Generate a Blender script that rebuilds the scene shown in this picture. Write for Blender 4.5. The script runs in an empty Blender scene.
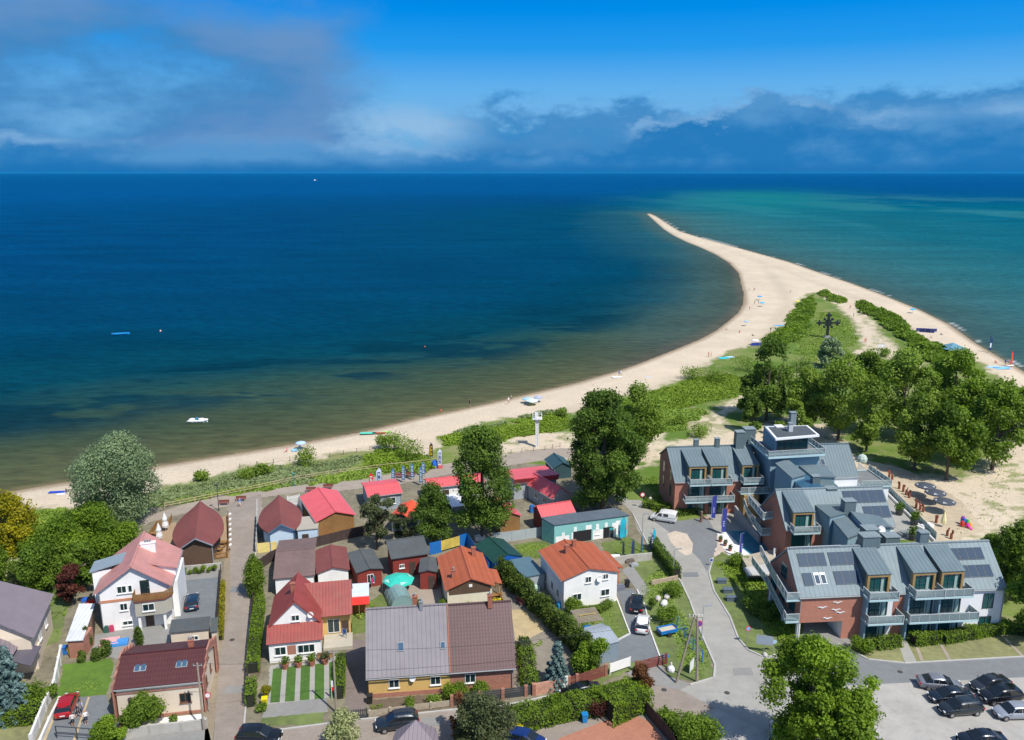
import bpy, math, random
import numpy as np
from mathutils import Vector, Matrix

C = bpy.context.scene
col = C.collection
rnd = random.Random(7)
R = math.radians

# ------------------------------------------------------------------ camera, world, sun, exposure
CAMH, FPX = 57.0, 820.0
PITCH = math.atan(198.0 / FPX)
cd = bpy.data.cameras.new('camera')
cam = bpy.data.objects.new('camera', cd)
col.objects.link(cam)
cam.location = (0, 0, CAMH)
cam.rotation_euler = (math.pi / 2 - PITCH, 0, 0)
cd.sensor_width = 36.0
cd.lens = FPX / 1024 * 36.0
cd.clip_start = 1.0
cd.clip_end = 120000.0
C.camera = cam
C.view_settings.view_transform = 'Standard'
C.view_settings.look = 'None'
C.view_settings.gamma = 1.0
C.view_settings.use_curve_mapping = False
C.view_settings.exposure = 0.08

SUN_EL = R(55)
SUN_DIR = Vector((0.67 * math.cos(SUN_EL), -0.742 * math.cos(SUN_EL), math.sin(SUN_EL))).normalized()  # towards the sun
sd = bpy.data.lights.new('sun', 'SUN')
sd.energy = 4.9
sd.angle = R(0.53)
sd.color = (1.0, 0.955, 0.88)
so = bpy.data.objects.new('sun', sd)
col.objects.link(so)
so.location = (0, 0, 300)
so.rotation_euler = SUN_DIR.to_track_quat('Z', 'Y').to_euler()

def lin(r, g, b):
    f = lambda c: (c / 255 / 12.92) if c / 255 <= 0.04045 else ((c / 255 + 0.055) / 1.055) ** 2.4
    return (f(r), f(g), f(b), 1.0)

world = bpy.data.worlds.new('World')
C.world = world
world.use_nodes = True
wn, wl = world.node_tree.nodes, world.node_tree.links
wn.clear()
STR = 0.148
out = wn.new('ShaderNodeOutputWorld')
bg = wn.new('ShaderNodeBackground')
bg.inputs[1].default_value = STR
wl.new(bg.outputs[0], out.inputs[0])
sky = wn.new('ShaderNodeTexSky')
sky.sky_type = 'NISHITA'
sky.sun_disc = False
sky.sun_elevation = SUN_EL
sky.sun_rotation = math.atan2(SUN_DIR.x, SUN_DIR.y)
sky.altitude = 50
sky.air_density = 1.0
sky.dust_density = 0.5
sky.ozone_density = 2.0
tc = wn.new('ShaderNodeTexCoord')
sep = wn.new('ShaderNodeSeparateXYZ')
wl.new(tc.outputs['Generated'], sep.inputs[0])
def wmath(op, a, b=None, clamp=False):
    n = wn.new('ShaderNodeMath'); n.operation = op; n.use_clamp = clamp
    for i, v in enumerate((a, b)):
        if v is None: continue
        if isinstance(v, (int, float)): n.inputs[i].default_value = v
        else: wl.new(v, n.inputs[i])
    return n.outputs[0]
def wmap(v, a, b, c=0.0, d=1.0):
    n = wn.new('ShaderNodeMapRange'); n.interpolation_type = 'SMOOTHSTEP'
    wl.new(v, n.inputs[0])
    for i, q in enumerate((a, b, c, d)): n.inputs[i + 1].default_value = q
    return n.outputs[0]
def wmix(f, a, b):
    n = wn.new('ShaderNodeMix'); n.data_type = 'RGBA'
    if isinstance(f, (int, float)): n.inputs[0].default_value = f
    else: wl.new(f, n.inputs[0])
    for i, v in ((6, a), (7, b)):
        if isinstance(v, tuple): n.inputs[i].default_value = v
        else: wl.new(v, n.inputs[i])
    return n.outputs[2]
def wnoise(sx, sy, scale, detail, seed, rough=0.6):
    m = wn.new('ShaderNodeCombineXYZ')
    wl.new(wmath('MULTIPLY', azi, sx), m.inputs[0])
    wl.new(wmath('MULTIPLY', sep.outputs[2], sy), m.inputs[1])
    m.inputs[2].default_value = seed
    n = wn.new('ShaderNodeTexNoise'); n.inputs['Scale'].default_value = scale
    n.inputs['Detail'].default_value = detail; n.inputs['Roughness'].default_value = rough
    wl.new(m.outputs[0], n.inputs['Vector'])
    return n.outputs['Fac']
azi = wmath('ARCTAN2', sep.outputs[0], sep.outputs[1])
Zs = sep.outputs[2]
rampn = wn.new('ShaderNodeValToRGB')
wl.new(wmath('MULTIPLY', Zs, 4.0), rampn.inputs[0])
e = rampn.color_ramp.elements
stops = [(0.0, (92, 160, 212)), (0.22, (118, 180, 228)), (0.38, (98, 176, 236)), (0.54, (40, 154, 236)), (0.70, (0, 140, 232)), (1.0, (0, 112, 212))]
e[0].position, e[0].color = stops[0][0], lin(*stops[0][1])
e[1].position, e[1].color = stops[-1][0], lin(*stops[-1][1])
for p_, c_ in stops[1:-1]:
    q_ = e.new(p_); q_.color = lin(*c_)
clear = rampn.outputs[0]
# wispy light patches, the mauve-grey cloud on the left, dark lumps and the low fog bank over the sea
n_big = wnoise(3.6, 7.0, 1.6, 6, 3.1)
n_fine = wnoise(9.0, 17.0, 1.7, 8, 9.7, 0.60)
n_soft = wnoise(3.2, 8.0, 1.0, 4, 5.0)
left = wmath('MULTIPLY', wmap(wmath('ADD', azi, wmath('MULTIPLY', n_fine, 0.12)), -0.07, -0.17), wmap(wmath('ADD', Zs, wmath('MULTIPLY', n_big, 0.10)), 0.25, 0.19))
left = wmath('MULTIPLY', left, wmap(wmath('ADD', n_soft, wmath('MULTIPLY', n_fine, 0.35)), 0.36, 0.66))
leftcol = wmix(wmap(n_soft, 0.38, 0.62), lin(64, 134, 194), lin(100, 146, 198))
c1 = wmix(left, clear, leftcol)
wisp = wmath('MULTIPLY', wmap(Zs, 0.09, 0.05), wmap(n_fine, 0.38, 0.62))
wisp = wmath('MULTIPLY', wisp, wmap(azi, -0.24, -0.14))
c1 = wmix(wmath('MULTIPLY', wisp, 0.75), c1, lin(150, 190, 226))
lump = wmath('MULTIPLY', wmap(wmath('SUBTRACT', wmath('MULTIPLY', n_fine, 0.16), Zs), -0.012, 0.022), wmap(azi, -0.1, 0.0))
lump = wmath('MULTIPLY', lump, wmap(Zs, 0.105, 0.08))
c2 = wmix(wmath('MULTIPLY', lump, 0.78), c1, lin(34, 126, 192))
hump = wmath('MULTIPLY', wmap(azi, 0.08, 0.26), wmap(azi, 0.42, 0.28))
bank_top = wmath('ADD', wmath('MULTIPLY', n_fine, 0.055), wmap(azi, 0.15, 0.58, 0.006, 0.040))
bank_top = wmath('ADD', bank_top, wmath('MULTIPLY', wmath('MULTIPLY', hump, n_fine), 0.085))
bank = wmap(wmath('SUBTRACT', bank_top, Zs), -0.008, 0.016)
bankcol = wmix(wmap(wmath('ADD', n_soft, wmath('MULTIPLY', n_fine, 0.5)), 0.62, 0.88), lin(32, 120, 186), lin(84, 150, 206))
edge = wmath('MULTIPLY', wmath('MULTIPLY', bank, wmath('SUBTRACT', 1.0, bank)), wmap(n_big, 0.4, 0.62, 0.3, 2.4))
c3 = wmix(wmath('MULTIPLY', bank, 0.88), c2, bankcol)
c3 = wmix(edge, c3, lin(138, 184, 226))
c3 = wmix(wmap(Zs, 0.016, 0.001, 0.0, 0.85), c3, lin(26, 114, 180))
sc = wn.new('ShaderNodeVectorMath'); sc.operation = 'SCALE'
wl.new(c3, sc.inputs[0]); sc.inputs['Scale'].default_value = 0.95 / STR
hi = wmap(Zs, 0.24, 0.42)
fin = wmix(hi, sc.outputs[0], sky.outputs[0])
wl.new(fin, bg.inputs[0])

# ------------------------------------------------------------------ projection of photo measurements on to real planes
_c, _s = math.cos(PITCH), math.sin(PITCH)
def ray(px, py):
    u = (px - 512) / FPX; v = (py - 370) / FPX
    return (u, _c - v * _s, -_s - v * _c)
def G(px, py, z=0.0):
    d = ray(px, py); t = (z - CAMH) / d[2]
    return Vector((d[0] * t, d[1] * t, z))
def hgt(base, topy):
    p = G(*base); d = ray(base[0], topy)
    return CAMH + d[2] * p.y / d[1]
def ppm(py):                      # pixels per metre across at that ground row
    return ((py - 370) * _c + FPX * _s) / CAMH

# ------------------------------------------------------------------ materials
_M = {}
def _nt(name):
    m = bpy.data.materials.new(name); m.use_nodes = True
    nt = m.node_tree; b = nt.nodes['Principled BSDF']
    return m, nt, b
def N(nt, t, **kw):
    n = nt.nodes.new(t)
    for k, v in kw.items(): setattr(n, k, v)
    return n
def mat(name, c, rough=0.7, var=0.12, scale=1.2, bump=0.0, metal=0.0, spec=0.5, pat=None, pitch=0.5, dark=0.7, dist=0.02, stain=0.0, coat=0.0):
    """procedural surface: base colour with two scales of noise; pat = seamX/seamY/tileX/tileY/plankX/plankY/brick/blocks"""
    if name in _M: return _M[name]
    m, nt, b = _nt(name)
    L = nt.links
    t = N(nt, 'ShaderNodeTexCoord')
    n1 = N(nt, 'ShaderNodeTexNoise'); n1.inputs['Scale'].default_value = scale; n1.inputs['Detail'].default_value = 6
    L.new(t.outputs['Object'], n1.inputs['Vector'])
    n2 = N(nt, 'ShaderNodeTexNoise'); n2.inputs['Scale'].default_value = scale * 0.17; n2.inputs['Detail'].default_value = 3
    L.new(t.outputs['Object'], n2.inputs['Vector'])
    ad = N(nt, 'ShaderNodeMath', operation='ADD'); L.new(n1.outputs[0], ad.inputs[0]); L.new(n2.outputs[0], ad.inputs[1])
    mr = N(nt, 'ShaderNodeMapRange'); L.new(ad.outputs[0], mr.inputs[0])
    mr.inputs[1].default_value = 0.65; mr.inputs[2].default_value = 1.35
    mr.inputs[3].default_value = 1 - var; mr.inputs[4].default_value = 1 + var
    cm = N(nt, 'ShaderNodeVectorMath', operation='SCALE'); cm.inputs[0].default_value = c[:3]
    L.new(mr.outputs[0], cm.inputs['Scale'])
    cur = cm.outputs[0]; h = None
    if stain > 0:
        n3 = N(nt, 'ShaderNodeTexNoise'); n3.inputs['Scale'].default_value = 0.55; n3.inputs['Detail'].default_value = 8; n3.inputs['Roughness'].default_value = 0.7
        mp = N(nt, 'ShaderNodeMapping'); mp.inputs['Scale'].default_value = (1.6, 1.6, 0.5); L.new(t.outputs['Object'], mp.inputs[0]); L.new(mp.outputs[0], n3.inputs['Vector'])
        r3 = N(nt, 'ShaderNodeMapRange'); L.new(n3.outputs[0], r3.inputs[0]); r3.inputs[1].default_value = 0.5; r3.inputs[2].default_value = 0.72; r3.inputs[3].default_value = 0; r3.inputs[4].default_value = stain
        mx = N(nt, 'ShaderNodeMix', data_type='RGBA'); L.new(r3.outputs[0], mx.inputs[0]); L.new(cur, mx.inputs[6]); mx.inputs[7].default_value = (0.16, 0.13, 0.10, 1)
        cur = mx.outputs[2]
    if pat and pat[:4] in ('seam', 'tile', 'plan'):
        ax = pat[-1]
        w = N(nt, 'ShaderNodeTexWave', wave_type='BANDS', bands_direction=ax, wave_profile='SIN')
        w.inputs['Scale'].default_value = 0.314 / pitch; w.inputs['Distortion'].default_value = 0
        L.new(t.outputs['Object'], w.inputs['Vector'])
        r = N(nt, 'ShaderNodeMapRange'); L.new(w.outputs['Fac'], r.inputs[0])
        if pat[:4] == 'tile': r.inputs[1].default_value, r.inputs[2].default_value = 0.0, 1.0
        else: r.inputs[1].default_value, r.inputs[2].default_value = (0.80, 1.0)
        r.inputs[3].default_value, r.inputs[4].default_value = 1.0, 0.0
        h = r.outputs[0]
        if pat[:4] == 'tile':
            w2 = N(nt, 'ShaderNodeTexWave', wave_type='BANDS', bands_direction='Z', wave_profile='SAW')
            w2.inputs['Scale'].default_value = 0.314 / (pitch * 0.9); L.new(t.outputs['Object'], w2.inputs['Vector'])
            mm = N(nt, 'ShaderNodeMath', operation='MULTIPLY_ADD'); L.new(w2.outputs['Fac'], mm.inputs[0]); mm.inputs[1].default_value = 0.9; L.new(h, mm.inputs[2])
            mq = N(nt, 'ShaderNodeMapRange'); L.new(mm.outputs[0], mq.inputs[0]); mq.inputs[1].default_value = 0; mq.inputs[2].default_value = 1.9
            h = mq.outputs[0]
        dk = N(nt, 'ShaderNodeMapRange'); L.new(h, dk.inputs[0]); dk.inputs[3].default_value = dark; dk.inputs[4].default_value = 1.0
        sc_ = N(nt, 'ShaderNodeVectorMath', operation='SCALE'); L.new(cur, sc_.inputs[0]); L.new(dk.outputs[0], sc_.inputs['Scale'])
        cur = sc_.outputs[0]
    if pat in ('brick', 'blocks'):
        br = N(nt, 'ShaderNodeTexBrick')
        if pat == 'brick':
            sx = N(nt, 'ShaderNodeSeparateXYZ'); L.new(t.outputs['Object'], sx.inputs[0])
            a_ = N(nt, 'ShaderNodeMath', operation='ADD'); L.new(sx.outputs[0], a_.inputs[0]); L.new(sx.outputs[1], a_.inputs[1])
            cb = N(nt, 'ShaderNodeCombineXYZ'); L.new(a_.outputs[0], cb.inputs[0]); L.new(sx.outputs[2], cb.inputs[1])
            L.new(cb.outputs[0], br.inputs['Vector'])
        else:
            L.new(t.outputs['Object'], br.inputs['Vector'])
        br.inputs['Scale'].default_value = 1.0
        br.inputs['Brick Width'].default_value = pitch; br.inputs['Row Height'].default_value = pitch * 0.5
        br.inputs['Mortar Size'].default_value = pitch * 0.05
        br.inputs['Color1'].default_value = (1, 1, 1, 1); br.inputs['Color2'].default_value = (dark, dark, dark, 1)
        br.inputs['Mortar'].default_value = (1.25, 1.25, 1.25, 1) if pat == 'brick' else (0.88, 0.88, 0.88, 1)
        mu = N(nt, 'ShaderNodeVectorMath', operation='MULTIPLY'); L.new(cur, mu.inputs[0]); L.new(br.outputs['Color'], mu.inputs[1])
        cur = mu.outputs[0]
    L.new(cur, b.inputs['Base Color'])
    b.inputs['Roughness'].default_value = rough
    b.inputs['Metallic'].default_value = metal
    b.inputs['Specular IOR Level'].default_value = spec
    if coat: b.inputs['Coat Weight'].default_value = coat; b.inputs['Coat Roughness'].default_value = 0.04
    if h is not None or bump > 0:
        bp = N(nt, 'ShaderNodeBump'); bp.inputs['Strength'].default_value = max(bump, 0.5); bp.inputs['Distance'].default_value = dist
        L.new(h if h is not None else n1.outputs[0], bp.inputs['Height'])
        L.new(bp.outputs[0], b.inputs['Normal'])
    _M[name] = m
    return m
def glass(name='window glass', c=(0.012, 0.03, 0.035)):
    if name in _M: return _M[name]
    m, nt, b = _nt(name)
    b.inputs['Base Color'].default_value = (*c, 1); b.inputs['Roughness'].default_value = 0.06; b.inputs['Specular IOR Level'].default_value = 0.8
    _M[name] = m; return m
def clear_glass():
    if 'railing glass' in _M: return _M['railing glass']
    m, nt, b = _nt('railing glass')
    nt.nodes.remove(b)
    o = nt.nodes['Material Output']
    tr = N(nt, 'ShaderNodeBsdfTransparent'); tr.inputs[0].default_value = (0.86, 0.94, 0.94, 1)
    gl = N(nt, 'ShaderNodeBsdfGlossy'); gl.inputs['Roughness'].default_value = 0.05
    fr = N(nt, 'ShaderNodeFresnel'); fr.inputs[0].default_value = 1.5
    mx = N(nt, 'ShaderNodeMixShader'); nt.links.new(fr.outputs[0], mx.inputs[0]); nt.links.new(tr.outputs[0], mx.inputs[1]); nt.links.new(gl.outputs[0], mx.inputs[2])
    nt.links.new(mx.outputs[0], o.inputs[0])
    dd = N(nt, 'ShaderNodeBsdfDiffuse'); dd.inputs[0].default_value = (.55, .68, .68, 1); m2_ = N(nt, 'ShaderNodeMixShader'); m2_.inputs[0].default_value = .28  # milky diffuse share stands in for sky reflected in the panes
    nt.links.new(mx.outputs[0], m2_.inputs[1]); nt.links.new(dd.outputs[0], m2_.inputs[2]); nt.links.new(m2_.outputs[0], o.inputs[0])
    _M['railing glass'] = m; return m
def leafmat(name, dark_, light_, trans=0.42, rough=0.6):
    if name in _M: return _M[name]
    m, nt, b = _nt(name); L = nt.links
    at = N(nt, 'ShaderNodeAttribute'); at.attribute_name = 'var'
    mx = N(nt, 'ShaderNodeMix', data_type='RGBA'); L.new(at.outputs['Fac'], mx.inputs[0])
    mx.inputs[6].default_value = (*dark_, 1); mx.inputs[7].default_value = (*light_, 1)
    L.new(mx.outputs[2], b.inputs['Base Color']); b.inputs['Roughness'].default_value = rough; b.inputs['Specular IOR Level'].default_value = 0.25
    tl = N(nt, 'ShaderNodeBsdfTranslucent')
    hs = N(nt, 'ShaderNodeHueSaturation'); hs.inputs['Value'].default_value = 1.25; hs.inputs['Saturation'].default_value = 1.1; L.new(mx.outputs[2], hs.inputs['Color']); L.new(hs.outputs[0], tl.inputs[0])
    ms = N(nt, 'ShaderNodeMixShader'); ms.inputs[0].default_value = trans
    L.new(b.outputs[0], ms.inputs[1]); L.new(tl.outputs[0], ms.inputs[2]); L.new(ms.outputs[0], nt.nodes['Material Output'].inputs[0])
    _M[name] = m; return m

# ------------------------------------------------------------------ mesh building
class MB:
    def __init__(s): s.v = []; s.f = []
    def add(s, vs, fs):
        k = len(s.v); s.v += [tuple(p) for p in vs]; s.f += [tuple(i + k for i in f) for f in fs]; return s
    def box(s, x0, x1, y0, y1, z0, z1):
        return s.add([(x0, y0, z0), (x1, y0, z0), (x1, y1, z0), (x0, y1, z0), (x0, y0, z1), (x1, y0, z1), (x1, y1, z1), (x0, y1, z1)],
                     [(3, 2, 1, 0), (4, 5, 6, 7), (0, 1, 5, 4), (1, 2, 6, 5), (2, 3, 7, 6), (3, 0, 4, 7)])
    def obox(s, p, ux, uy, uz):         # oriented box: centre p, half vectors
        p, ux, uy, uz = map(Vector, (p, ux, uy, uz)); q = []
        for sz in (-1, 1):
            for sx, sy in ((-1, -1), (1, -1), (1, 1), (-1, 1)): q.append(p + ux * sx + uy * sy + uz * sz)
        return s.add(q, [(3, 2, 1, 0), (4, 5, 6, 7), (0, 1, 5, 4), (1, 2, 6, 5), (2, 3, 7, 6), (3, 0, 4, 7)])
    def bar(s, a, b, r, r2=None):
        return s.cyl(a, b, r, r if r2 is None else r2, 4)
    def cyl(s, a, b, r0, r1=None, n=8, caps=True):
        a, b = Vector(a), Vector(b); r1 = r0 if r1 is None else r1
        d = (b - a).normalized(); x = d.orthogonal().normalized(); y = d.cross(x)
        if n == 4 and abs(d.z) > .99: x, y = Vector((.7071, .7071, 0)), Vector((-.7071, .7071, 0)) * (1 if d.z > 0 else -1)
        vs = [a + (x * math.cos(t) + y * math.sin(t)) * r0 for t in [2 * math.pi * i / n for i in range(n)]] + \
             [b + (x * math.cos(t) + y * math.sin(t)) * r1 for t in [2 * math.pi * i / n for i in range(n)]]
        fs = [(i, (i + 1) % n, n + (i + 1) % n, n + i) for i in range(n)]
        if caps: fs += [tuple(range(n - 1, -1, -1)), tuple(range(n, 2 * n))]
        return s.add(vs, fs)
    def prism(s, poly, z0, z1):
        poly = [(p[0], p[1]) for p in poly]
        ar = sum(poly[i][0] * poly[(i + 1) % len(poly)][1] - poly[(i + 1) % len(poly)][0] * poly[i][1] for i in range(len(poly)))
        if ar < 0: poly = poly[::-1]
        n = len(poly)
        return s.add([(x, y, z0) for x, y in poly] + [(x, y, z1) for x, y in poly],
                     [tuple(range(n - 1, -1, -1)), tuple(range(n, 2 * n))] + [(i, (i + 1) % n, n + (i + 1) % n, n + i) for i in range(n)])
    def slab(s, pts, th):                # planar polygon thickened downwards along its normal
        pts = [Vector(p) for p in pts]; n = (pts[1] - pts[0]).cross(pts[2] - pts[0]).normalized()
        if n.z < 0: pts = pts[::-1]; n = -n
        k = len(pts); lo = [p - n * th for p in pts]
        return s.add(lo + pts, [tuple(range(k - 1, -1, -1)), tuple(range(k, 2 * k))] + [(i, (i + 1) % k, k + (i + 1) % k, k + i) for i in range(k)])
    def ext(s, pts, d):                  # polygon extruded along vector d
        pts = [Vector(p) for p in pts]; d = Vector(d); n = (pts[1] - pts[0]).cross(pts[2] - pts[0])
        if n.dot(d) < 0: pts = pts[::-1]
        k = len(pts)
        return s.add(pts + [p + d for p in pts], [tuple(range(k - 1, -1, -1)), tuple(range(k, 2 * k))] + [(i, (i + 1) % k, k + (i + 1) % k, k + i) for i in range(k)])
    def ball(s, c, rx, ry=None, rz=None, n=8, m=6):
        ry = rx if ry is None else ry; rz = rx if rz is None else rz
        vs = [(c[0], c[1], c[2] - rz)]
        for j in range(1, m):
            ph = -math.pi / 2 + math.pi * j / m
            for i in range(n):
                t = 2 * math.pi * i / n
                vs.append((c[0] + rx * math.cos(ph) * math.cos(t), c[1] + ry * math.cos(ph) * math.sin(t), c[2] + rz * math.sin(ph)))
        vs.append((c[0], c[1], c[2] + rz)); fs = []
        for i in range(n): fs.append((0, 1 + (i + 1) % n, 1 + i))
        for j in range(m - 2):
            for i in range(n):
                a = 1 + j * n; fs.append((a + i, a + (i + 1) % n, a + n + (i + 1) % n, a + n + i))
        a = 1 + (m - 2) * n
        for i in range(n): fs.append((a + i, a + (i + 1) % n, len(vs) - 1))
        return s.add(vs, fs)
    def loft(s, rings, cap=True):
        k = len(s.v); n = len(rings[0])
        for r_ in rings: s.v += [tuple(p) for p in r_]
        for j in range(len(rings) - 1):
            for i in range(n): s.f.append((k + j * n + i, k + j * n + (i + 1) % n, k + (j + 1) * n + (i + 1) % n, k + (j + 1) * n + i))
        if cap:
            s.f.append(tuple(k + i for i in range(n - 1, -1, -1))); s.f.append(tuple(k + (len(rings) - 1) * n + i for i in range(n)))
        return s
    def build(s, name, m, parent=None, smooth=False, bevel=0):
        me = bpy.data.meshes.new(name); me.from_pydata(s.v, [], s.f); me.update()
        me.materials.append(m)
        if smooth: me.polygons.foreach_set('use_smooth', [True] * len(me.polygons))
        o = bpy.data.objects.new(name, me); col.objects.link(o)
        if parent is not None: o.parent = parent
        if bevel:
            b = o.modifiers.new('bevel', 'BEVEL'); b.width = bevel; b.segments = 2; b.limit_method = 'ANGLE'
        return o
def tag(o, label=None, cat=None, group=None, kind=None):
    if label: o['label'] = label
    if cat: o['category'] = cat
    if group: o['group'] = group
    if kind: o['kind'] = kind
    return o
def thing(name, label, cat, loc=(0, 0, 0), rz=0.0, group=None):
    o = bpy.data.objects.new(name, None); col.objects.link(o)
    o.location = loc; o.rotation_euler = (0, 0, rz); o.empty_display_size = 0.5
    return tag(o, label, cat, group)
def dup(root, loc, rz, label=None, group=None):
    r = root.copy(); col.objects.link(r); r.location = loc; r.rotation_euler = (0, 0, rz)
    if label: r['label'] = label
    if group: r['group'] = group
    for ch in list(root.children):
        c = ch.copy(); col.objects.link(c); c.parent = r
        for g in ch.children:
            d = g.copy(); col.objects.link(d); d.parent = c
    return r
def sheet(name, pts, z, m, parent=None):
    mb = MB(); P = [(p[0], p[1]) for p in pts]
    ar = sum(P[i][0] * P[(i + 1) % len(P)][1] - P[(i + 1) % len(P)][0] * P[i][1] for i in range(len(P)))
    if ar < 0: P = P[::-1]
    mb.add([(x, y, z) for x, y in P], [tuple(range(len(P)))])
    return mb.build(name, m, parent)
def gs(name, px, z, m, kind='structure', label=None):      # flat ground sheet from photo measurements
    P = [G(*p) for p in px]
    if name in ('lawn', 'verge', 'grass_strip', 'yard_ground', 'hotel_lawn', 'front_garden', 'gravel_bed', 'promenade_path', 'terrace_sand'):
        Q = []
        for a, b in zip(P, P[1:] + P[:1]):
            n = max(1, int((b - a).length / .45)); dv = Vector((a.y - b.y, b.x - a.x, 0)).normalized()
            for k in range(n): Q.append(a.lerp(b, k / n) + dv * (rnd.random() - .5) * (.34 if k else 0))
        P = Q
    o = sheet(name, P, z, m)
    tag(o, kind=kind)
    if label: o['label'] = label
    return o

def vnoise(x, y, scale, seed=0):
    """smooth value noise on numpy arrays, 0..1"""
    x = x / scale + seed * 17.3; y = y / scale - seed * 9.1
    xi = np.floor(x).astype(np.int64); yi = np.floor(y).astype(np.int64); fx = x - xi; fy = y - yi
    fx = fx * fx * (3 - 2 * fx); fy = fy * fy * (3 - 2 * fy)
    def h(a, b):
        n = (a * 374761393 + b * 668265263 + seed * 974711) & 0x7fffffff
        n = ((n ^ (n >> 13)) * 1274126177) & 0x7fffffff
        return ((n ^ (n >> 16)) & 0xffff) / 65535.0
    return (h(xi, yi) * (1 - fx) + h(xi + 1, yi) * fx) * (1 - fy) + (h(xi, yi + 1) * (1 - fx) + h(xi + 1, yi + 1) * fx) * fy
def fbm(x, y, scale, seed=0):
    return (vnoise(x, y, scale, seed) * 0.5 + vnoise(x, y, scale / 2.1, seed + 1) * 0.27 + vnoise(x, y, scale / 4.3, seed + 2) * 0.15 + vnoise(x, y, scale / 9, seed + 3) * 0.08)
def inpoly(x, y, poly):
    r = np.zeros(x.shape, bool); n = len(poly)
    for i in range(n):
        x0, y0 = poly[i][0], poly[i][1]; x1, y1 = poly[(i + 1) % n][0], poly[(i + 1) % n][1]
        if y0 == y1: continue
        c_ = ((y0 > y) != (y1 > y)) & (x < (x1 - x0) * (y - y0) / (y1 - y0) + x0)
        r ^= c_
    return r
def dist_poly(x, y, pts, closed=False):
    best = np.full(x.shape, 1e9); idx = np.zeros(x.shape, np.int32)
    n = len(pts)
    for i in range(n if closed else n - 1):
        ax, ay = pts[i][0], pts[i][1]; bx, by = pts[(i + 1) % n][0], pts[(i + 1) % n][1]
        dx, dy = bx - ax, by - ay; l2 = dx * dx + dy * dy + 1e-9
        t = np.clip(((x - ax) * dx + (y - ay) * dy) / l2, 0, 1)
        d = np.hypot(x - ax - t * dx, y - ay - t * dy)
        m_ = d < best; best[m_] = d[m_]; idx[m_] = i
    return best, idx
def smooth01(t):
    t = np.clip(t, 0, 1); return t * t * (3 - 2 * t)
def polar_grid(r0deg, r1deg, dstep, aspan, astep):
    ang = np.arange(-aspan, aspan + 1e-6, astep) * math.pi / 180
    dep = np.arange(r0deg, r1deg, -dstep) * math.pi / 180
    rr = CAMH / np.tan(dep)
    A, Rr = np.meshgrid(ang, rr)
    return Rr * np.sin(A), Rr * np.cos(A)
def grid_mesh(name, X, Y, Z, m, attrs, keep=None):
    nr, na = X.shape
    v = np.stack([X, Y, Z], -1).reshape(-1, 3).astype(np.float32)
    i = np.arange(nr * na).reshape(nr, na)
    q = np.stack([i[:-1, :-1], i[:-1, 1:], i[1:, 1:], i[1:, :-1]], -1).reshape(-1, 4)
    if keep is not None:
        kk = keep.reshape(-1); q = q[kk[q].any(1)]
        used = np.zeros(len(v), bool); used[q.reshape(-1)] = True
        new = np.cumsum(used) - 1; q = new[q]; v = v[used]
        attrs = {k: a.reshape(nr * na, -1)[used] for k, a in attrs.items()}
    me = bpy.data.meshes.new(name)
    me.vertices.add(len(v)); me.vertices.foreach_set('co', v.reshape(-1))
    me.loops.add(q.size); me.loops.foreach_set('vertex_index', q.reshape(-1).astype(np.int32))
    me.polygons.add(len(q)); me.polygons.foreach_set('loop_start', np.arange(0, q.size, 4, dtype=np.int32))
    me.polygons.foreach_set('use_smooth', np.ones(len(q), bool))
    me.update(); me.validate()
    for k, a in attrs.items():
        a = a.reshape(len(v), -1)
        c4 = np.ones((len(v), 4), np.float32); c4[:, :a.shape[1]] = a
        at = me.attributes.new(k, 'FLOAT_COLOR', 'POINT'); at.data.foreach_set('color', c4.reshape(-1))
    me.materials.append(m)
    o = bpy.data.objects.new(name, me); col.objects.link(o)
    return o

# ================================================================== SETTING: land, sea, roads
SEA = -0.45
shoreL = [(-420, 585), (-200, 528), (-60, 504), (0, 493), (82, 479.5), (160, 465.5), (256, 450), (310, 441), (365, 431), (415, 419), (490, 403), (520, 395.7), (575, 383), (620, 370), (640, 363), (677, 348.5),
          (700, 339), (715, 331), (728, 321), (738, 312.5), (743, 303), (743.5, 295), (741, 286), (739.5, 278), (738, 273), (728, 262.5), (715, 254.5), (700, 247.5), (685, 241.5), (672, 235), (663, 229), (653, 220), (646.5, 214)]
shoreR = [(649, 213), (656, 216), (664, 221), (673, 227), (681, 231.5), (697, 236.5), (715, 241.5), (752, 251.5), (790, 262), (827, 275), (850, 282.5), (880, 293.5), (921, 310), (951, 325), (977, 343.5), (1000, 357), (1024, 371), (1100, 418), (1250, 520), (1500, 700)]
SL = [G(x, y, SEA) for x, y in shoreL]; SR = [G(x, y, SEA) for x, y in shoreR]
LAND = [(-400, -200, 0)] + SL + SR + [(500, -200, 0)]
NL = len(SL)

def px_of(X, Y):
    Zc = Y * _c + CAMH * _s
    return 512 + FPX * X / np.maximum(Zc, 1.0)

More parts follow.
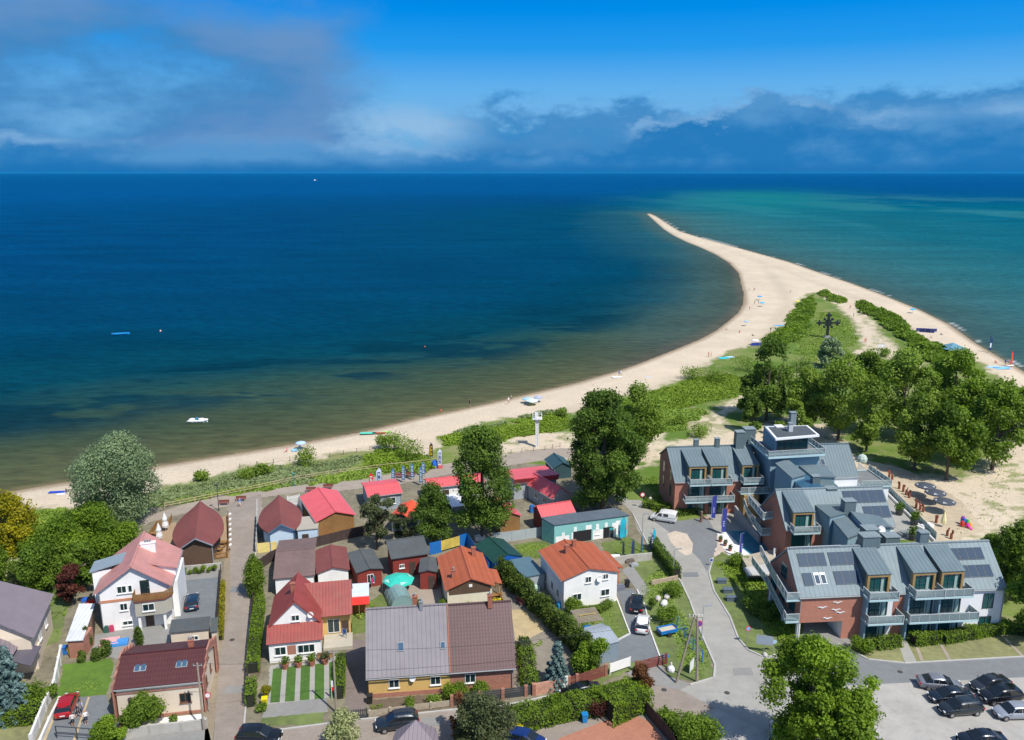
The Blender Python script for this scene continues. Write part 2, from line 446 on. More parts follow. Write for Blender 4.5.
# -------- one ground sheet from under the camera to the horizon (land above the sea, sea bed below it)
X, Y = polar_grid(62, 0.10, 0.075, 46, 0.125)
dsh, _i = dist_poly(X, Y, SL + SR)
ins = inpoly(X, Y, LAND)
sd_ = np.where(ins, dsh, -dsh)
Z = np.where(ins, SEA + 0.45 * smooth01(sd_ / 9.0), SEA - np.minimum(-sd_ * 0.06, 5.0))
def PXP(px): return [G(*p) for p in px]
veg = PXP([(-300, 560), (-100, 528), (-40, 514), (0, 509), (45, 507), (85, 507), (120, 498), (165, 487), (200, 478), (240, 466), (272, 465), (322, 458), (360, 451), (390, 448), (425, 456), (438, 447), (440, 436), (457, 431), (481, 422), (520, 416), (553, 411), (573, 411), (589, 401), (612, 398),
           (648, 390), (676, 380), (690, 374), (700, 366), (734, 350), (752, 344), (772, 332), (786, 320), (797, 302), (809, 293), (819, 293), (828, 300), (845, 311), (857, 324), (866, 338), (861, 349), (856, 354), (866, 352), (872, 345), (871, 330), (862, 318), (852, 306), (858, 301), (880, 309), (905, 323), (925, 339), (945, 351), (966, 357), (989, 366), (1003, 389), (1030, 405), (1010, 440), (1030, 480), (1060, 600), (1060, 760), (400, 900), (-300, 900)])
sandp = [PXP(p) for p in (
    [(642, 444), (700, 432), (745, 428), (775, 420), (800, 415), (830, 425), (870, 460), (900, 470), (900, 480), (860, 490), (700, 450), (655, 470), (630, 480), (635, 455)],            # bare sand behind the hotel
    [(870, 470), (895, 466), (960, 476), (1000, 455), (1035, 430), (1045, 500), (1010, 528), (985, 545), (930, 545), (900, 500)],
    [(848, 299), (828, 297), (818, 291), (834, 300), (852, 309), (862, 318), (869, 330), (872, 345), (866, 353), (852, 360), (838, 378), (824, 388), (838, 390), (857, 374), (870, 356), (905, 361), (925, 373), (935, 372), (900, 348), (883, 335), (875, 322), (872, 312)],
    [(795, 372), (812, 362), (826, 350), (832, 353), (816, 368), (800, 378)],
    [(500, 437), (540, 428), (590, 436), (590, 455), (540, 460), (500, 455), (488, 452)],
    [(560, 448), (640, 436), (660, 420), (675, 428), (648, 470), (600, 480), (560, 470)],
    [(380, 487), (428, 482), (440, 500), (402, 506)],
    [(690, 420), (720, 405), (745, 392), (757, 395), (735, 412), (720, 432), (690, 436)])]
n1 = fbm(X, Y, 9, 1); n2 = fbm(X, Y, 2.2, 5); n3 = fbm(X, Y, 30, 11)
near = np.hypot(X, Y) < 900
wveg = np.zeros(X.shape)
dv, _j = dist_poly(X, Y, veg, True); iv = inpoly(X, Y, veg)
sv = np.where(iv, dv, -dv)
wveg = smooth01((sv + (n2 - 0.5) * 6 + (n1 - .5) * 5) / 2.5 + 0.35)
for sp in sandp:
    ds, _j = dist_poly(X, Y, sp, True); isn = inpoly(X, Y, sp)
    ssv = np.where(isn, ds, -ds)
    wsn = smooth01((ssv + (n2 - 0.5) * 7 + (n1 - .5) * 8) / 3 + 0.35)
    wveg *= 1 - wsn * (1 - .75 * smooth01((n1 * .4 + n2 * .6 - .50) / .12))
wveg *= near
sand = np.stack([0.60 + 0 * X, 0.505 + 0 * X, 0.375 + 0 * X], -1) * (0.93 + 0.22 * (n1 - 0.5) + 0.10 * (n2 - .5))[..., None]
band = 1 - 0.10 * smooth01(1 - np.abs(sd_ - 16 - 6 * n3) / 5)          # old tide line
sand *= band[..., None]
wet = smooth01(1 - (sd_ - 0.2) / (2.2 + 2 * n3))[..., None]
sand = sand * (1 - wet) + np.array([0.27, 0.205, 0.135]) * wet
g1 = np.array([0.100, 0.165, 0.028]); g2 = np.array([0.155, 0.205, 0.050]); g3 = np.array([0.27, 0.235, 0.13])
k1 = smooth01((n1 - 0.35) / 0.3)[..., None]; k2 = smooth01((n2 * 0.6 + n3 * 0.4 - 0.50) / 0.16)[..., None]
grass = g1 * (1 - k1) + g2 * k1; grass = grass * (1 - 0.55 * k2) + g3 * 0.55 * k2
colr = sand * (1 - wveg[..., None]) + grass * wveg[..., None]
bedm = (~ins)[..., None]
colr = np.where(bedm, np.array([0.22, 0.19, 0.13]), colr)
gm, nt, b = _nt('sand and dune grass')
L = nt.links
at = N(nt, 'ShaderNodeAttribute'); at.attribute_name = 'col'
t_ = N(nt, 'ShaderNodeTexCoord'); nn = N(nt, 'ShaderNodeTexNoise'); nn.inputs['Scale'].default_value = 1.7; nn.inputs['Detail'].default_value = 9; nn.inputs['Roughness'].default_value = 0.7
L.new(t_.outputs['Object'], nn.inputs['Vector'])
mr_ = N(nt, 'ShaderNodeMapRange'); L.new(nn.outputs[0], mr_.inputs[0]); mr_.inputs[1].default_value = .3; mr_.inputs[2].default_value = .7; mr_.inputs[3].default_value = .82; mr_.inputs[4].default_value = 1.16
vs_ = N(nt, 'ShaderNodeVectorMath', operation='SCALE'); L.new(at.outputs['Color'], vs_.inputs[0]); L.new(mr_.outputs[0], vs_.inputs['Scale'])
L.new(vs_.outputs[0], b.inputs['Base Color']); b.inputs['Roughness'].default_value = 0.95; b.inputs['Specular IOR Level'].default_value = 0.1
bp_ = N(nt, 'ShaderNodeBump'); bp_.inputs['Strength'].default_value = .5; bp_.inputs['Distance'].default_value = .12; L.new(nn.outputs[0], bp_.inputs['Height']); L.new(bp_.outputs[0], b.inputs['Normal'])
tag(grid_mesh('ground', X, Y, Z, gm, {'col': colr}), kind='structure')

# -------- the sea: water colour follows the depth and what lies on the bed (pale sand shoals, weed, deep water)
XW, YW = polar_grid(30, 0.075, 0.055, 46, 0.22)
dsh, idx = dist_poly(XW, YW, SL + SR)
ins = inpoly(XW, YW, LAND)
d = np.where(ins, -dsh, dsh)
m1 = fbm(XW, YW, 60, 21); m2 = fbm(XW * 0.35, YW, 18, 31); m3 = fbm(XW * 0.4, YW, 160, 41); m4 = fbm(XW * 0.25, YW, 420, 51); m5 = fbm(XW * .15, YW, 1500, 61)
def ramp(t, st):
    xs = [s_[0] for s_ in st]
    return np.stack([np.interp(t, xs, [s_[1][k] for s_ in st]) for k in range(3)], -1)
dist = np.hypot(XW, YW)
dk = np.clip(d / 40, 0, 1)
sp_ = smooth01((dist - 170) / 300)
dl = d * (1 + 0.5 * (m1 - 0.5)) * (1 + 1.6 * sp_) + 25 * (m2 - 0.5) * dk * (1 - sp_)
left_st = [(0, (.17, .14, .07)), (2.5, (.085, .088, .034)), (25, (.052, .071, .030)), (48, (.032, .061, .034)), (72, (.013, .052, .043)), (110, (.001, .040, .056)), (200, (0, .040, .072)), (420, (0, .041, .090)), (1200, (0, .043, .115)), (4000, (0, .058, .170))]
CL = ramp(dl, left_st)
tq = smooth01((px_of(XW, YW) - 560) / 120)[..., None] * smooth01((130 - d) / 130)[..., None]
CL = CL * (1 - tq) + ramp(dl, [(0, (.09, .085, .055)), (12, (.050, .075, .052)), (50, (.038, .078, .066)), (95, (.016, .062, .070)), (170, (.001, .044, .078))]) * tq
fz = smooth01((dist - 480) / 220)[..., None]
CL = CL * (1 - fz) + ramp(dl, [(0, (.05, .09, .075)), (60, (.012, .072, .088)), (260, (0, .045, .088)), (1200, (0, .043, .115)), (4000, (0, .058, .17))]) * fz
weed = smooth01((fbm(XW * 0.45, YW, 9, 77) * .5 + m2 * .5 - 0.49) / 0.05) * smooth01((m1 - 0.30) / .2) * smooth01((d - 28) / 20) * smooth01((100 - d) / 20) * smooth01((420 - dist) / 120)
CL = CL * (1 - 0.75 * weed[..., None]) + np.array([.0005, .024, .036]) * 0.75 * weed[..., None]
right_st = [(0, (.10, .11, .07)), (2, (.040, .085, .075)), (25, (.032, .105, .105)), (70, (.020, .112, .122)), (200, (.006, .098, .125)), (450, (.0, .085, .126)), (850, (0, .066, .130)), (1600, (0, .056, .150)), (3500, (0, .058, .172))]
sdv = (SR[12] - SR[4]).normalized(); sa = XW * sdv.x + YW * sdv.y; st_ = -XW * sdv.y + YW * sdv.x
m3 = fbm(sa * .28, st_, 120, 41); m4 = fbm(sa * .22, st_, 300, 51)
dr = d * (1 + 0.9 * (m3 - 0.5)) + 60 * (m4 - 0.5) * np.clip(d / 90, 0, 1)
CR = ramp(dr, right_st)
shoal = smooth01((m3 * 0.5 + m4 * 0.5 - 0.47) / 0.12) * smooth01((d - 15) / 40) * smooth01((1600 - d) / 900)
CR = CR * (1 - 0.5 * shoal[..., None]) + np.array([.030, .165, .165]) * 0.5 * shoal[..., None]
pxw = px_of(XW, YW)
far = dist > np.hypot(SL[-1].x, SL[-1].y) * 0.985
side = np.where(far, smooth01((pxw - 560 + (m4 - .5) * 90) / 190), np.where(idx >= NL - 1, 1.0, 0.0))
CW = CL * (1 - side[..., None]) + CR * side[..., None]
pl_ = np.exp(-((pxw - 765) / 75) ** 2 - ((np.log(dist) - 7.55) / .42) ** 2) * (.45 + 1.1 * (m4 - .2))
pl_ = np.clip(pl_, 0, .9)[..., None]; CW = CW * (1 - pl_) + np.array([.006, .135, .140]) * pl_
foam = (side > .5) * smooth01(1 - np.abs(d - 1.6) / 1.1) * (fbm(XW, YW, 14, 91) > .5) * .55
CW = CW * (1 - foam[..., None]) + .6 * foam[..., None]
CW *= (0.90 + 0.2 * m5)[..., None]
wm, nt, b = _nt('sea water')
L = nt.links
at = N(nt, 'ShaderNodeAttribute'); at.attribute_name = 'col'
b.inputs['Roughness'].default_value = 0.38; b.inputs['IOR'].default_value = 1.33; b.inputs['Specular IOR Level'].default_value = 0.10
t_ = N(nt, 'ShaderNodeTexCoord'); mp = N(nt, 'ShaderNodeMapping'); mp.inputs['Scale'].default_value = (0.35, 1.0, 1); mp.inputs['Rotation'].default_value = (0, 0, R(-8)); L.new(t_.outputs['Object'], mp.inputs[0])
n_a = N(nt, 'ShaderNodeTexNoise'); n_a.inputs['Scale'].default_value = 0.55; n_a.inputs['Detail'].default_value = 8; n_a.inputs['Roughness'].default_value = .62; L.new(mp.outputs[0], n_a.inputs['Vector'])
n_b = N(nt, 'ShaderNodeTexNoise'); n_b.inputs['Scale'].default_value = 0.03; n_b.inputs['Detail'].default_value = 5; L.new(mp.outputs[0], n_b.inputs['Vector'])
mr_ = N(nt, 'ShaderNodeMapRange'); L.new(n_a.outputs[0], mr_.inputs[0]); mr_.inputs[1].default_value = .3; mr_.inputs[2].default_value = .7; mr_.inputs[3].default_value = .72; mr_.inputs[4].default_value = 1.3
mr2 = N(nt, 'ShaderNodeMapRange'); L.new(n_b.outputs[0], mr2.inputs[0]); mr2.inputs[1].default_value = .3; mr2.inputs[2].default_value = .7; mr2.inputs[3].default_value = .86; mr2.inputs[4].default_value = 1.14
mm_ = N(nt, 'ShaderNodeMath', operation='MULTIPLY'); L.new(mr_.outputs[0], mm_.inputs[0]); L.new(mr2.outputs[0], mm_.inputs[1])
vs_ = N(nt, 'ShaderNodeVectorMath', operation='SCALE'); L.new(at.outputs['Color'], vs_.inputs[0]); L.new(mm_.outputs[0], vs_.inputs['Scale'])
bp_ = N(nt, 'ShaderNodeBump'); bp_.inputs['Strength'].default_value = .9; bp_.inputs['Distance'].default_value = .5; L.new(n_a.outputs[0], bp_.inputs['Height'])
nt.nodes.remove(b); df = N(nt, 'ShaderNodeBsdfDiffuse'); gl = N(nt, 'ShaderNodeBsdfGlossy'); gl.inputs['Roughness'].default_value = .22; gl.inputs[0].default_value = (.35, .7, 1, 1); ms = N(nt, 'ShaderNodeMixShader'); ms.inputs[0].default_value = .045
L.new(vs_.outputs[0], df.inputs[0]); L.new(bp_.outputs[0], df.inputs['Normal']); L.new(bp_.outputs[0], gl.inputs['Normal']); L.new(df.outputs[0], ms.inputs[1]); L.new(gl.outputs[0], ms.inputs[2]); L.new(ms.outputs[0], nt.nodes['Material Output'].inputs[0])
tag(grid_mesh('sea', XW, YW, np.full(XW.shape, SEA), wm, {'col': CW}, keep=(d > -6)), kind='structure')

# -------- the sea air: far water fades into it
hz_ = MB(); hz_.box(-38000, 38000, -400, 38000, -7, 58.5)
hm, nt, b = _nt('sea air'); nt.nodes.remove(b)
pv = N(nt, 'ShaderNodeVolumePrincipled'); pv.inputs['Color'].default_value = (.02, .42, .85, 1); pv.inputs['Density'].default_value = 1.6e-5
nt.links.new(pv.outputs[0], nt.nodes['Material Output'].inputs['Volume'])
tag(hz_.build('haze', hm), kind='stuff')

# -------- town ground sheets, each a few mm above the one below
M_yard = mat('trodden yard earth', (.185, .165, .110), .95, .40, 1.1, .3, stain=.4)
M_lawn = mat('mown lawn', (.105, .145, .030), .95, .30, 1.2, .5, stain=.25)
M_lawnb = mat('lush mown lawn', (.085, .160, .016), .95, .28, 1.0, .5)
M_rough = mat('rough grass verge', (.125, .165, .045), .95, .35, 1.0, .5, stain=.35)
M_dry = mat('dry grass strip', (.20, .20, .085), .95, .32, 1.3, .5, stain=.3)
M_pave = mat('grey setts paving', (.25, .245, .23), .85, .10, .8, .1, pat='blocks', pitch=.45, dark=.9)
M_pavel = mat('light concrete paving', (.325, .315, .285), .85, .13, .8, .1, pat='blocks', pitch=.5, dark=.95, stain=.15)
M_pink = mat('pinkish paving bricks', (.285, .24, .20), .85, .16, .7, .1, pat='blocks', pitch=.3, dark=.88, stain=.15)
M_asph = mat('grey paved lane', (.185, .195, .20), .85, .10, .9, .1, pat='blocks', pitch=.4, dark=.9)
M_dpave = mat('dark grey drive paving', (.165, .18, .19), .85, .10, .9, .1, pat='blocks', pitch=.35, dark=.86)
M_red = mat('red block paving', (.40, .175, .11), .85, .12, .8, .1, pat='blocks', pitch=.3, dark=.86)
M_white = mat('white pebbles', (.72, .70, .66), .9, .08, 8, .5)
M_kerb = mat('concrete kerb', (.42, .41, .39), .9, .1, 2)
M_soil = mat('planting soil', (.12, .09, .06), .95, .3, 2.0, .5)
M_sand = mat('raked beach bar sand', (.44, .36, .25), .95, .22, .8, .4)
M_brown = mat('brown path paving', (.31, .26, .21), .9, .12, .8, .2, stain=.3)
M_yell = mat('ochre slab paving', (.46, .36, .20), .9, .12, .8, .1, pat='blocks', pitch=.8, dark=.85)
M_pool = mat('blue pool water', (.015, .16, .25), .2, .15, .5, .1, spec=.4)
q = .004
gs('yard_ground', [(-60, 720), (-60, 600), (60, 585), (80, 520), (165, 505), (230, 505), (300, 488), (430, 472), (470, 470), (512, 462), (600, 470), (632, 505), (700, 560), (745, 650), (740, 780), (-60, 780)], q, M_yard)
# promenade behind the dunes
gs('promenade_path', [(60, 575), (100, 535), (160, 512), (185, 504), (205, 499), (250, 487), (300, 485), (360, 480), (400, 472), (450, 463), (495, 456), (540, 449), (600, 447), (640, 445), (640, 452), (590, 456), (548, 460), (505, 466), (450, 474), (400, 484), (362, 488), (330, 492), (300, 492), (258, 498), (226, 507), (190, 512), (150, 522), (120, 545), (80, 580)], 2 * q, M_brown)
gs('promenade_path', [(228, 503), (262, 494), (262, 520), (226, 520)], 3 * q, M_pink)
gs('alley', [(213, 745), (214.5, 729.5), (216, 708), (218, 680), (221.5, 645), (230, 610), (230, 560), (229.4, 515), (228, 503), (258, 500), (255, 520), (256, 548), (254, 580), (252, 610), (248, 635), (246, 705), (243, 727), (258, 733), (300, 728), (349, 721), (400, 716), (454, 710), (508, 705), (558, 694), (600, 687), (626, 682), (600, 712), (540, 760), (213, 790)], 4 * q, M_pink)
gs('sidewalk', [(204, 745), (207, 700), (212, 660), (221, 600), (226, 540), (230, 540), (230, 610), (221.5, 645), (218, 680), (215, 720), (212, 745)], 5 * q, mat('brown sett sidewalk', (.27, .22, .15), .9, .15, 1.5, .1, pat='blocks', pitch=.25, dark=.85))
gs('junction', [(500, 790), (560, 735), (600, 700), (626, 684), (646, 662), (676, 679), (692, 684), (705, 700), (735, 718), (760, 760), (760, 800)], 3 * q, M_pink)
gs('road', [(628, 500), (640, 500), (655, 514), (680, 522), (718, 545), (712, 558), (708, 572), (713, 591), (730, 618), (738, 640), (748, 651), (762, 657), (779, 658), (800, 648), (845, 645), (867, 659), (904, 663), (1030, 656), (1100, 652), (1100, 690), (1030, 677), (925, 682), (839, 686), (800, 700), (760, 730), (735, 718), (705, 703), (680, 690), (690, 685), (714, 679), (715, 665), (702, 635), (696, 618), (690, 601), (681, 582), (664, 560), (650, 548), (638, 530), (632, 513), (610, 490), (600, 470), (612, 470)], 5 * q, M_pavel)
gs('road', [(648, 514.5), (680, 521), (700, 518), (760, 508), (770, 520), (745, 534), (726, 533), (718, 545), (712, 558), (707, 572), (700, 560), (680, 540), (655, 522)], 6 * q, M_asph)
gs('road', [(838, 643), (846, 646), (867, 660), (904, 664), (1030, 657), (1110, 652), (1110, 676), (1030, 677), (925, 682), (839, 686), (815, 672)], 6 * q, M_asph)
gs('car_park', [(690, 720), (735, 700), (790, 690), (839, 686), (925, 682), (1030, 677), (1110, 672), (1110, 800), (700, 800)], 4 * q, mat('car park fine gravel', (.37, .355, .325), .95, .15, .5, .25, stain=.35))
gs('plaza', [(705, 512), (768, 507), (775, 530), (728, 533), (722, 540), (713, 528)], 7 * q, M_pavel)
gs('passage_floor', [(798, 600), (862, 600), (864, 640), (850, 648), (838, 645), (800, 650), (790, 650)], 7 * q, M_pave)
gs('traffic_island', [(667, 534), (675, 531), (687, 534), (693, 544), (692, 553), (686, 556), (678, 551), (670, 541)], 8 * q, mat('pale cobbles', (.50, .42, .33), .9, .16, 2.2, .5))
gs('hotel_lawn', [(713, 560), (722, 552), (740, 560), (780, 572), (805, 620), (800, 640), (779, 656), (762, 656), (748, 650), (738, 638), (730, 617), (714, 591), (709, 574)], 8 * q, M_rough)
gs('gravel_bed', [(718, 533), (730, 533), (750, 556), (742, 562), (722, 552), (713, 558), (716, 548)], 9 * q, mat('pinkish gravel', (.50, .41, .34), .9, .2, 3, .5))
gs('pool_edge', [(717, 533.5), (728, 532), (745, 549), (760, 560), (734, 562), (722, 546)], 10 * q, M_white)
gs('pool', [(726, 531), (772, 531), (778, 560), (757, 560), (742, 548)], 11 * q, M_pool)
# front strips of the hotel
gs('grass_strip', [(852, 648), (862, 640), (900, 640), (905, 663), (868, 659)], 9 * q, M_dry)
gs('grass_strip', [(917, 640), (1010, 632), (1060, 630), (1060, 655), (905, 662)], 9 * q, M_dry)
gs('garden_path', [(897, 640), (906, 640), (917, 662.5), (905, 663)], 10 * q, M_pavel)
for xa, xb in ((912, 922), (936, 950), (1003, 1022)):
    gs('garden_path', [(xa, 638), (xa + 2.5, 638), (xb + 2, 661 if xb < 1000 else 656), (xb - 1.5, 661 if xb < 1000 else 656)], 11 * q, M_brown)
gs('terrace_sand', [(852, 472), (874, 462), (900, 468), (925, 478), (960, 500), (985, 530), (940, 545), (930, 537)], 7 * q, M_sand)
gs('terrace_floor', [(858, 462), (876, 478), (936, 540), (880, 540), (858, 490)], 8 * q, M_pavel)
# gardens
gs('lawn', [(64, 664), (112, 658), (113, 668), (107, 695), (55, 700)], 2 * q, M_lawnb)
gs('driveway', [(58, 699), (106, 695), (114, 722), (122, 722), (100, 745), (38, 745)], 3 * q, M_dpave)
gs('drive_line', [(88, 697), (90, 697), (74, 745), (71, 745)], 4 * q, M_yell)
gs('drive_line', [(60, 700), (62, 700), (44, 745), (41, 745)], 4 * q, M_yell)
gs('driveway', [(181, 580), (220, 576), (216, 618), (176, 620)], 3 * q, M_dpave)
gs('paving_strip', [(176, 570), (221, 566), (221, 577), (180, 581)], 4 * q, M_pave)
gs('patio', [(92, 635), (150, 625), (176, 618), (168, 648), (120, 660), (88, 650)], 3 * q, M_pave)
gs('white_gravel', [(122, 730), (150, 719), (203, 714), (208, 726), (180, 731), (140, 733)], 6 * q, M_white)
gs('paving_strip', [(38, 745), (100, 745), (125, 733), (208, 728), (212, 745)], 5 * q, M_pave)
gs('lawn', [(-60, 712), (36, 706), (34, 745), (-60, 745)], 2 * q, M_dry)
gs('lawn', [(-60, 650), (30, 655), (60, 640), (70, 600), (95, 575), (-60, 560)], 2 * q, M_rough)
gs('hedge_bed', [(254, 600), (265, 600), (261, 672), (249, 700)], 5 * q, M_soil)
gs('lawn', [(270, 666), (344, 655), (343, 697), (266, 705)], 2 * q, M_pavel)
for i in range(5):
    u0, u1 = i / 5 + .015, (i + 1) / 5 - .055
    gs('lawn_strip', [(272 + 70 * u0, 669 - 8 * u0), (272 + 70 * u1, 669 - 8 * u1), (269 + 74 * u1, 703 - 6 * u1), (269 + 74 * u0, 703 - 6 * u0)], 3 * q, mat('striped garden grass', (.055, .125, .016), .95, .28, 1.5, .5))
gs('paving_strip', [(266, 705), (326, 698), (328, 712), (262, 718)], 3 * q, M_pave)
gs('verge', [(262, 718), (325, 712), (322, 724), (262, 727)], 5 * q, M_rough)
gs('garage_drive', [(347, 640), (366, 640), (366, 706), (362, 716), (344, 718), (346, 690)], 5 * q, mat('brown garage drive', (.20, .16, .14), .9, .12, 1, .1, pat='blocks', pitch=.3, dark=.85))
gs('front_garden', [(368, 700), (450, 693), (515, 687), (516, 696), (452, 708), (370, 714)], 2 * q, M_soil)
gs('lawn', [(350, 620), (372, 600), (385, 592), (395, 600), (398, 612), (372, 632), (350, 635)], 3 * q, M_lawn)
gs('patio', [(385, 585), (440, 575), (442, 618), (400, 618)], 3 * q, M_brown)
gs('patio', [(511, 610), (532, 608), (546, 630), (516, 645)], 4 * q, M_yell)
gs('garden_path', [(498, 580), (520, 590), (560, 640), (600, 682), (560, 690), (514, 690), (512, 640), (500, 610)], 3 * q, mat('grey trodden path', (.22, .195, .155), .95, .2, 1.0, .3, stain=.2))
gs('lawn', [(513, 545), (545, 540), (560, 552), (545, 560), (520, 556)], 3 * q, M_lawn)
gs('lawn', [(600, 543), (630, 537), (652, 552), (640, 556), (608, 556)], 3 * q, M_lawn)
gs('lawn', [(560, 604), (617, 597), (631, 634), (616, 641), (590, 645), (568, 625)], 3 * q, M_lawn)
gs('driveway', [(616, 592), (632, 588), (644, 600), (650, 630), (662, 660), (612, 670), (606, 645), (630, 632), (622, 605)], 4 * q, M_dpave)
gs('lawn', [(628, 560), (652, 552), (672, 570), (700, 610), (704, 640), (714, 672), (706, 683), (668, 677), (654, 640), (645, 606), (636, 586)], 3 * q, M_rough)
gs('slab_path', [(622, 570), (632, 565), (650, 590), (642, 597)], 4 * q, M_pave)
gs('drive_apron', [(625, 672), (661, 665), (668, 676), (690, 684), (680, 690), (640, 682)], 6 * q, M_pave)
gs('red_drive', [(535, 770), (560, 738), (628, 712), (650, 722), (668, 745), (670, 770)], 5 * q, M_red)
gs('verge', [(590, 672), (640, 660), (645, 664), (600, 684), (562, 692), (556, 688)], 6 * q, M_rough)
for x, y in ((664, 690), (727, 693), (232, 640), (610, 690), (900, 672), (665, 600)):
    p = G(x, y); m_ = MB(); m_.cyl((0, 0, .02), (0, 0, .034), .32, n=14); o = m_.build('drain_cover', mat('cast iron', (.06, .055, .05), .7, .2)); o.location = p; tag(o, kind='structure')
for i, (x, y) in enumerate(((690, 575), (742, 672), (238, 590), (234, 690), (960, 669), (430, 722))):
    p = G(x, y); o = sheet('road_patch', [(p.x - 1.1, p.y - .7), (p.x + 1.2, p.y - .6), (p.x + 1.3, p.y + .9), (p.x - 1, p.y + .7)], .029, M_pave if i % 2 else M_asph); tag(o, kind='structure')
def kerb(name, px, w=.22, h=.12, closed=False, m=None):
    P = [G(*p) for p in px]; mb = MB()
    for a, b_ in zip(P[:-1], P[1:]):
        dv = (b_ - a); n = Vector((-dv.y, dv.x, 0)).normalized() * w / 2; e_ = dv.normalized() * .02
        mb.obox((a + b_) / 2 + Vector((0, 0, h / 2)), dv / 2 + e_, n, (0, 0, h / 2))
    return tag(mb.build(name, m or M_kerb), kind='structure')
kerb('kerb', [(713, 558), (709, 573), (714, 591), (730, 617), (738, 638), (748, 650), (762, 656.5), (779, 657)])
kerb('kerb', [(838, 644), (846, 648), (868, 659.5), (905, 663.5), (1060, 655)])
kerb('kerb', [(633, 514), (650, 549), (664, 560), (681, 582), (690, 601), (702, 635), (715, 665), (714, 678), (690, 685)])
kerb('kerb', [(257, 500), (256, 548), (252, 610), (248, 635), (246, 705), (244, 727), (258, 733)], .18)
kerb('kerb', [(258, 733), (349, 721), (454, 710), (508, 705), (558, 694.5)], .18)
kerb('kerb', [(616, 597), (630, 634), (607, 646)], .18, m=mat('pale kerb', (.6, .59, .56)))
kerb('kerb', [(637, 590), (645, 606), (650, 630), (662, 663)], .18, m=mat('pale kerb', (.6, .59, .56)))

# ================================================================== BUILDINGS
GLS = glass()
WFR = mat('white window frame', (.78, .78, .76), .5, .03)
BFR = mat('brown window frame', (.16, .07, .04), .5, .1)
GFR = mat('dark grey window frame', (.06, .065, .07), .5, .05)
CHB = mat('red brick chimney', (.33, .12, .075), .9, .15, 3, pat='brick', pitch=.25, dark=.8)
PLW = mat('white plaster', (.82, .81, .78), .85, .06, .8, .1, stain=.12)
PLC = mat('cream plaster', (.66, .56, .44), .85, .06, .8, .1, stain=.12)
PLY = mat('yellow ochre plaster', (.62, .40, .13), .85, .07, .8, .1, stain=.15)
PLG = mat('grey beige plaster', (.40, .38, .31), .85, .07, .8, .1, stain=.2)
BRK = mat('old red brick', (.36, .16, .11), .9, .14, 2, pat='brick', pitch=.26, dark=.78)
GUT = mat('zinc gutter', (.24, .26, .27), .6, .05)
DARKW = mat('dark stained boards', (.11, .065, .04), .8, .2, 3, pat='plankX', pitch=.16, dark=.6)
OCHW = mat('oiled wood boards', (.28, .145, .045), .8, .2, 3, pat='plankX', pitch=.16, dark=.6)
FALW = mat('falun red boards', (.25, .035, .025), .8, .2, 3, pat='plankX', pitch=.16, dark=.6)
DOORM = mat('dark wooden door', (.07, .045, .035), .6, .15)
def facemap(face, L, D, ov):
    if face == 'F': return lambda u, z, o: (ov + u, ov - o, z)
    if face == 'B': return lambda u, z, o: (ov + u, D - ov + o, z)
    if face == 'L': return lambda u, z, o: (ov - o, D - ov - u, z)
    return lambda u, z, o: (L - ov + o, ov + u, z)
def boxT(mb, T, u0, u1, z0, z1, o0, o1):
    vs = [T(u, z, o) for z in (z0, z1) for u, o in ((u0, o1), (u1, o1), (u1, o0), (u0, o0))]
    n = (Vector(vs[1]) - Vector(vs[0])).cross(Vector(vs[2]) - Vector(vs[1]))
    fs = [(3, 2, 1, 0), (4, 5, 6, 7), (0, 1, 5, 4), (1, 2, 6, 5), (2, 3, 7, 6), (3, 0, 4, 7)]
    if n.z < 0: fs = [f[::-1] for f in fs]
    mb.add(vs, fs)
def window(parent, T, u, z, w, h, fr=None, cols=2, sill=True, pane=None, name='window', f=.065):
    fr = fr or WFR; mb = MB(); a, b_ = u - w / 2, u + w / 2; c0, c1 = z - h / 2, z + h / 2
    boxT(mb, T, a, a + f, c0, c1, -.02, .07); boxT(mb, T, b_ - f, b_, c0, c1, -.02, .07)
    boxT(mb, T, a + f, b_ - f, c0, c0 + f, -.02, .068); boxT(mb, T, a + f, b_ - f, c1 - f, c1, -.02, .068)
    for k in range(1, cols):
        x = a + w * k / cols; boxT(mb, T, x - f * .5, x + f * .5, c0 + f, c1 - f, -.02, .06)
    if sill: boxT(mb, T, a - .08, b_ + .08, c0 - .09, c0 - .005, -.02, .16)
    o = mb.build(name, fr, parent)
    p = MB(); boxT(p, T, a + .02, b_ - .02, c0 + .02, c1 - .02, -.015, .025)
    p.build('pane', pane or GLS, o)
    return o
def door(parent, T, u, w, h, m=None, z0=0.02, name='door'):
    mb = MB(); boxT(mb, T, u - w / 2, u + w / 2, z0, z0 + h, -.02, .05); o = mb.build(name, m or DOORM, parent)
    k = MB(); boxT(k, T, u + w / 2 - .16, u + w / 2 - .08, z0 + h * .45, z0 + h * .5, .05, .11); k.build('handle', GUT, o)
    return o
def chimney(parent, x, y, z0, z1, w=.55, d=.45, m=None, pots=1):
    mb = MB(); mb.box(x - w / 2, x + w / 2, y - d / 2, y + d / 2, z0, z1); mb.box(x - w / 2 - .06, x + w / 2 + .06, y - d / 2 - .06, y + d / 2 + .06, z1 + .002, z1 + .1)
    o = mb.build('chimney', m or CHB, parent)
    for i in range(pots):
        p = MB(); px_ = x + (i - (pots - 1) / 2) * .3; p.cyl((px_, y, z1 + .1), (px_, y, z1 + .42), .09, .08, 8); p.cyl((px_, y, z1 + .46), (px_, y, z1 + .54), .15, .03, 8); p.build('chimney_pot', GUT, o)
    return o
class House: pass
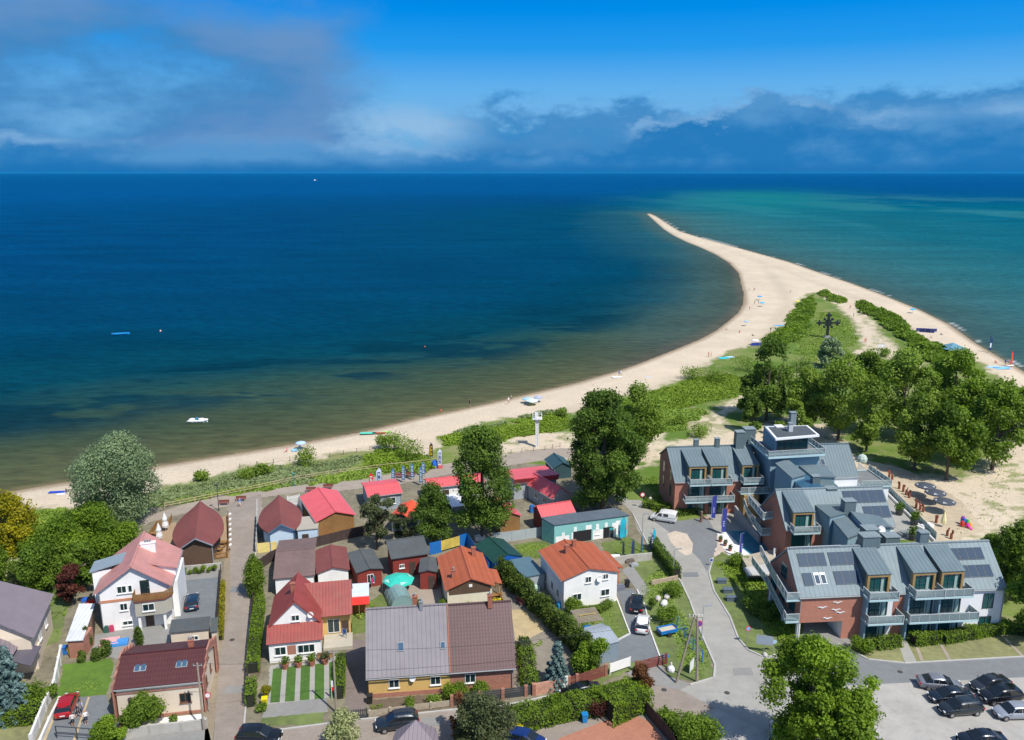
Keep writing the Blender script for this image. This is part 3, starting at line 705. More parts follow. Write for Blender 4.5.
def house(name, label, A, B, he, roof, wall, ridge=None, apex=None, back=None, D=None, hr=None, ov=.3, wins=(), doors=(), chims=(), cat='house', group=None, th=.14, parent=None, skip_gutter=False, gablem=None, fr=None, half_hip=0, he2=None):
    a, b_ = G(*A, he), G(*B, he); ux = (b_ - a); L_ = ux.length; ux.normalize(); uy = Vector((-ux.y, ux.x, 0)); ang = math.atan2(ux.y, ux.x)
    H = House(); H.L = L_
    if ridge is not None:
        d_ = Vector(ray(*ridge)); t = a.dot(ux) / d_.dot(ux); p = d_ * t; dep = (p - a).dot(uy); rz_ = CAMH + p.z
        hr = hr or rz_; ry = dep; D = D or 2 * ry; axis = 'x'
    else:
        axis = 'y'
        if apex is not None:
            d_ = Vector(ray(*apex)); t = a.dot(uy) / d_.dot(uy); p = d_ * t; rx = (p - a).dot(ux); hr = hr or CAMH + p.z
        else: rx = L_ / 2; hr = hr or he + 1
        if back is not None: D = (G(*back, he) - a).dot(uy)
    print('HOUSE %-22s L %.1f D %.1f he %.1f hr %.2f ang %.0f %s' % (name, L_, D, he, hr, math.degrees(ang), ('ry %.1f' % ry) if axis == 'x' else 'rx %.1f' % rx))
    if parent is None: root = thing(name, label, cat, (a.x, a.y, 0), ang, group)
    else: root = parent
    rf = MB(); wl_ = MB()
    if axis == 'x':
        zb = he2 if he2 is not None else he
        rf.slab([(0, 0, he), (L_, 0, he), (L_, ry, hr), (0, ry, hr)], th)
        rf.slab([(0, ry + .001, hr), (L_, ry + .001, hr), (L_, D, zb), (0, D, zb)], th)
        rf.obox((L_ / 2, ry, hr + .02), (L_ / 2, 0, 0), (0, .12, 0), (0, 0, .05))
        sl = (hr - he) / ry; sl2 = (hr - zb) / (D - ry)
        poly = [(ov, ov, 0), (ov, D - ov, 0), (ov, D - ov, zb + sl2 * ov - th * 1.3), (ov, ry, hr - th * 1.4), (ov, ov, he + sl * ov - th * 1.3)]
        wl_.ext(poly, (L_ - 2 * ov, 0, 0))
    else:
        rf.slab([(0, 0, he), (rx, 0, hr), (rx, D, hr), (0, D, he)], th)
        rf.slab([(rx + .001, 0, hr), (L_, 0, he), (L_, D, he), (rx + .001, D, hr)], th)
        rf.obox((rx, D / 2, hr + .02), (.12, 0, 0), (0, D / 2, 0), (0, 0, .05))
        s1 = (hr - he) / rx; s2 = (hr - he) / (L_ - rx)
        poly = [(ov, ov, 0), (L_ - ov, ov, 0), (L_ - ov, ov, he + s2 * ov - th * 1.3), (rx, ov, hr - th * 1.4), (ov, ov, he + s1 * ov - th * 1.3)]
        wl_.ext(poly, (0, D - 2 * ov, 0))
    H.wall = wl_.build('wall', wall, root)
    if name: H.roof = rf.build('roof', roof, root)
    if not skip_gutter:
        g = MB()
        if axis == 'x': g.cyl((0, -.06, he - .1), (L_, -.06, he - .1), .07, n=6); g.cyl((L_ - ov - .1, ov - .06, he - .1), (L_ - ov - .1, ov - .06, .1), .05, n=6)
        else: g.cyl((-.06, 0, he - .1), (-.06, D, he - .1), .07, n=6); g.cyl((L_ + .06, 0, he - .1), (L_ + .06, D, he - .1), .07, n=6); g.cyl((ov + .08, ov - .06, he - .1), (ov + .08, ov - .06, .1), .05, n=6)
        g.build('gutter', GUT, root)
    H.root, H.D, H.he, H.hr, H.ov = root, D, he, hr, ov
    wf, ws = L_ - 2 * ov, D - 2 * ov
    H.T = lambda f_: facemap(f_, L_, D, ov)
    for w_ in wins:
        f_, u, z, w, h = w_[:5]
        window(root, H.T(f_), u * (wf if f_ in 'FB' else ws), z, w, h, fr, cols=w_[5] if len(w_) > 5 else 2)
    for f_, u, w, h in doors: door(root, H.T(f_), u * (wf if f_ in 'FB' else ws), w, h)
    for ch in chims:
        x, y = ch[0] * L_, ch[1] * D
        zr = (he + (hr - he) * (1 - abs(y - ry) / (ry if y < ry else D - ry))) if axis == 'x' else (he + (hr - he) * (1 - abs(x - rx) / (rx if x < rx else L_ - rx)))
        chimney(root, x, y, zr - .3, max(zr + .5, ch[2] if len(ch) > 2 else hr + .55), pots=ch[3] if len(ch) > 3 else 1)
    return H
def skylight(H, x, f, w=.8, h=1.1, name='skylight'):      # on the front slope of an along-ridge roof
    ry = H.ry if hasattr(H, 'ry') else H.D / 2
    y = f * ry; z = H.he + (H.hr - H.he) * f; s_ = Vector((0, ry, H.hr - H.he)).normalized(); n_ = Vector((0, -s_.z, s_.y))
    c_ = Vector((x, y, z)) + n_ * .05
    a = MB(); a.obox(c_, (w / 2, 0, 0), s_ * h / 2, n_ * .07); o = a.build(name, GUT, H.root)
    p = MB(); p.obox(c_ + n_ * .035, (w / 2 - .09, 0, 0), s_ * (h / 2 - .09), n_ * .045); p.build('pane', glass('skylight glass', (.05, .10, .16)), o)
def dish(parent, p, d=(0, -1, .3), r=.42):
    d = Vector(d).normalized(); p = Vector(p); mb = MB()
    rings = []; x = d.orthogonal().normalized(); y = d.cross(x)
    for k in range(4):
        rr = r * (k + .05) / 3.05
        rings.append([p + d * (.25 + .25 * (rr / r) ** 2 * r) + (x * math.cos(t) + y * math.sin(t)) * rr for t in [i * math.pi / 6 for i in range(12)]])
    for k in range(3, -1, -1): rings.append([q_ - d * .03 for q_ in rings[k]])
    mb.loft(rings); mb.cyl(p, p + d * .27, .03, n=5); mb.cyl(p + d * .3, p + d * .75 - Vector((0, 0, .15)), .02, n=4)
    return mb.build('satellite_dish', mat('dish white', (.7, .7, .68), .5, .03), parent, smooth=False)

def roofm(nm, c, pat, pitch=.4, rough=.55, dark=.72, stain=.1, spec=.4, var=.1): return mat(nm, c, rough, var, .8, .5, pat=pat, pitch=pitch, dark=dark, stain=stain, spec=spec)
RF_grey = roofm('grey weathered sheet roof', (.235, .215, .225), 'seamX', .5, .75, .8, .2)
RF_maroonX = roofm('brown maroon tile roof', (.135, .075, .072), 'tileX', .35, .55, .6)
RF_darkmar = roofm('dark maroon tile roof', (.095, .027, .027), 'tileX', .3, .5, .6, .05)
RF_pinkY = roofm('faded pink sheet roof', (.52, .24, .21), 'seamY', .55, .5, .8, .35)
RF_redY = roofm('faded red sheet roof', (.28, .055, .045), 'seamY', .4, .5, .8, .25, var=.2)
RF_redX = roofm('faded red sheet roof wing', (.28, .055, .045), 'seamX', .4, .5, .8, .25, var=.2)
RF_coral = roofm('coral red sheet roof', (.66, .115, .125), 'seamY', .6, .5, .85, .05)
RF_coralX = roofm('coral red sheet roof along', (.66, .115, .125), 'seamX', .6, .5, .85, .05)
RF_orY = roofm('orange tile roof', (.46, .120, .055), 'tileY', .4, .6, .62, .15)
RF_orX = roofm('orange tile roof along', (.46, .120, .055), 'tileX', .4, .6, .62, .15)
RF_brY = mat('brown felt shingle roof', (.185, .052, .046), .85, .16, 2, .3, stain=.15)
RF_br2 = mat('weathered brown felt roof', (.16, .105, .095), .85, .18, 2, .3, stain=.3)
RF_dk = mat('dark grey felt roof', (.075, .085, .088), .85, .15, 2, .3, stain=.15)
RF_mauve = roofm('mauve sheet roof', (.215, .18, .20), 'seamY', .4, .55, .75, .1)
RF_mauveX = roofm('mauve sheet roof along', (.215, .18, .20), 'seamX', .4, .55, .75, .1)
RF_shed = roofm('blue grey sheet roof', (.10, .155, .175), 'seamY', .6, .55, .8, .3)
RF_zinc = roofm('zinc standing seam roof', (.14, .19, .21), 'seamX', .55, .6, .72, .08, .2)

# --- yellow and brown terrace (two halves of one building)
H = house('terraced_house', 'long terrace with half grey half brown roof and yellow and brick fronts', (365.7, 679), (516, 668), 2.7, RF_grey, PLY, ridge=(364.6, 617), hr=8.6, D=9.2,
          wins=(), chims=())
H.ry = 4.6
# split roof and wall by hand: brown right half laid over its own wall
bpy.data.objects.remove(H.roof); bpy.data.objects.remove(H.wall)
ry = 4.6; xm = H.L * .556; th = .14; he, hr, D_ = H.he, H.hr, 9.2
for x0, x1, rm_, wm_, zo in ((0, xm, RF_grey, PLY, 0), (xm + .01, H.L, RF_maroonX, BRK, -.12)):
    r_ = MB(); r_.slab([(x0, 0, he + zo), (x1, 0, he + zo), (x1, ry, hr + zo), (x0, ry, hr + zo)], th); r_.slab([(x0, ry + .001, hr + zo), (x1, ry + .001, hr + zo), (x1, D_, he + zo), (x0, D_, he + zo)], th)
    r_.obox(((x0 + x1) / 2, ry, hr + zo + .03), ((x1 - x0) / 2, 0, 0), (0, .14, 0), (0, 0, .05)); o = r_.build('roof', rm_, H.root)
    tag(o, 'weathered grey sheet roof half' if x0 == 0 else 'brown tiled roof half')
    w_ = MB(); a0 = .25 if x0 == 0 else x0; a1 = x1 if x0 == 0 else x1 - .25; sl = (hr - he) / ry
    w_.ext([(a0, .35, 0), (a0, D_ - .35, 0), (a0, D_ - .35, he + zo + sl * .35 - .2), (a0, ry, hr + zo - .2), (a0, .35, he + zo + sl * .35 - .2)], (a1 - a0, 0, 0)); o = w_.build('wall', wm_, H.root)
pl = MB(); pl.box(.2, xm, .30, .36, 0, .55); pl.build('plinth', BRK, H.root)
bd = MB(); bd.obox((xm, ry / 2, (he + hr) / 2 + .03), (.07, 0, 0), (0, ry / 2, (hr - he) / 2), (0, -.07, .04)); bd.build('ridge_strip', CHB, H.root)
T = facemap('F', H.L, D_, .35)
for u, z, w, h in ((2.7, 1.65, 1.15, 1.05), (7.3, 1.65, 1.15, 1.05), (11.2, 1.6, 1.2, 1.1)): window(H.root, T, u, z, w, h)
dish(H.root, (5.2, .35, 2.2), (-.3, -1, .4), .38)
H.ry = ry; skylight(H, 3.9, .42, .75, 1.0); skylight(H, 8.6, .40, .6, .8)
chimney(H.root, 5.6, ry + .5, hr - .6, hr + .9, .6, .5); chimney(H.root, 6.3, ry - .2, hr - .4, hr + .6, .4, .4, GUT); chimney(H.root, 14.2, ry - .3, hr - .6, hr + .9, .5, .5)

# --- shop house with dark maroon roof
H = house('gable_house', 'cream house with dark maroon tiled roof and brick edged gables at the alley corner', (113.3, 690), (202, 681), 3.9, RF_darkmar, PLC, ridge=(121.2, 654.8), D=8.4,
          wins=(('F', .80, 2.0, 1.15, 1.1), ('F', .18, 2.0, .9, 1.1), ('R', .3, 2.2, .8, 1.0), ('R', .62, 2.2, .5, .9), ('R', .5, 4.3, .6, .7)), fr=BFR, ov=.18, chims=((.80, .52, 6.3, 2),))
H.ry = H.D / 2
for xx in (H.L * .22, H.L * .29, H.L * .70, H.L * .765): skylight(H, xx, .52, .62, 1.0)
for x in (-.16, H.L + .02):
    mb = MB()
    for k in range(8):       # stepped brick gable edge
        y0, y1 = H.D * k / 8, H.D * (k + 1) / 8; zt = H.he + (H.hr - H.he) * (1 - abs((y0 + y1) / 2 - H.D / 2) / (H.D / 2)) + .22
        mb.box(x - .02, x + .14, y0, y1 - .004, zt - .7 if k not in (0, 7) else 0, zt)
    mb.build('parapet', BRK, H.root)
b_ = MB(); b_.box(.1, H.L - .1, .10, .16, 3.15, 3.32); b_.box(.1, H.L - .1, .10, .16, 0, .35); b_.build('brick_band', BRK, H.root)
mb = MB(); T = H.T('F')   # wrought compass emblem on the wall
for k in range(8):
    t = k * math.pi / 4; a = Vector(T(1.35 + .32 * math.cos(t), 2.5 + .32 * math.sin(t), .06)); mb.bar(Vector(T(1.35, 2.5, .06)), a, .03)
for k in range(12):
    t0, t1 = k * math.pi / 6, (k + 1) * math.pi / 6; mb.bar(T(1.35 + .2 * math.cos(t0), 2.5 + .2 * math.sin(t0), .06), T(1.35 + .2 * math.cos(t1), 2.5 + .2 * math.sin(t1), .06), .025)
mb.build('emblem', GFR, H.root)

# --- flat annex behind it
def flatbox(name, label, A, B, h, D, roof, wall, cat='shed', slope=0.0, wins=(), doors=(), ov=.15, group=None, th=.14, back=None):
    a, b_ = G(*A, h), G(*B, h); ux = (b_ - a); L_ = ux.length; ux.normalize(); uy = Vector((-ux.y, ux.x, 0))
    if back is not None: D = (G(*back, h + slope) - a).dot(uy)
    print('FLAT %-20s L %.1f D %.1f' % (name, L_, D))
    r = thing(name, label, cat, (a.x, a.y, 0), math.atan2(ux.y, ux.x), group)
    sx = (G(*back, h + slope) - a).dot(ux) if back is not None else 0
    sx = max(-4, min(4, sx))
    m_ = MB(); m_.slab([(0, 0, h), (L_, 0, h), (L_ + sx, D, h + slope), (sx, D, h + slope)], th); m_.build('roof', roof, r)
    w_ = MB(); k4 = [(ov, ov), (L_ - ov, ov), (L_ - ov + sx, D - ov), (ov + sx, D - ov)]; t4 = [h - th - .01] * 2 + [h + slope - th - .01] * 2
    w_.add([(x, y, 0) for x, y in k4] + [(x, y, z) for (x, y), z in zip(k4, t4)], [(3, 2, 1, 0), (4, 5, 6, 7), (0, 1, 5, 4), (1, 2, 6, 5), (2, 3, 7, 6), (3, 0, 4, 7)]); w_.build('wall', wall, r)
    H = House(); H.root, H.L, H.D, H.he, H.hr, H.ov = r, L_, D, h, h + slope, ov; H.T = lambda f_: facemap(f_, L_, D, ov)
    for w in wins: window(r, H.T(w[0]), w[1] * (L_ - 2 * ov), w[2], w[3], w[4])
    for f_, u, w, hh in doors: door(r, H.T(f_), u * ((L_ if f_ in 'FB' else D) - 2 * ov), w, hh)
    return H
flatbox('garage', 'low cream garage with flat dark grey roof behind the maroon roofed house', (168.8, 632.8), (209, 629), 3.0, 0, RF_dk, PLC, back=(171.4, 619.7), wins=(('F', .62, 1.9, .9, .6),), cat='garage')
flatbox('lean_to', 'narrow dark roofed lean-to against the alley wall', (210, 632), (217.5, 631), 2.8, 0, RF_dk, PLC, back=(211, 618), slope=.2)

# --- pink roofed white house
H = house('guest_house', 'tall white house with faded pink gable roof and wooden railed balcony', (93, 594.7), (172, 585.5), 5.6, RF_pinkY, PLW, apex=(130.4, 566.7), back=(122, 556), D=13.5, ov=.5,
          wins=(('F', .33, 5.6, 1.1, 1.0), ('F', .45, 5.6, .5, 1.0, 1), ('F', .33, 3.2, .9, 1.0), ('F', .50, 3.2, .5, 1.0, 1), ('F', .36, .9, 1.2, .6), ('L', .3, 3.2, .8, 1.0), ('L', .6, 3.2, .8, 1.0), ('R', .4, 3.2, .9, 1.1), ('R', .7, 3.2, .9, 1.1)),
          chims=())
chimney(H.root, H.L * .62, H.D * .6, 7.5, 9.0, 1.8, .6, PLW, 3)
L_, D_ = H.L, H.D
bay = MB(); bx0, bx1 = L_ * .52, L_ * .93
bay.prism([(bx0, H.ov - 1.5), (bx0 + .1, H.ov - .002), (bx1 + .5, H.ov - .002), (bx1 + .5, H.ov - .6), (bx1 - .3, H.ov - 1.5)], 2.35, 4.35); bay.build('bay', PLG, H.root)
TB = lambda u, z, o: (bx0 + u, H.ov - 1.5 - o, z)
window(H.root, TB, 1.6, 3.5, 1.4, 1.0)
mb = MB()
pts = [(bx0 - .05, H.ov - .03), (bx0 - .1, H.ov - 1.65), (bx1 - .2, H.ov - 1.65), (bx1 + .65, H.ov - .65), (bx1 + .65, H.ov - .03)]
mb.prism(pts, 4.352, 4.5); bal = mb.build('balcony', mat('maroon trim', (.2, .05, .04), .7), H.root)
mb = MB()
for (xa, ya), (xb, yb) in zip(pts[:-1], pts[1:]):
    n = max(1, int(math.dist((xa, ya), (xb, yb)) / .14))
    mb.bar((xa, ya, 5.45), (xb, yb, 5.45), .05)
    for i in range(n):
        t0 = (i + .1) / n; t1 = (i + .9) / n
        mb.ext([(xa + (xb - xa) * t0, ya + (yb - ya) * t0, 4.52), (xa + (xb - xa) * t1, ya + (yb - ya) * t1, 4.52), (xa + (xb - xa) * t1, ya + (yb - ya) * t1, 5.4), (xa + (xb - xa) * t0, ya + (yb - ya) * t0, 5.4)], (.0, .04, 0))
mb.build('railing', OCHW, bal)
door(H.root, H.T('F'), (L_ - 1) * .66, 1.1, 2.0, GLS, z0=4.55); door(H.root, H.T('F'), (L_ - 1) * .68, 1.0, 2.0, z0=.05)
mb = MB(); mb.box(bx0 + .2, bx0 + .5, H.ov - 1.3, H.ov - 1.0, 0, 2.35); mb.box(bx1 - .6, bx1 - .3, H.ov - 1.3, H.ov - 1.0, 0, 2.35); mb.build('pillar', PLW, H.root)
mb = MB(); mb.box(.42, bx0 - .2, H.ov - .05, H.ov - .004, 4.0, 4.35); mb.build('brick_band', mat('bare brick band', (.5, .22, .12), .9, .2), H.root)
mb = MB()
dr = MB(); dr.slab([(-1.3, D_ * .42, 6.6), (-1.3, D_ * .72, 6.6), (L_ * .30, D_ * .72, 7.5), (L_ * .30, D_ * .42, 7.5)], .12); dm = dr.build('dormer', roofm('blue grey dormer sheet', (.24, .30, .34), 'seamY', .5, .5, .8, .1), H.root)
dw = MB(); dw.box(-1.0, L_ * .25, D_ * .44, D_ * .70, 2.0, 6.5); dw.build('dormer_wall', PLW, dm)
dr = MB(); dr.slab([(L_ * .58, D_ * .25, 8.0), (L_ + .4, D_ * .25, 6.75), (L_ + .4, D_ * .72, 6.75), (L_ * .58, D_ * .72, 8.0)], .12); dm = dr.build('dormer', RF_pinkY, H.root)
dw = MB(); dw.ext([(L_ * .66, D_ * .28, 5.2), (L_ + .1, D_ * .28, 5.2), (L_ + .1, D_ * .28, 6.6), (L_ * .66, D_ * .28, 7.6)], (0, D_ * .4, 0)); dw.build('dormer_wall', PLW, dm)
ex = MB(); ex.box(L_ - .45, L_ + .3, 2.2, D_ - 1.5, 0, 5.1); ex.build('side_wall', PLW, H.root)

# --- mauve roofed house at the left edge
H = house('detached_house', 'cream house with large mauve hipped roof at the left edge', (-12, 668), (14, 662), 4.2, RF_mauve, PLC, back=None, apex=None, D=5, hr=5.6, skip_gutter=True)
r0 = H.root; ba = G(56, 592, 4.4); bl = G(35, 635, 4.4)
for c_ in list(r0.children): bpy.data.objects.remove(c_)
inv = lambda p: tuple(Matrix.Rotation(-r0.rotation_euler.z, 3, 'Z') @ (Vector(p) - Vector((r0.location.x, r0.location.y, 0))))
e1, e2 = G(54, 594, 4.6), G(34, 638, 4.6); dirx = (e2 - e1); w_ = Vector((dirx.y, -dirx.x, 0)).normalized()
W2 = 11.5; wv = w_ if w_.x < 0 else -w_
e3, e4 = e2 + wv * W2, e1 + wv * W2; m1_ = (e1 + e4) / 2; m2_ = (e2 + e3) / 2; ax_ = (m2_ - m1_).normalized()
rA, rB = m1_ + ax_ * 2.2, m2_ - ax_ * .4; rA.z = rB.z = 8.7
mb = MB()
for pl_ in ([e1, e2, rB, rA], [e3, e4, rA, rB], [e4, e1, rA]): mb.slab([inv(p) for p in pl_], .14)
mb.build('roof', RF_mauve, r0)
mb = MB(); ins_ = lambda p, q_: p + (q_ - p).normalized() * .5
cx = (e1 + e2 + e3 + e4) / 4
base = [inv(p + (cx - p).normalized() * .7) for p in (e1, e2, e3, e4)]; k_ = [Vector((p[0], p[1], 0)) for p in base]
mb.add([(p.x, p.y, 0) for p in k_] + [(p.x, p.y, 4.5) for p in k_], [(0, 1, 5, 4), (1, 2, 6, 5), (2, 3, 7, 6), (3, 0, 4, 7)] + [(4, 5, 6, 7)])
g2_ = Vector(inv(rB + (rA - rB).normalized() * .7)); mb.add([k_[1] + Vector((0, 0, 4.5)), k_[2] + Vector((0, 0, 4.5)), g2_ - Vector((0, 0, .2))], [(0, 1, 2)]); mb.build('wall', PLC, r0)
cA = Vector(inv(rA + ax_ * 3.4)); chimney(r0, cA.x - 1.2, cA.y - .3, 7.2, 9.6, 1.2, .5, pots=3)
# front wing with its own gable and a small porch roof
fa, fb = G(-14, 668, 4.4), G(24, 637, 4.4); fp = G(21.4, 617, 5.2)
wl0, wl1, wr0, wr1 = G(-50, 690, 3.6), G(-50, 615, 3.6), G(8, 664, 3.6), G(26, 632, 3.6)
mb = MB(); rd0 = (wl0 + wr0) / 2; rd1 = (wl1 + wr1) / 2; rd0.z = rd1.z = 6.2
mb.slab([inv(p) for p in (wr0, wr1, rd1, rd0)], .14); mb.slab([inv(p) for p in (wl1, wl0, rd0, rd1)], .14); mb.build('roof', RF_mauveX, r0)
mb = MB(); cc = (wl0 + wl1 + wr0 + wr1) / 4
mb.prism([inv(p + (cc - p).normalized() * .7) for p in (wr0, wr1, wl1, wl0)], 0, 3.5); mb.build('wall', PLC, r0)
mb = MB(); mb.slab([inv(p) for p in (G(15, 643, 3.3), G(41, 646, 2.9), G(31, 666, 2.7), G(8, 660, 3.1))], .12); mb.build('porch_roof', mat('slate grey porch sheet', (.10, .09, .11), .6), r0)
mb = MB(); pp = inv(G(26, 678)); mb.prism([(pp[0] - 1.2, pp[1] + 1.2), (pp[0] + 1.3, pp[1] + 1.4), (pp[0] + 1.6, pp[1] + 3.6), (pp[0] - 1, pp[1] + 3.5)], 0, 2.3); mb.build('porch_wall', PLC, r0)
for t in (.3, .62):
    p0, p1 = k_[0], k_[1]; dvec = (p1 - p0).normalized(); nrm = Vector((dvec.y, -dvec.x, 0));
    if nrm.dot(Vector((p0.x + p1.x, p0.y + p1.y, 0)) / 2 - (k_[2] + k_[3]) / 2) < 0: nrm = -nrm
    ln = (p1 - p0).length
    window(r0, (lambda u, z, o, p0=p0, dv=dvec, n_=nrm: tuple(p0 + dv * u + n_ * o + Vector((0, 0, z)))), ln * t, 2.6, .9, 1.1)

# --- long lean-to with pale corrugated roof and brick hut end
a, b_ = G(65.5, 641, 2.5), G(83, 640, 2.5); bk = G(80, 604, 2.6)
r_ = thing('lean_to', 'long narrow brick outbuilding with pale corrugated roof', 'outbuilding', (a.x, a.y, 0), math.atan2(b_.y - a.y, b_.x - a.x))
ang_ = r_.rotation_euler.z; iv_ = lambda p: Matrix.Rotation(-ang_, 3, 'Z') @ (Vector(p) - Vector((a.x, a.y, 0)))
bl_, br_ = iv_(G(79, 603.5, 2.8)), iv_(G(95, 603.5, 2.8)); L_ = (b_ - a).length
mb = MB(); mb.slab([(0, 0, 2.5), (L_, 0, 2.5), br_, bl_], .1); mb.build('roof', roofm('pale corrugated roof', (.62, .64, .66), 'seamX', .5, .5, .85, .2), r_)
mb = MB(); mb.ext([(.15, .2, 0), (L_ - .15, .2, 0), (L_ - .15, .2, 2.35), (.15, .2, 2.35)], (0, 3.0, 0)); mb.build('wall', BRK, r_)
mb = MB()
mb.add([(.15, 3.21, 0), (L_ - .2, 3.21, 0), (br_.x - .2, br_.y - .2, 0), (bl_.x + .2, bl_.y - .2, 0), (.15, 3.21, 2.38), (L_ - .2, 3.21, 2.38), (br_.x - .2, br_.y - .2, 2.6), (bl_.x + .2, bl_.y - .2, 2.6)], [(0, 1, 5, 4), (1, 2, 6, 5), (2, 3, 7, 6), (3, 0, 4, 7), (4, 5, 6, 7)]); mb.build('board_wall', DARKW, r_)

# --- leaf-shaped restaurants
def leafroof(label, apex, back, hr, drop, wf, wm_, front_m, trim, cat='restaurant', ext_w=0):
    a = G(*apex, hr); b_ = G(*back, hr + .1); ax = (b_ - a); ln = ax.length; ang = math.atan2(ax.y, ax.x) - math.pi / 2
    r = thing('round_roof_hut', label, cat, (a.x, a.y, 0), ang)
    print('LEAF ln', ln, 'ang', math.degrees(ang))
    rf = MB(); K = 18; rg = []
    for k in range(K + 1):
        t = k / K; y = ln * t; w = wf[0] + (wf[1] - wf[0]) * math.sin(min(t / .45, 1) * math.pi / 2) if t < .45 else wf[1] * math.sqrt(max(0, 1 - ((t - .45) / .57) ** 2)) 
        dz = drop * (w / wf[0]) ** .35
        fr_ = .0 if t > 0 else 0
        pts = []
        for j in range(-6, 7):
            s_ = j / 6; pts.append((s_ * w, y - (.35 * (1 - abs(s_))) * (1 - t), hr - dz * abs(s_) ** 1.05))
        rg.append(pts)
    vs = []; 
    for sgn, off in ((0, 0), (1, -.14)):
        for p_ in rg: vs += [(x, y, z + off) for x, y, z in p_]
    n_ = 13; fs = []
    for k in range(K):
        for j in range(n_ - 1):
            q0 = k * n_ + j; fs.append((q0, q0 + 1, q0 + n_ + 1, q0 + n_)); q1 = q0 + (K + 1) * n_; fs.append((q1, q1 + n_, q1 + n_ + 1, q1 + 1))
    o_ = (K + 1) * n_
    for k in range(K):
        for j, s_ in ((0, 1), (n_ - 1, -1)):
            q0 = k * n_ + j; f_ = (q0, q0 + n_, q0 + n_ + o_, q0 + o_); fs.append(f_ if s_ > 0 else f_[::-1])
    for j in range(n_ - 1): fs.append((j + 1, j, j + o_, j + 1 + o_))
    rf.add(vs, fs); rf.build('roof', RF_brY, r, smooth=False)
    w0 = wf[0] - .12; ez = hr - drop
    g = MB(); g.ext([(-w0, .25, 0), (w0, .25, 0), (w0, .25, ez - .16), (0, .25, hr - .22), (-w0, .25, ez - .16)], (0, 1.2, 0)); g.build('front_wall', front_m, r)
    pr = []
    for k in range(3, K):
        t = k / K; y = ln * t; w = (rg[k][-1][0]) * .8; pr.append((w, y))
    body = MB(); body.prism([(-w0, 1.46), (w0, 1.46)] + pr + [(-x, y) for x, y in pr[::-1]], 0, hr - drop * 1.35 - .15); body.build('wall', wm_, r)
    t_ = MB()
    for s_ in (-1, 1):
        t_.bar((s_ * (wf[0] + .02), -.05, ez - .1), (0, -.42, hr - .02), .09); t_.bar((s_ * (w0 - .02), .2, 0), (s_ * (w0 - .02), .2, ez - .1), .09)
    t_.build('trim', trim, r)
    return r, ln
rA_, lnA = leafroof('wooden fronted restaurant with round maroon roof beside the parked blue car yard', (195, 537.6), (200, 500), 4.6, 1.5, (2.35, 3.75), DARKW, DARKW, mat('blue grey trim', (.25, .28, .32), .6))
rB_, lnB = leafroof('pale blue hut with round maroon roof on the right side of the alley', (281, 523.6), (278.6, 494), 4.5, 1.3, (1.95, 3.45), mat('pale blue boards', (.50, .62, .72), .7, .08), mat('pale blue boards', (.50, .62, .72), .7, .08), mat('blue trim', (.06, .17, .26), .6))
lm = MB()
for k in range(5):
    t = k * math.pi / 5
    lm.bar((0 - .3 * math.cos(t), .2, 3.35 - .3 * math.sin(t)), (.3 * math.cos(t), .2, 3.35 + .3 * math.sin(t)), .02)
lm.build('emblem', WFR, rB_)
flatbox('annex', 'low pale blue annex with beige flat roof beside the round roofed hut', (296.5, 530), (318, 528), 3.0, 0, mat('beige felt', (.36, .33, .27), .9, .1), mat('pale blue boards', (.50, .62, .72), .7, .08), back=(299, 517), doors=(('F', .38, 1.0, 2.1),), cat='annex')

# --- beach cabins with coral roofs
H = house('beach_cabin', 'wooden cabin with coral red roof between round hut and leafy tree', (315.5, 522), (356, 514.5), 3.3, RF_coral, OCHW, apex=(335.7, 511.3), back=(306.7, 495.5), ov=.3, cat='cabin')
H = house('beach_cabin', 'grey cabin with narrow coral roof in front of the red and blue flags', (367.5, 497), (403, 492.5), 2.9, RF_coralX, mat('grey blue boards', (.30, .36, .40), .8, .1), ridge=(364, 486.5), ov=.25, cat='cabin', wins=(('F', .25, 1.7, 1.2, 1.0), ('F', .68, 1.6, 1.5, 1.2)))
H = house('beach_cabin', 'small cabin with bright orange red roof left of the round tree', (389, 517), (411, 519), 2.7, roofm('bright red sheet', (.75, .09, .03), 'seamY', .5, .5, .85), mat('dark navy boards', (.05, .07, .11), .8), apex=(401, 512), D=5.5, hr=3.6, cat='cabin')
H = house('beach_cabin', 'long white sided bar with coral roof behind the dark tree', (428, 488), (485, 482), 2.9, RF_coralX, PLW, ridge=(425.5, 479.5), cat='cabin', ov=.25, doors=(('F', .3, 1.2, 2.1), ('F', .7, 1.2, 2.1)))
flatbox('canopy', 'white canvas canopy stretched in front of the long bar', (452, 507), (484, 503), 2.6, 5.5, mat('white canvas', (.74, .74, .74), .8, .08), mat('shaded canvas wall', (.35, .36, .38), .8), cat='canopy')
H = house('beach_cabin', 'grey walled cabin with coral roof beside the stacked boards', (513, 483.5), (558, 478.5), 3.2, RF_coralX, mat('grey boards', (.34, .38, .40), .8, .1), ridge=(514, 473), D=7, hr=4.2, cat='cabin', ov=.25, doors=(('F', .75, 1.0, 2.1),))
H = house('beach_cabin', 'coral roofed cabin wing turned towards the street', (552, 499), (572, 494), 2.7, RF_coral, mat('grey boards', (.34, .38, .40), .8, .1), apex=(560, 487), back=(540, 481), cat='cabin', ov=.25, wins=(('L', .35, 1.5, 1.0, 1.0), ('L', .7, 1.5, 1.0, 1.0)))
H = house('beach_cabin', 'low shed with coral roof behind the turquoise workshop', (541.5, 517.5), (576, 512), 2.9, RF_coralX, FALW, ridge=(536.5, 506), cat='cabin', ov=.25)
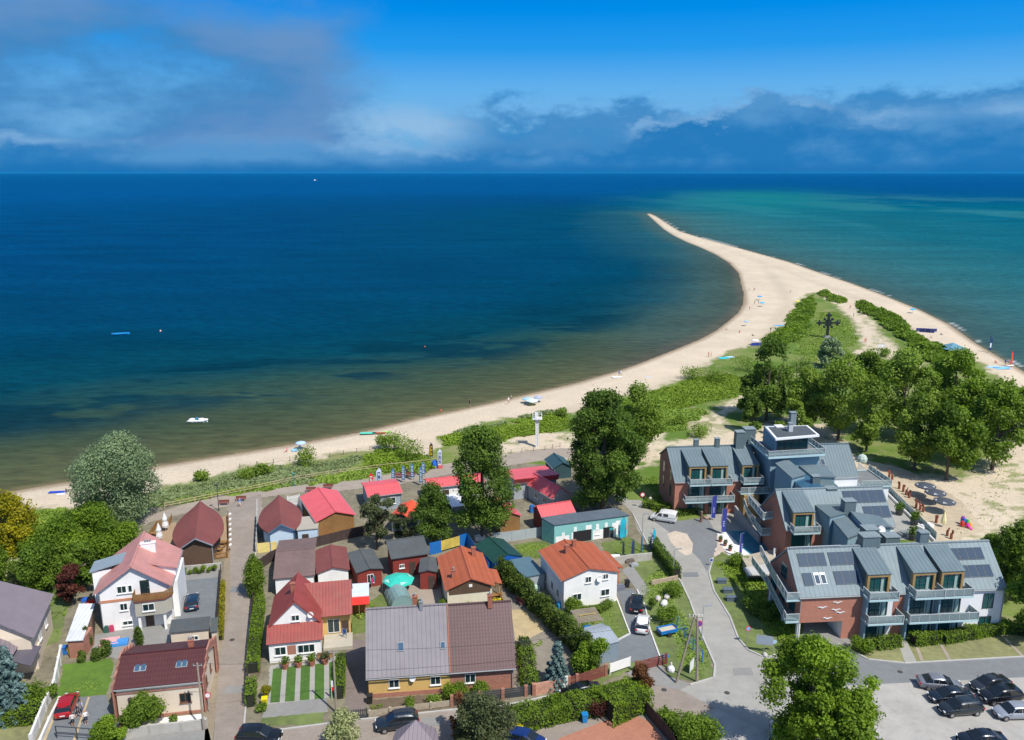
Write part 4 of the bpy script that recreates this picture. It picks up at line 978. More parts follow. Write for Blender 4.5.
H = house('beach_cabin', 'small wooden hut with coral gable roof near the dark leafy tree', (499, 519), (522, 515.5), 3.0, RF_coral, OCHW, apex=(508, 511), back=(495, 504), cat='cabin', ov=.25)
H = house('beach_hut', 'dark teal roofed hut beside the promenade by the tallest tree', (553, 468.5), (573, 466.5), 2.3, roofm('dark teal sheet roof', (.035, .085, .10), 'seamY', .5, .5, .85), mat('dark teal boards', (.03, .07, .08), .8), apex=(563, 461), D=5.5, hr=3.4, cat='hut', ov=.25)

# --- turquoise workshop
H = flatbox('workshop', 'long turquoise surf workshop with dark felt roof', (553.8, 525), (629.4, 515), 3.5, 0, mat('dark blue felt roof', (.085, .11, .135), .8, .15, stain=.2), mat('turquoise painted boards', (.22, .50, .47), .8, .12, pat='plankX', pitch=.3, dark=.88), back=(540.6, 517.3), cat='workshop', slope=.3)
T = H.T('F'); Lw = H.L - .3
for u0, u1, z0, z1 in ((.02, .20, .02, 1.35), (.23, .25, .02, 1.7), (.52, .66, .02, 1.6), (.78, .83, .02, 2.4), (.10, .14, 1.35, 1.9), (.26, .30, 1.6, 2.6), (.42, .50, 1.9, 2.6), (.56, .60, 1.7, 2.6), (.68, .72, 1.7, 2.6), (.83, .90, .3, 2.7)):
    mb = MB(); boxT(mb, T, u0 * Lw, u1 * Lw, z0, z1, -.01, .03); mb.build('painted_panel', PLW, H.root)
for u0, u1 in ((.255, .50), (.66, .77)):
    mb = MB(); boxT(mb, T, u0 * Lw, u1 * Lw, .02, 1.85, -.01, .035); mb.build('doorway_shade_panel', mat('painted interior shade', (.012, .012, .014), .9), H.root)  # near-black panel painted as the shade behind the open doors
window(H.root, T, .58 * Lw, 1.3, .7, .9)
mb = MB(); boxT(mb, T, .735 * Lw, .80 * Lw, .02, 1.8, .04, .09); mb.build('door', mat('charcoal door', (.05, .055, .06), .6), H.root)
mb = MB(); boxT(mb, T, .745 * Lw, .79 * Lw, 1.3, 1.65, .095, .12); mb.build('sign', mat('turquoise board', (.03, .4, .42), .6), H.root)

# --- orange roofed white house
H = house('family_house', 'two storey white house with orange tiled roof beside the two parked cars', (432 / 6.02 + 490, 580.8), (620.4, 571.5), 4.5, RF_orY, PLW, apex=(589.7, 569), back=(537.3, 550.8), ov=.3, hr=5.7,
          wins=(('F', .26, 1.6, 1.25, 1.0), ('F', .78, 1.6, 1.25, 1.0), ('F', .46, 3.9, .85, .9), ('F', .78, 3.95, .8, .8), ('L', .25, 1.6, .9, 1.2), ('L', .55, 1.6, .9, 1.2), ('L', .8, 1.6, .9, 1.2)), chims=((.35, .62, 6.5, 0), (.52, .72, 6.6, 0)), fr=None)
dish(H.root, H.T('F')(H.L * .60, 3.8, 0), (.1, -1, .3), .42)
mb = MB(); LL, DD = H.L, H.D; mb.slab([(LL - .2, 3.0, 3.9), (LL + 1.9, 3.0, 3.3), (LL + 1.9, DD - 1, 3.3), (LL - .2, DD - 1, 3.9)], .14); mb.build('side_roof', RF_orY, H.root)
mb = MB(); mb.box(LL - .29, LL + 1.5, 3.5, DD - 1.5, 0, 3.3); mb.build('side_wall', mat('brick red render', (.42, .13, .07), .85, .1), H.root)
flatbox('wood_shed', 'blue grey flat roofed shed beside the white house', (524, 577), (546, 573), 2.4, 0, roofm('blue grey flat sheets', (.09, .16, .20), 'seamY', .7, .5, .85, .2), mat('grey boards', (.34, .38, .40), .8, .1), back=(508, 560))
# dark green tarpaulin tent over a boat
H = house('tarpaulin_shelter', 'dark green tarpaulin shelter with blue end behind the thuja hedge', (493, 563), (523, 556), 2.2, mat('dark green tarpaulin', (.012, .055, .045), .5, .2), mat('blue tarpaulin', (.01, .10, .38), .5, .1), apex=(508, 549), D=6.5, hr=3.1, ov=.1, cat='shelter', skip_gutter=True)

# --- small orange roofed house
H = house('cottage', 'small cottage with orange tiled roof and dark wooden gable', (445, 590.5), (495, 585.5), 3.1, RF_orY, mat('cream plinth plaster', (.66, .60, .46), .85, .06), apex=(471.5, 579.5), back=(441, 556.7), hr=4.5, ov=.35, chims=((.22, .25, 4.6, 1), (.75, .78, 5.1, 0)), skip_gutter=True, doors=(('R', .3, .9, 2.0),))
mb = MB(); LL = H.L; mb.ext([(.6, .33, 2.2), (LL - .6, .33, 2.2), (LL - .5, .33, 3.1), (LL * .5, .33, 4.15), (.5, .33, 3.1)], (0, -.05, 0)); mb.build('gable_boards', DARKW, H.root)
mb = MB(); boxT(mb, H.T('F'), LL * .46 - .2, LL * .46 + .25, 3.1, 3.5, .07, .12); mb.build('gable_window', WFR, H.root)
mb = MB(); mb.slab([(LL - .1, 1.2, 3.05), (LL + 1.2, 1.2, 2.7), (LL + 1.2, 5.2, 2.7), (LL - .1, 5.2, 3.05)], .12); mb.build('porch_roof', RF_orY, H.root)
mb = MB(); [mb.box(LL + 1.0, LL + 1.12, y, y + .12, 0, 2.58) for y in (1.4, 3.2, 5.0)]; mb.build('porch_post', OCHW, H.root)

# --- red sheet roofed white house with striped lawn
H = house('villa', 'white villa with faded red sheet roof above the striped front lawn', (268, 627), (321, 622), 4.0, RF_redY, PLW, apex=(294, 601), D=7.4, ov=.3, hr=7.1, skip_gutter=True,
          wins=(('F', .52, 4.7, .95, .8),), chims=((.46, .45, 7.7, 0),))
LL = H.L
mb = MB(); mb.slab([(-.15, -1.7, 2.65), (LL + .2, -1.7, 2.65), (LL + .2, .32, 4.05), (-.15, .32, 4.05)], .12); mb.build('porch_roof', RF_redX, H.root)
mb = MB(); mb.ext([(.1, -1.4, 0), (.1, .29, 0), (.1, .29, 3.85), (.1, -1.4, 2.6)], (LL - .2, 0, 0)); mb.build('porch_wall', PLW, H.root)
TF = lambda u, z, o: (.1 + u, -1.4 - o, z)
window(H.root, TF, 1.3, 1.5, 1.3, 1.1, cols=2); window(H.root, TF, 4.3, 1.5, 2.0, 1.1, cols=3)
mb = MB(); boxT(mb, TF, 2.1, 3.1, .9, 2.1, 0, .02); mb.build('brick_panel', BRK, H.root)
dish(H.root, H.T('F')(LL * .74, 5.0, 0), (.4, -1, .3), .38)
mb = MB(); wx0, wx1 = LL * .55, LL + 3.7
mb.slab([(wx0, 2.2, 3.4), (wx1, 2.2, 3.4), (wx1, 5.8, 6.3), (wx0, 5.8, 6.3)], .14); mb.slab([(wx0, 5.801, 6.3), (wx1, 5.801, 6.3), (wx1, 9.0, 3.4), (wx0, 9.0, 3.4)], .14); mb.build('wing_roof', RF_redX, H.root)
mb = MB(); mb.ext([(LL - .2, 3.0, 0), (LL - .2, 8.6, 0), (LL - .2, 8.6, 3.6), (LL - .2, 5.8, 6.05), (LL - .2, 3.0, 3.7)], (3.6, 0, 0)); mb.build('wing_wall', PLY, H.root)
TW = lambda u, z, o: (LL + u, 3.0 - o, z)
window(H.root, TW, 1.3, 1.6, 1.5, 1.9, cols=2, sill=False); door(H.root, TW, 2.7, .9, 2.1)
mb = MB(); mb.box(LL + .1, LL + 3.6, -.2, 2.9, 0, .5); mb.build('terrace', mat('terrace slabs', (.42, .38, .30), .9, .1), H.root)

# --- huts behind it
house('summer_hut', 'white hut with weathered brown felt roof behind the villa chimney', (273, 579), (315, 575), 2.8, RF_br2, PLW, ridge=(276.5, 564), hr=3.9, cat='hut', ov=.25, skip_gutter=True)
house('summer_hut', 'white hut with plain brown gable roof next to the dark grey shed', (316, 573.5), (350, 569.5), 2.8, RF_brY, PLW, apex=(333, 567), back=(315, 550.5), hr=3.5, cat='hut', ov=.25, skip_gutter=True)
house('garden_shed', 'red boarded shed with dark grey roof and white framed window', (356, 573), (383.6, 568), 2.7, RF_dk, FALW, apex=(370, 569.2), back=(351, 552.5), hr=3.05, cat='shed', ov=.25, wins=(('F', .52, 1.35, .9, 1.3),), skip_gutter=True)
H = house('barn', 'red boarded barn with wide dark felt roof', (391, 559), (430, 553.5), 3.2, RF_dk, FALW, ridge=(386, 547.5), hr=4.0, D=5.2, cat='barn', ov=.3, doors=(('F', .55, .9, 2.1), ('F', .85, 1.0, 2.1)), wins=(('F', .25, 1.7, .7, .6),), skip_gutter=True)
house('garden_shed', 'narrow red shed with dark roof beside the barn', (418.4, 572), (437.5, 571.6), 2.8, RF_dk, FALW, apex=(428, 570.6), back=(415, 558.5), hr=3.1, cat='shed', ov=.2, doors=(('F', .7, .9, 2.0),), skip_gutter=True)
H = flatbox('lean_to_shelter', 'open wooden shelter roofed with white corrugated panels', (348.5, 597), (369, 595.5), 2.6, 0, mat('white polycarbonate', (.62, .68, .76), .3, .06, pat='blocks', pitch=.9, dark=.9), OCHW, back=(349, 584), slope=.2, cat='shelter')
mb = MB(); mb.slab([(0, -1.4, 2.15), (H.L, -1.4, 2.15), (H.L, 0, 2.5), (0, 0, 2.5)], .06); mb.build('awning', mat('bright red awning', (.62, .03, .02), .7), H.root)
mb = MB()
for x in (.1, H.L * .5, H.L - .2): mb.box(x, x + .1, -1.35, -1.25, 0, 2.1)
mb.build('post', OCHW, H.root)
# --- garage with pergola
H = house('garage', 'light grey garage with pale sheet roof in front of the driveway', (595, 648), (620, 641), 2.5, roofm('pale sheet roof', (.30, .34, .38), 'seamX', .5, .5, .85), mat('blue grey sheet wall', (.22, .28, .33), .6, .06, pat='plankX', pitch=.2, dark=.85), ridge=(585, 632), D=4.4, hr=3.1, cat='garage', ov=.12, skip_gutter=True)
# --- pyramid roof at the bottom edge
c0 = [G(388, 752, 4.0), G(442, 752, 4.0), G(436, 728, 4.0), G(396, 730, 4.0)]; tp = G(412, 726, 5.6); cen = sum(c0, Vector()) / 4
r_ = thing('gazebo', 'pointed dark mauve roof poking up at the bottom edge below the black estate car', 'gazebo', (cen.x, cen.y, 0))
mb = MB(); rel = [p - Vector((cen.x, cen.y, 0)) for p in c0]; tp = Vector((0, .6, 5.8))
for i in range(4): mb.slab([rel[i], rel[(i + 1) % 4], tp], .12)
mb.build('roof', RF_mauveX, r_)
mb = MB(); mb.prism([(p.x * .9, p.y * .9) for p in rel], 0, 3.8); mb.build('wall', PLC, r_)

# ================================================================== HOTEL (one building, many wings)
HB = mat('clinker brick', (.40, .17, .115), .85, .10, 1.5, .15, pat='brick', pitch=.3, dark=.86)
HW = mat('hotel white render', (.74, .75, .75), .8, .04, .6)
HBL = mat('hotel pale blue render', (.22, .34, .40), .75, .05, .6)
HZ = RF_zinc
HZL = roofm('pale zinc sheet roof', (.22, .27, .285), 'seamX', .6, .75, .82, .08, .15)
HZS = mat('zinc cladding', (.12, .17, .18), .45, .08, 1, pat='seamX', pitch=.4, dark=.75)
HTIM = mat('honey timber frame', (.34, .22, .085), .6, .12, 2)
FAS = mat('pale turquoise slab edge', (.42, .58, .60), .5, .04)
DECK = mat('dark decking', (.17, .18, .18), .8, .1, 2, pat='plankX', pitch=.3, dark=.8)
HG = glass('teal hotel glass', (.010, .075, .075))
RG = clear_glass()
STEEL = mat('brushed steel', (.50, .52, .52), .5, .03)
SOLF = mat('solar panel cells', (.016, .045, .085), .45, .1, 3, spec=.12)
HA = math.atan2(2.3, 27.0); HO = Vector((35.4, 91.6, 0))
hotel = thing('hotel', 'large brick and zinc roofed apartment hotel with balconies around a small pool court', 'hotel', HO, HA)
HR = Matrix.Rotation(-HA, 3, 'Z')
def hl(px, py, z): 
    p = HR @ (G(px, py, z) - Vector((HO.x, HO.y, 0))); return p
def hpart(mb, name, m, parent=None, label=None, **k):
    o = mb.build(name, m, parent or hotel, **k)
    if label: o['label'] = label
    return o
def balcony(poly, z, rails, th=.22, name='balcony', parent=None, h=1.0, stuff=None):
    mb = MB(); mb.prism(poly, z - th, z); b = hpart(mb, name, FAS, parent)
    d = MB(); cx = sum(p[0] for p in poly) / len(poly); cy = sum(p[1] for p in poly) / len(poly)
    d.prism([(cx + (p[0] - cx) * .94, cy + (p[1] - cy) * .90) for p in poly], z + .002, z + .03); d.build('decking', DECK, b)
    g = MB(); s = MB()
    for i, j in rails:
        a = Vector((poly[i][0], poly[i][1], 0)); c_ = Vector((poly[j][0], poly[j][1], 0)); v = c_ - a; n = max(1, round(v.length / 1.3)); nn_ = Vector((-v.y, v.x, 0)).normalized() * .012
        cen = Vector((cx, cy, 0)); inn = (cen - (a + c_) / 2); inn = inn - v.normalized() * inn.dot(v.normalized()); inn = inn.normalized() * .07; a += inn; c_ += inn
        for k in range(n):
            p0 = a + v * (k / n) + v.normalized() * .05; p1 = a + v * ((k + 1) / n) - v.normalized() * .05
            g.obox((p0 + p1) / 2 + Vector((0, 0, z + .1 + h * .42)), (p1 - p0) / 2, nn_, (0, 0, h * .42))
        for k in range(n + 1): p0 = a + v * (k / n); s.bar(p0 + Vector((0, 0, z)), p0 + Vector((0, 0, z + h)), .035)
        s.obox((a + c_) / 2 + Vector((0, 0, z + h)), v / 2, nn_ * 3.2, (0, 0, .03))
    g.build('railing_glass', RG, b); s.build('railing', STEEL, b)
    return b
def pblock(x0, x1, yf, yr, yb, ze, zr, zbk, roof=HZ, wall=HW, z0=0):
    r = MB(); r.slab([(x0, yf, ze), (x1, yf, ze), (x1, yr, zr), (x0, yr, zr)], .22); r.slab([(x0, yr + .001, zr), (x1, yr + .001, zr), (x1, yb, zbk), (x0, yb, zbk)], .22)
    r.obox(((x0 + x1) / 2, yr, zr + .02), ((x1 - x0) / 2, 0, 0), (0, .16, 0), (0, 0, .07))
    hpart(r, 'roof', roof)
    w = MB(); w.ext([(x0 + .15, yf + .15, z0), (x0 + .15, yb - .15, z0), (x0 + .15, yb - .15, zbk - .25), (x0 + .15, yr, zr - .35), (x0 + .15, yf + .15, ze - .2)], (x1 - x0 - .3, 0, 0)); hpart(w, 'wall', wall)
    g = MB(); g.cyl((x0, yf - .08, ze - .08), (x1, yf - .08, ze - .08), .09, n=6); hpart(g, 'gutter', GUT)
def dormer(x0, x1, yf, ze=6.0, zr=10.4, dep=4.6, bal=True, label=None):
    ytop = yf + dep * .93; zt = zr - .12
    r = MB(); r.slab([(x0 - .12, yf - .05, ze + 2.75), (x1 + .12, yf - .05, ze + 2.75), (x1 + .12, ytop, zt), (x0 - .12, ytop, zt)], .12); d = hpart(r, 'dormer', HZ)
    for x in (x0, x1 - .12):
        s = MB(); s.ext([(x, yf + .35, ze + .1), (x, yf + .35, ze + 2.6), (x, ytop - .3, zt - .2)], (.12, 0, 0)); s.build('dormer_cheek', HZS, d)
    f = MB(); f.box(x0 - .02, x0 + .28, yf + .05, yf + .5, ze + .02, ze + 2.6); f.box(x1 - .28, x1 + .02, yf + .05, yf + .5, ze + .02, ze + 2.6); f.box(x0 + .28, x1 - .28, yf + .06, yf + .5, ze + 2.3, ze + 2.6); f.build('timber_frame', HTIM, d)
    g = MB(); g.box(x0 + .28, x1 - .28, yf + .3, yf + .36, ze + .02, ze + 2.3); g.build('window', HG, d)
    fr = MB()
    for k in range(4):
        x = x0 + .30 + (x1 - x0 - .6) * k / 3; fr.box(x - .03, x + .03, yf + .24, yf + .31, ze + .02, ze + 2.3)
    cu = MB(); cx = x0 + .3 + (x1 - x0 - .6) * .75; cu.box(cx - .22, cx + .22, yf + .29, yf + .297, ze + .1, ze + 2.25); cu.build('curtain', mat('pale curtain', (.30, .42, .38), .8, .1, 6), d)
    fr.build('window_frame', GFR, d)
def bigwin(x0, x1, y, z0, z1, n=4, jamb=True, curt=True):
    g = MB(); g.box(x0, x1, y - .03, y + .05, z0, z1); o = hpart(g, 'window', HG)
    f = MB()
    for k in range(n + 1): x = x0 + (x1 - x0) * k / n; f.box(x - .035, x + .035, y - .09, y - .031, z0, z1)
    f.box(x0, x1, y - .085, y - .032, z1 - .07, z1); f.build('window_frame', GFR, o)
    if curt:
        c_ = MB(); w_ = (x1 - x0) / n
        c_.box(x1 - w_ * 1.3, x1 - w_ * .3, y - .05, y - .033, z0 + .05, z1 - .08); c_.build('curtain', mat('pale curtain', (.30, .42, .38), .8, .1, 6), o)
def solar(x0, x1, n, f0, f1, yf, dep, ze, zr):
    s_ = Vector((0, dep, zr - ze)).normalized(); n_ = Vector((0, -s_.z, s_.y)); Ls = math.hypot(dep, zr - ze)
    w = (x1 - x0) / n
    for k in range(n):
        c_ = Vector((x0 + w * (k + .5), yf, ze)) + s_ * Ls * (f0 + f1) / 2 + n_ * .12
        m_ = MB(); m_.obox(c_, (w / 2 - .05, 0, 0), s_ * Ls * (f1 - f0) / 2, n_ * .04); o = hpart(m_, 'solar_panel', SOLF)
        fr = MB(); fr.obox(c_ - n_ * .03, (w / 2 - .02, 0, 0), s_ * (Ls * (f1 - f0) / 2 + .03), n_ * .04); fr.build('panel_frame', GUT, o)
def vent(x, y, w, d, z0, z1, m=HZS):
    v = MB(); v.box(x - w / 2, x + w / 2, y - d / 2, y + d / 2, z0, z1); o = hpart(v, 'ventilation_shaft', m)
    c_ = MB(); c_.box(x - w / 2 - .08, x + w / 2 + .08, y - d / 2 - .08, y + d / 2 + .08, z1 + .12, z1 + .24); c_.box(x - w / 2 + .1, x + w / 2 - .1, y - d / 2 + .1, y + d / 2 - .1, z1, z1 + .12); c_.build('shaft_cap', HZL, o)

# wing C, nearest to the car park
r = MB(); x0, x1, yf, yr, yb = 0, 27.1, 0, 4.6, 9.6
r.slab([(x0, yf, 6), (x1, yf, 6), (x1, yr, 10.4), (x0, yr, 10.4)], .22); r.slab([(x0, yr + .001, 10.4), (x1, yr + .001, 10.4), (x1, yb, 6), (x0, yb, 6)], .22); r.obox((13.55, yr, 10.42), (13.55, 0, 0), (0, .16, 0), (0, 0, .07)); hpart(r, 'roof', HZL)
for xa, xb, zz in ((.15, 5.9, 2.5), (5.901, 26.95, 0)):
    w = MB(); w.ext([(xa, .15, zz), (xa, yb - .15, zz), (xa, yb - .15, 5.75), (xa, yr, 10.05), (xa, .15, 5.8)], (xb - xa, 0, 0)); hpart(w, 'wall', HW)
w = MB(); w.box(.10, 8.3, .11, .148, 2.48, 5.78); w.box(5.88, 8.3, .111, .149, 0, 2.479); w.box(12.3, 13.7, .11, .148, 0, 5.78)
w.ext([(.11, .11, 2.48), (.11, yb - .12, 2.48), (.11, yb - .12, 5.75), (.11, yr, 10.03), (.11, .11, 5.8)], (.038, 0, 0)); hpart(w, 'brick_facade', HB)
w = MB(); w.box(.15, .55, .2, .6, 0, 2.49); w.box(.15, .55, 8.8, 9.2, 0, 2.49); w.box(.15, .55, 4.6, 5.0, 0, 2.49); hpart(w, 'pillar', HW)
w = MB(); w.box(.16, 5.88, yb - .2, yb - .1, 0, 2.49); hpart(w, 'rear_screen', HB)
g = MB(); g.cyl((0, -.08, 5.92), (27.1, -.08, 5.92), .09, n=6); g.cyl((.25, .02, 5.9), (.25, .02, .1), .06, n=6); g.cyl((26.8, .08, 5.9), (26.8, .08, .1), .06, n=6); hpart(g, 'gutter', GUT)
for X_, z_ in ((3.1, 4.5), (5.0, 5.1), (4.9, 4.1), (5.5, 3.7), (3.9, 2.98)):      # five white gulls on the brick
    s = MB(); pts = [(-.62, .06), (-.34, .17), (-.08, .04), (0, .08), (.1, .03), (.36, .16), (.66, .04), (.34, .04), (.12, -.09), (-.14, -.10), (-.30, .03)]
    s.ext([(X_ + a, .08, z_ + b) for a, b in pts], (0, -.05, 0)); hpart(s, 'gull_relief', HW)
for xa, xb in ((8.6, 11.5), (14.5, 17.4), (18.2, 21.1)):
    dormer(xa, xb, 0)
    balcony([(xa - .4, .28), (xa - .4, -1.5), (xb + .5, -1.5), (xb + .5, .28)], 6.05, ((0, 1), (1, 2), (2, 3)))
    bigwin(xa - .1, xb + .0, .12, 3.05, 5.35); bigwin(xa - .1, xb + .0, .12, .1, 2.4)
balcony([(8.2, .14), (8.2, -1.75), (12.8, -1.75), (12.8, .14)], 2.95, ((0, 1), (1, 2), (2, 3)))
balcony([(13.5, .14), (13.5, -1.8), (22.5, -1.8), (22.5, .14)], 2.95, ((0, 1), (1, 2), (2, 3)))
for x in (8.35, 13.7, 17.75): 
    w = MB(); w.box(x - .1, x + .1, -.9, .12, 0, 5.8 if x > 8 else 3); hpart(w, 'dividing_wall', HBL)
for z0, z1 in ((3.3, 5.4), (.3, 2.2)): bigwin(24.2 - (.2 if z0 < 1 else 0), 25.5, .13, z0, z1, 2, curt=False)
for y in (2, 6): w = MB(); w.box(26.95, 27.0, y, y + 1.2, 3.4, 5); hpart(w, 'window', HG)
for a in ((1.05, 4.65, 3, .62, .88), (5.1, 8.35, 3, .62, .88), (1.05, 2.3, 1, .23, .48), (5.15, 8.25, 3, .23, .49), (21.3, 25.6, 4, .62, .86), (21.9, 25.9, 4, .26, .50)): solar(*a, 0, 4.6, 6, 10.4)
for x in (2.85, 3.65):
    s_ = Vector((0, 4.6, 4.4)).normalized(); n_ = Vector((0, -s_.z, s_.y)); c_ = Vector((x, 0, 6)) + s_ * 6.37 * .36 + n_ * .06
    m_ = MB(); m_.obox(c_, (.34, 0, 0), s_ * .75, n_ * .06); o = hpart(m_, 'skylight', WFR); m_ = MB(); m_.obox(c_ + n_ * .03 - s_ * .12, (.27, 0, 0), s_ * .55, n_ * .045); m_.build('pane', SOLF, o)
vent(11.0, 5.0, 2.3, 1.5, 9.6, 11.5); vent(18.2, 4.9, 1.2, .9, 9.8, 11.7); vent(13.3, 9.0, 1.9, 1.6, 6, 10.6)
m_ = MB(); m_.bar((0.3, 4.4, 10.65), (7, 4.4, 10.65), .05); [m_.bar((x, 4.4, 10.4), (x, 4.4, 10.65), .03) for x in (.4, 2.5, 4.6, 6.8)]; hpart(m_, 'roof_rail', STEEL)
# west balconies of wing C (they fan out towards the court)
for z, pts in ((5.75, ((797.5, 600), (786.5, 600.5), (771, 574), (766, 552), (783, 552))), (2.95, ((797, 621.5), (785.5, 622), (765.5, 581), (766, 562), (783, 562)))):
    P_ = [hl(x, y, z) for x, y in pts]; P_ = [(min(p.x, .1), p.y) for p in P_]; P_[0] = (.1, P_[0][1]); P_[-1] = (.1, P_[-1][1])
    balcony(P_, z, ((0, 1), (1, 2), (2, 3), (3, 4)))
for y in (1.2, 4.2, 7.0):
    for z in (.1, 3.1, 6.1):
        if z == 6.1 and y != 4.2: continue
        if z < 1: continue
        w = MB(); w.box(.07, .112, y, y + 1.7, z, z + 2.1); hpart(w, 'window', HG)

# wing B in the middle
pblock(6.4, 23.2, 19.2, 24.0, 28.8, 6, 10.4, 6, HZL, HW)
w = MB(); w.ext([(6.50, 19.3, 0), (6.50, 28.7, 0), (6.50, 28.7, 5.75), (6.50, 24.0, 10.02), (6.50, 19.3, 5.78)], (.04, 0, 0)); w.box(6.5, 15, 19.3, 19.345, 0, 5.75); hpart(w, 'brick_facade', HB)
dormer(7.4, 10.5, 19.2, dep=4.8); balcony([(7.0, 19.4), (7.0, 17.8), (11.0, 17.8), (11.0, 19.4)], 6.05, ((0, 1), (1, 2), (2, 3)))
bigwin(7.4, 10.4, 19.28, 3.05, 5.4); bigwin(7.4, 10.4, 19.28, .1, 2.4)
solar(16.6, 23.0, 5, .60, .90, 19.2, 4.8, 6, 10.4); solar(19.0, 23.0, 3, .22, .50, 19.2, 4.8, 6, 10.4)
for z, pts in ((5.75, ((774.5, 517.5), (763, 519), (748, 501), (748, 493), (775, 493))), (2.9, ((774, 534), (761, 534.5), (747, 514), (748, 504), (775, 504)))):
    P_ = [hl(x, y, z) for x, y in pts]; P_ = [(min(p.x, 6.5), p.y) for p in P_]; P_[0] = (6.5, P_[0][1]); P_[-1] = (6.5, P_[-1][1])
    balcony(P_, z, ((0, 1), (1, 2), (2, 3), (3, 4)))
w = MB(); w.box(5.2, 5.5, 20, 20.3, 0, 2.7); hpart(w, 'pillar', HW)

# wing A at the back left
pblock(-4.6, 10.6, 39.2, 45.0, 49.5, 6, 10.3, 7.6, HZ, HB)
for xa, xb in ((-2.1, .8), (1.6, 4.5), (7.1, 9.9)):
    dormer(xa, xb, 39.2, dep=5.6, zr=10.2)
    balcony([(xa - .3, 39.5), (xa - .3, 37.6), (xb + .4, 37.6), (xb + .4, 39.5)], 6.0, ((0, 1), (1, 2), (2, 3)))
    bigwin(xa, xb, 39.33, 3.1, 5.4)
    if xa < 5: bigwin(xa, xb, 39.33, .1, 2.4)
balcony([(-3.1, 39.4), (-3.1, 37.5), (5.4, 37.5), (5.4, 39.4)], 3.0, ((0, 1), (1, 2), (2, 3)))
for z in (3.6, 6.3):
    for y in (41.5, 46): w = MB(); w.box(-4.5, -4.44, y, y + .8, z - 1, z + 1); hpart(w, 'window', HG)
vent(.7, 45.2, .8, .7, 9.8, 11.3); vent(4.4, 45.0, .8, .7, 9.8, 11.5); vent(8.2, 44.6, 1.5, 1.3, 9.0, 12.8); vent(10.4, 46.0, 1.9, 1.6, 8.8, 12.9)
w = MB(); w.box(6.9, 9.4, 37.2, 37.5, 0, 4.0); w.box(6.9, 7.2, 37.5, 39.3, 0, 4.0); sgn = hpart(w, 'sign_wall', HTIM)
balcony([(6.4, 39.3), (6.4, 37.51), (11.5, 37.51), (11.5, 39.3)], 4.3, ((1, 2),))
# tower with roof terrace
w = MB(); w.prism([(11.2, 37.6), (20, 38.4), (20, 45), (11.2, 45)], 0, 10.7); hpart(w, 'wall', HBL)
w = MB(); w.box(12.3, 18.2, 39.2, 44.2, 11.0, 13.95); hpart(w, 'wall', HBL)
bigwin(12.8, 17.9, 39.1, 11.1, 13.3, 4, curt=False)
balcony([(10.3, 44.8), (10.3, 36.5), (20.4, 37.3), (20.4, 44.8)], 11.0, ((0, 1), (1, 2), (2, 3)), th=.35, name='roof_terrace')
w = MB(); P_ = [hl(x, y, 14.3) for x, y in ((765.3, 426.7), (807.6, 425.2), (819.5, 434.9), (775.7, 438.6))]; w.prism([(p.x, p.y) for p in P_], 13.96, 14.3); tr = hpart(w, 'roof', HW)
c_ = sum(P_, Vector()) / 4; w = MB(); w.prism([(c_.x + (p.x - c_.x) * .90, c_.y + (p.y - c_.y) * .88) for p in P_], 14.302, 14.34); w.build('roof_felt', mat('anthracite felt', (.07, .085, .095), .9, .1), tr)
vent(15.1, 39.8, .7, .7, 14.34, 15.6, STEEL); vent(17.0, 43.4, 1.0, .9, 14.34, 16.4, HZL)
w = MB(); w.prism([(13.6, 41.8), (15, 41.9), (15, 43.2), (13.6, 43.1)], 14.345, 14.5); w.build('roof_hatch', HW, tr)
# wing D behind on the right
pblock(18.4, 27.9, 39.3, 44.0, 48.6, 6, 10.4, 6, HZ, HW)
for x in (20.0, 20.95):
    s_ = Vector((0, 4.7, 4.4)).normalized(); n_ = Vector((0, -s_.z, s_.y)); c_ = Vector((x + 1.2, 39.3, 6)) + s_ * 6.4 * .45 + n_ * .06
    m_ = MB(); m_.obox(c_, (.38, 0, 0), s_ * .6, n_ * .07); o = hpart(m_, 'skylight', GUT); m_ = MB(); m_.obox(c_ + n_ * .03, (.30, 0, 0), s_ * .52, n_ * .05); m_.build('pane', SOLF, o)
w = MB(); w.box(28.0, 33.0, 38.5, 46, 0, 4.3); hpart(w, 'terrace_block', HW)
balcony([(28.0, 46), (28.0, 38.2), (33.3, 38.2), (33.3, 46)], 4.55, ((1, 2), (2, 3)), name='roof_terrace')
w = MB(); w.box(23, 27.5, 36.5, 39.2, 0, 3.2); hpart(w, 'wall', HW)
# angular link roofs between the wings
def linkroof(px, z, m, wall=HBL, tilt=None):
    P_ = [hl(x, y, z if tilt is None else z + tilt[i]) for i, (x, y) in enumerate(px)]
    r = MB(); r.slab(P_, .2) if tilt is None else r.add(P_ + [p - Vector((0, 0, .25)) for p in P_], [(0, 1, 2, 3), (7, 6, 5, 4), (0, 4, 5, 1), (1, 5, 6, 2), (2, 6, 7, 3), (3, 7, 4, 0)])
    c_ = sum(P_, Vector()) / 4
    hpart(r, 'link_roof', m)
    w = MB(); Q = [c_ + (p - c_) * .94 for p in P_]; k = [Vector((p.x, p.y, 0)) for p in Q]; t_ = [p - Vector((0, 0, .26)) for p in Q]
    n_ = (k[1] - k[0]).cross(k[2] - k[1]).z
    fs = [(0, 1, 5, 4), (1, 2, 6, 5), (2, 3, 7, 6), (3, 0, 4, 7)]; w.add(k + t_, fs if n_ > 0 else [f[::-1] for f in fs]); hpart(w, 'link_wall', wall)
RFB = mat('blue rooflight glazing', (.03, .10, .17), .15, .1)
linkroof([(792, 478), (775, 463), (788, 459), (806, 474)], 10.2, HZ)
linkroof([(803, 489), (792, 479), (807, 475), (823, 487)], 9.4, RFB)
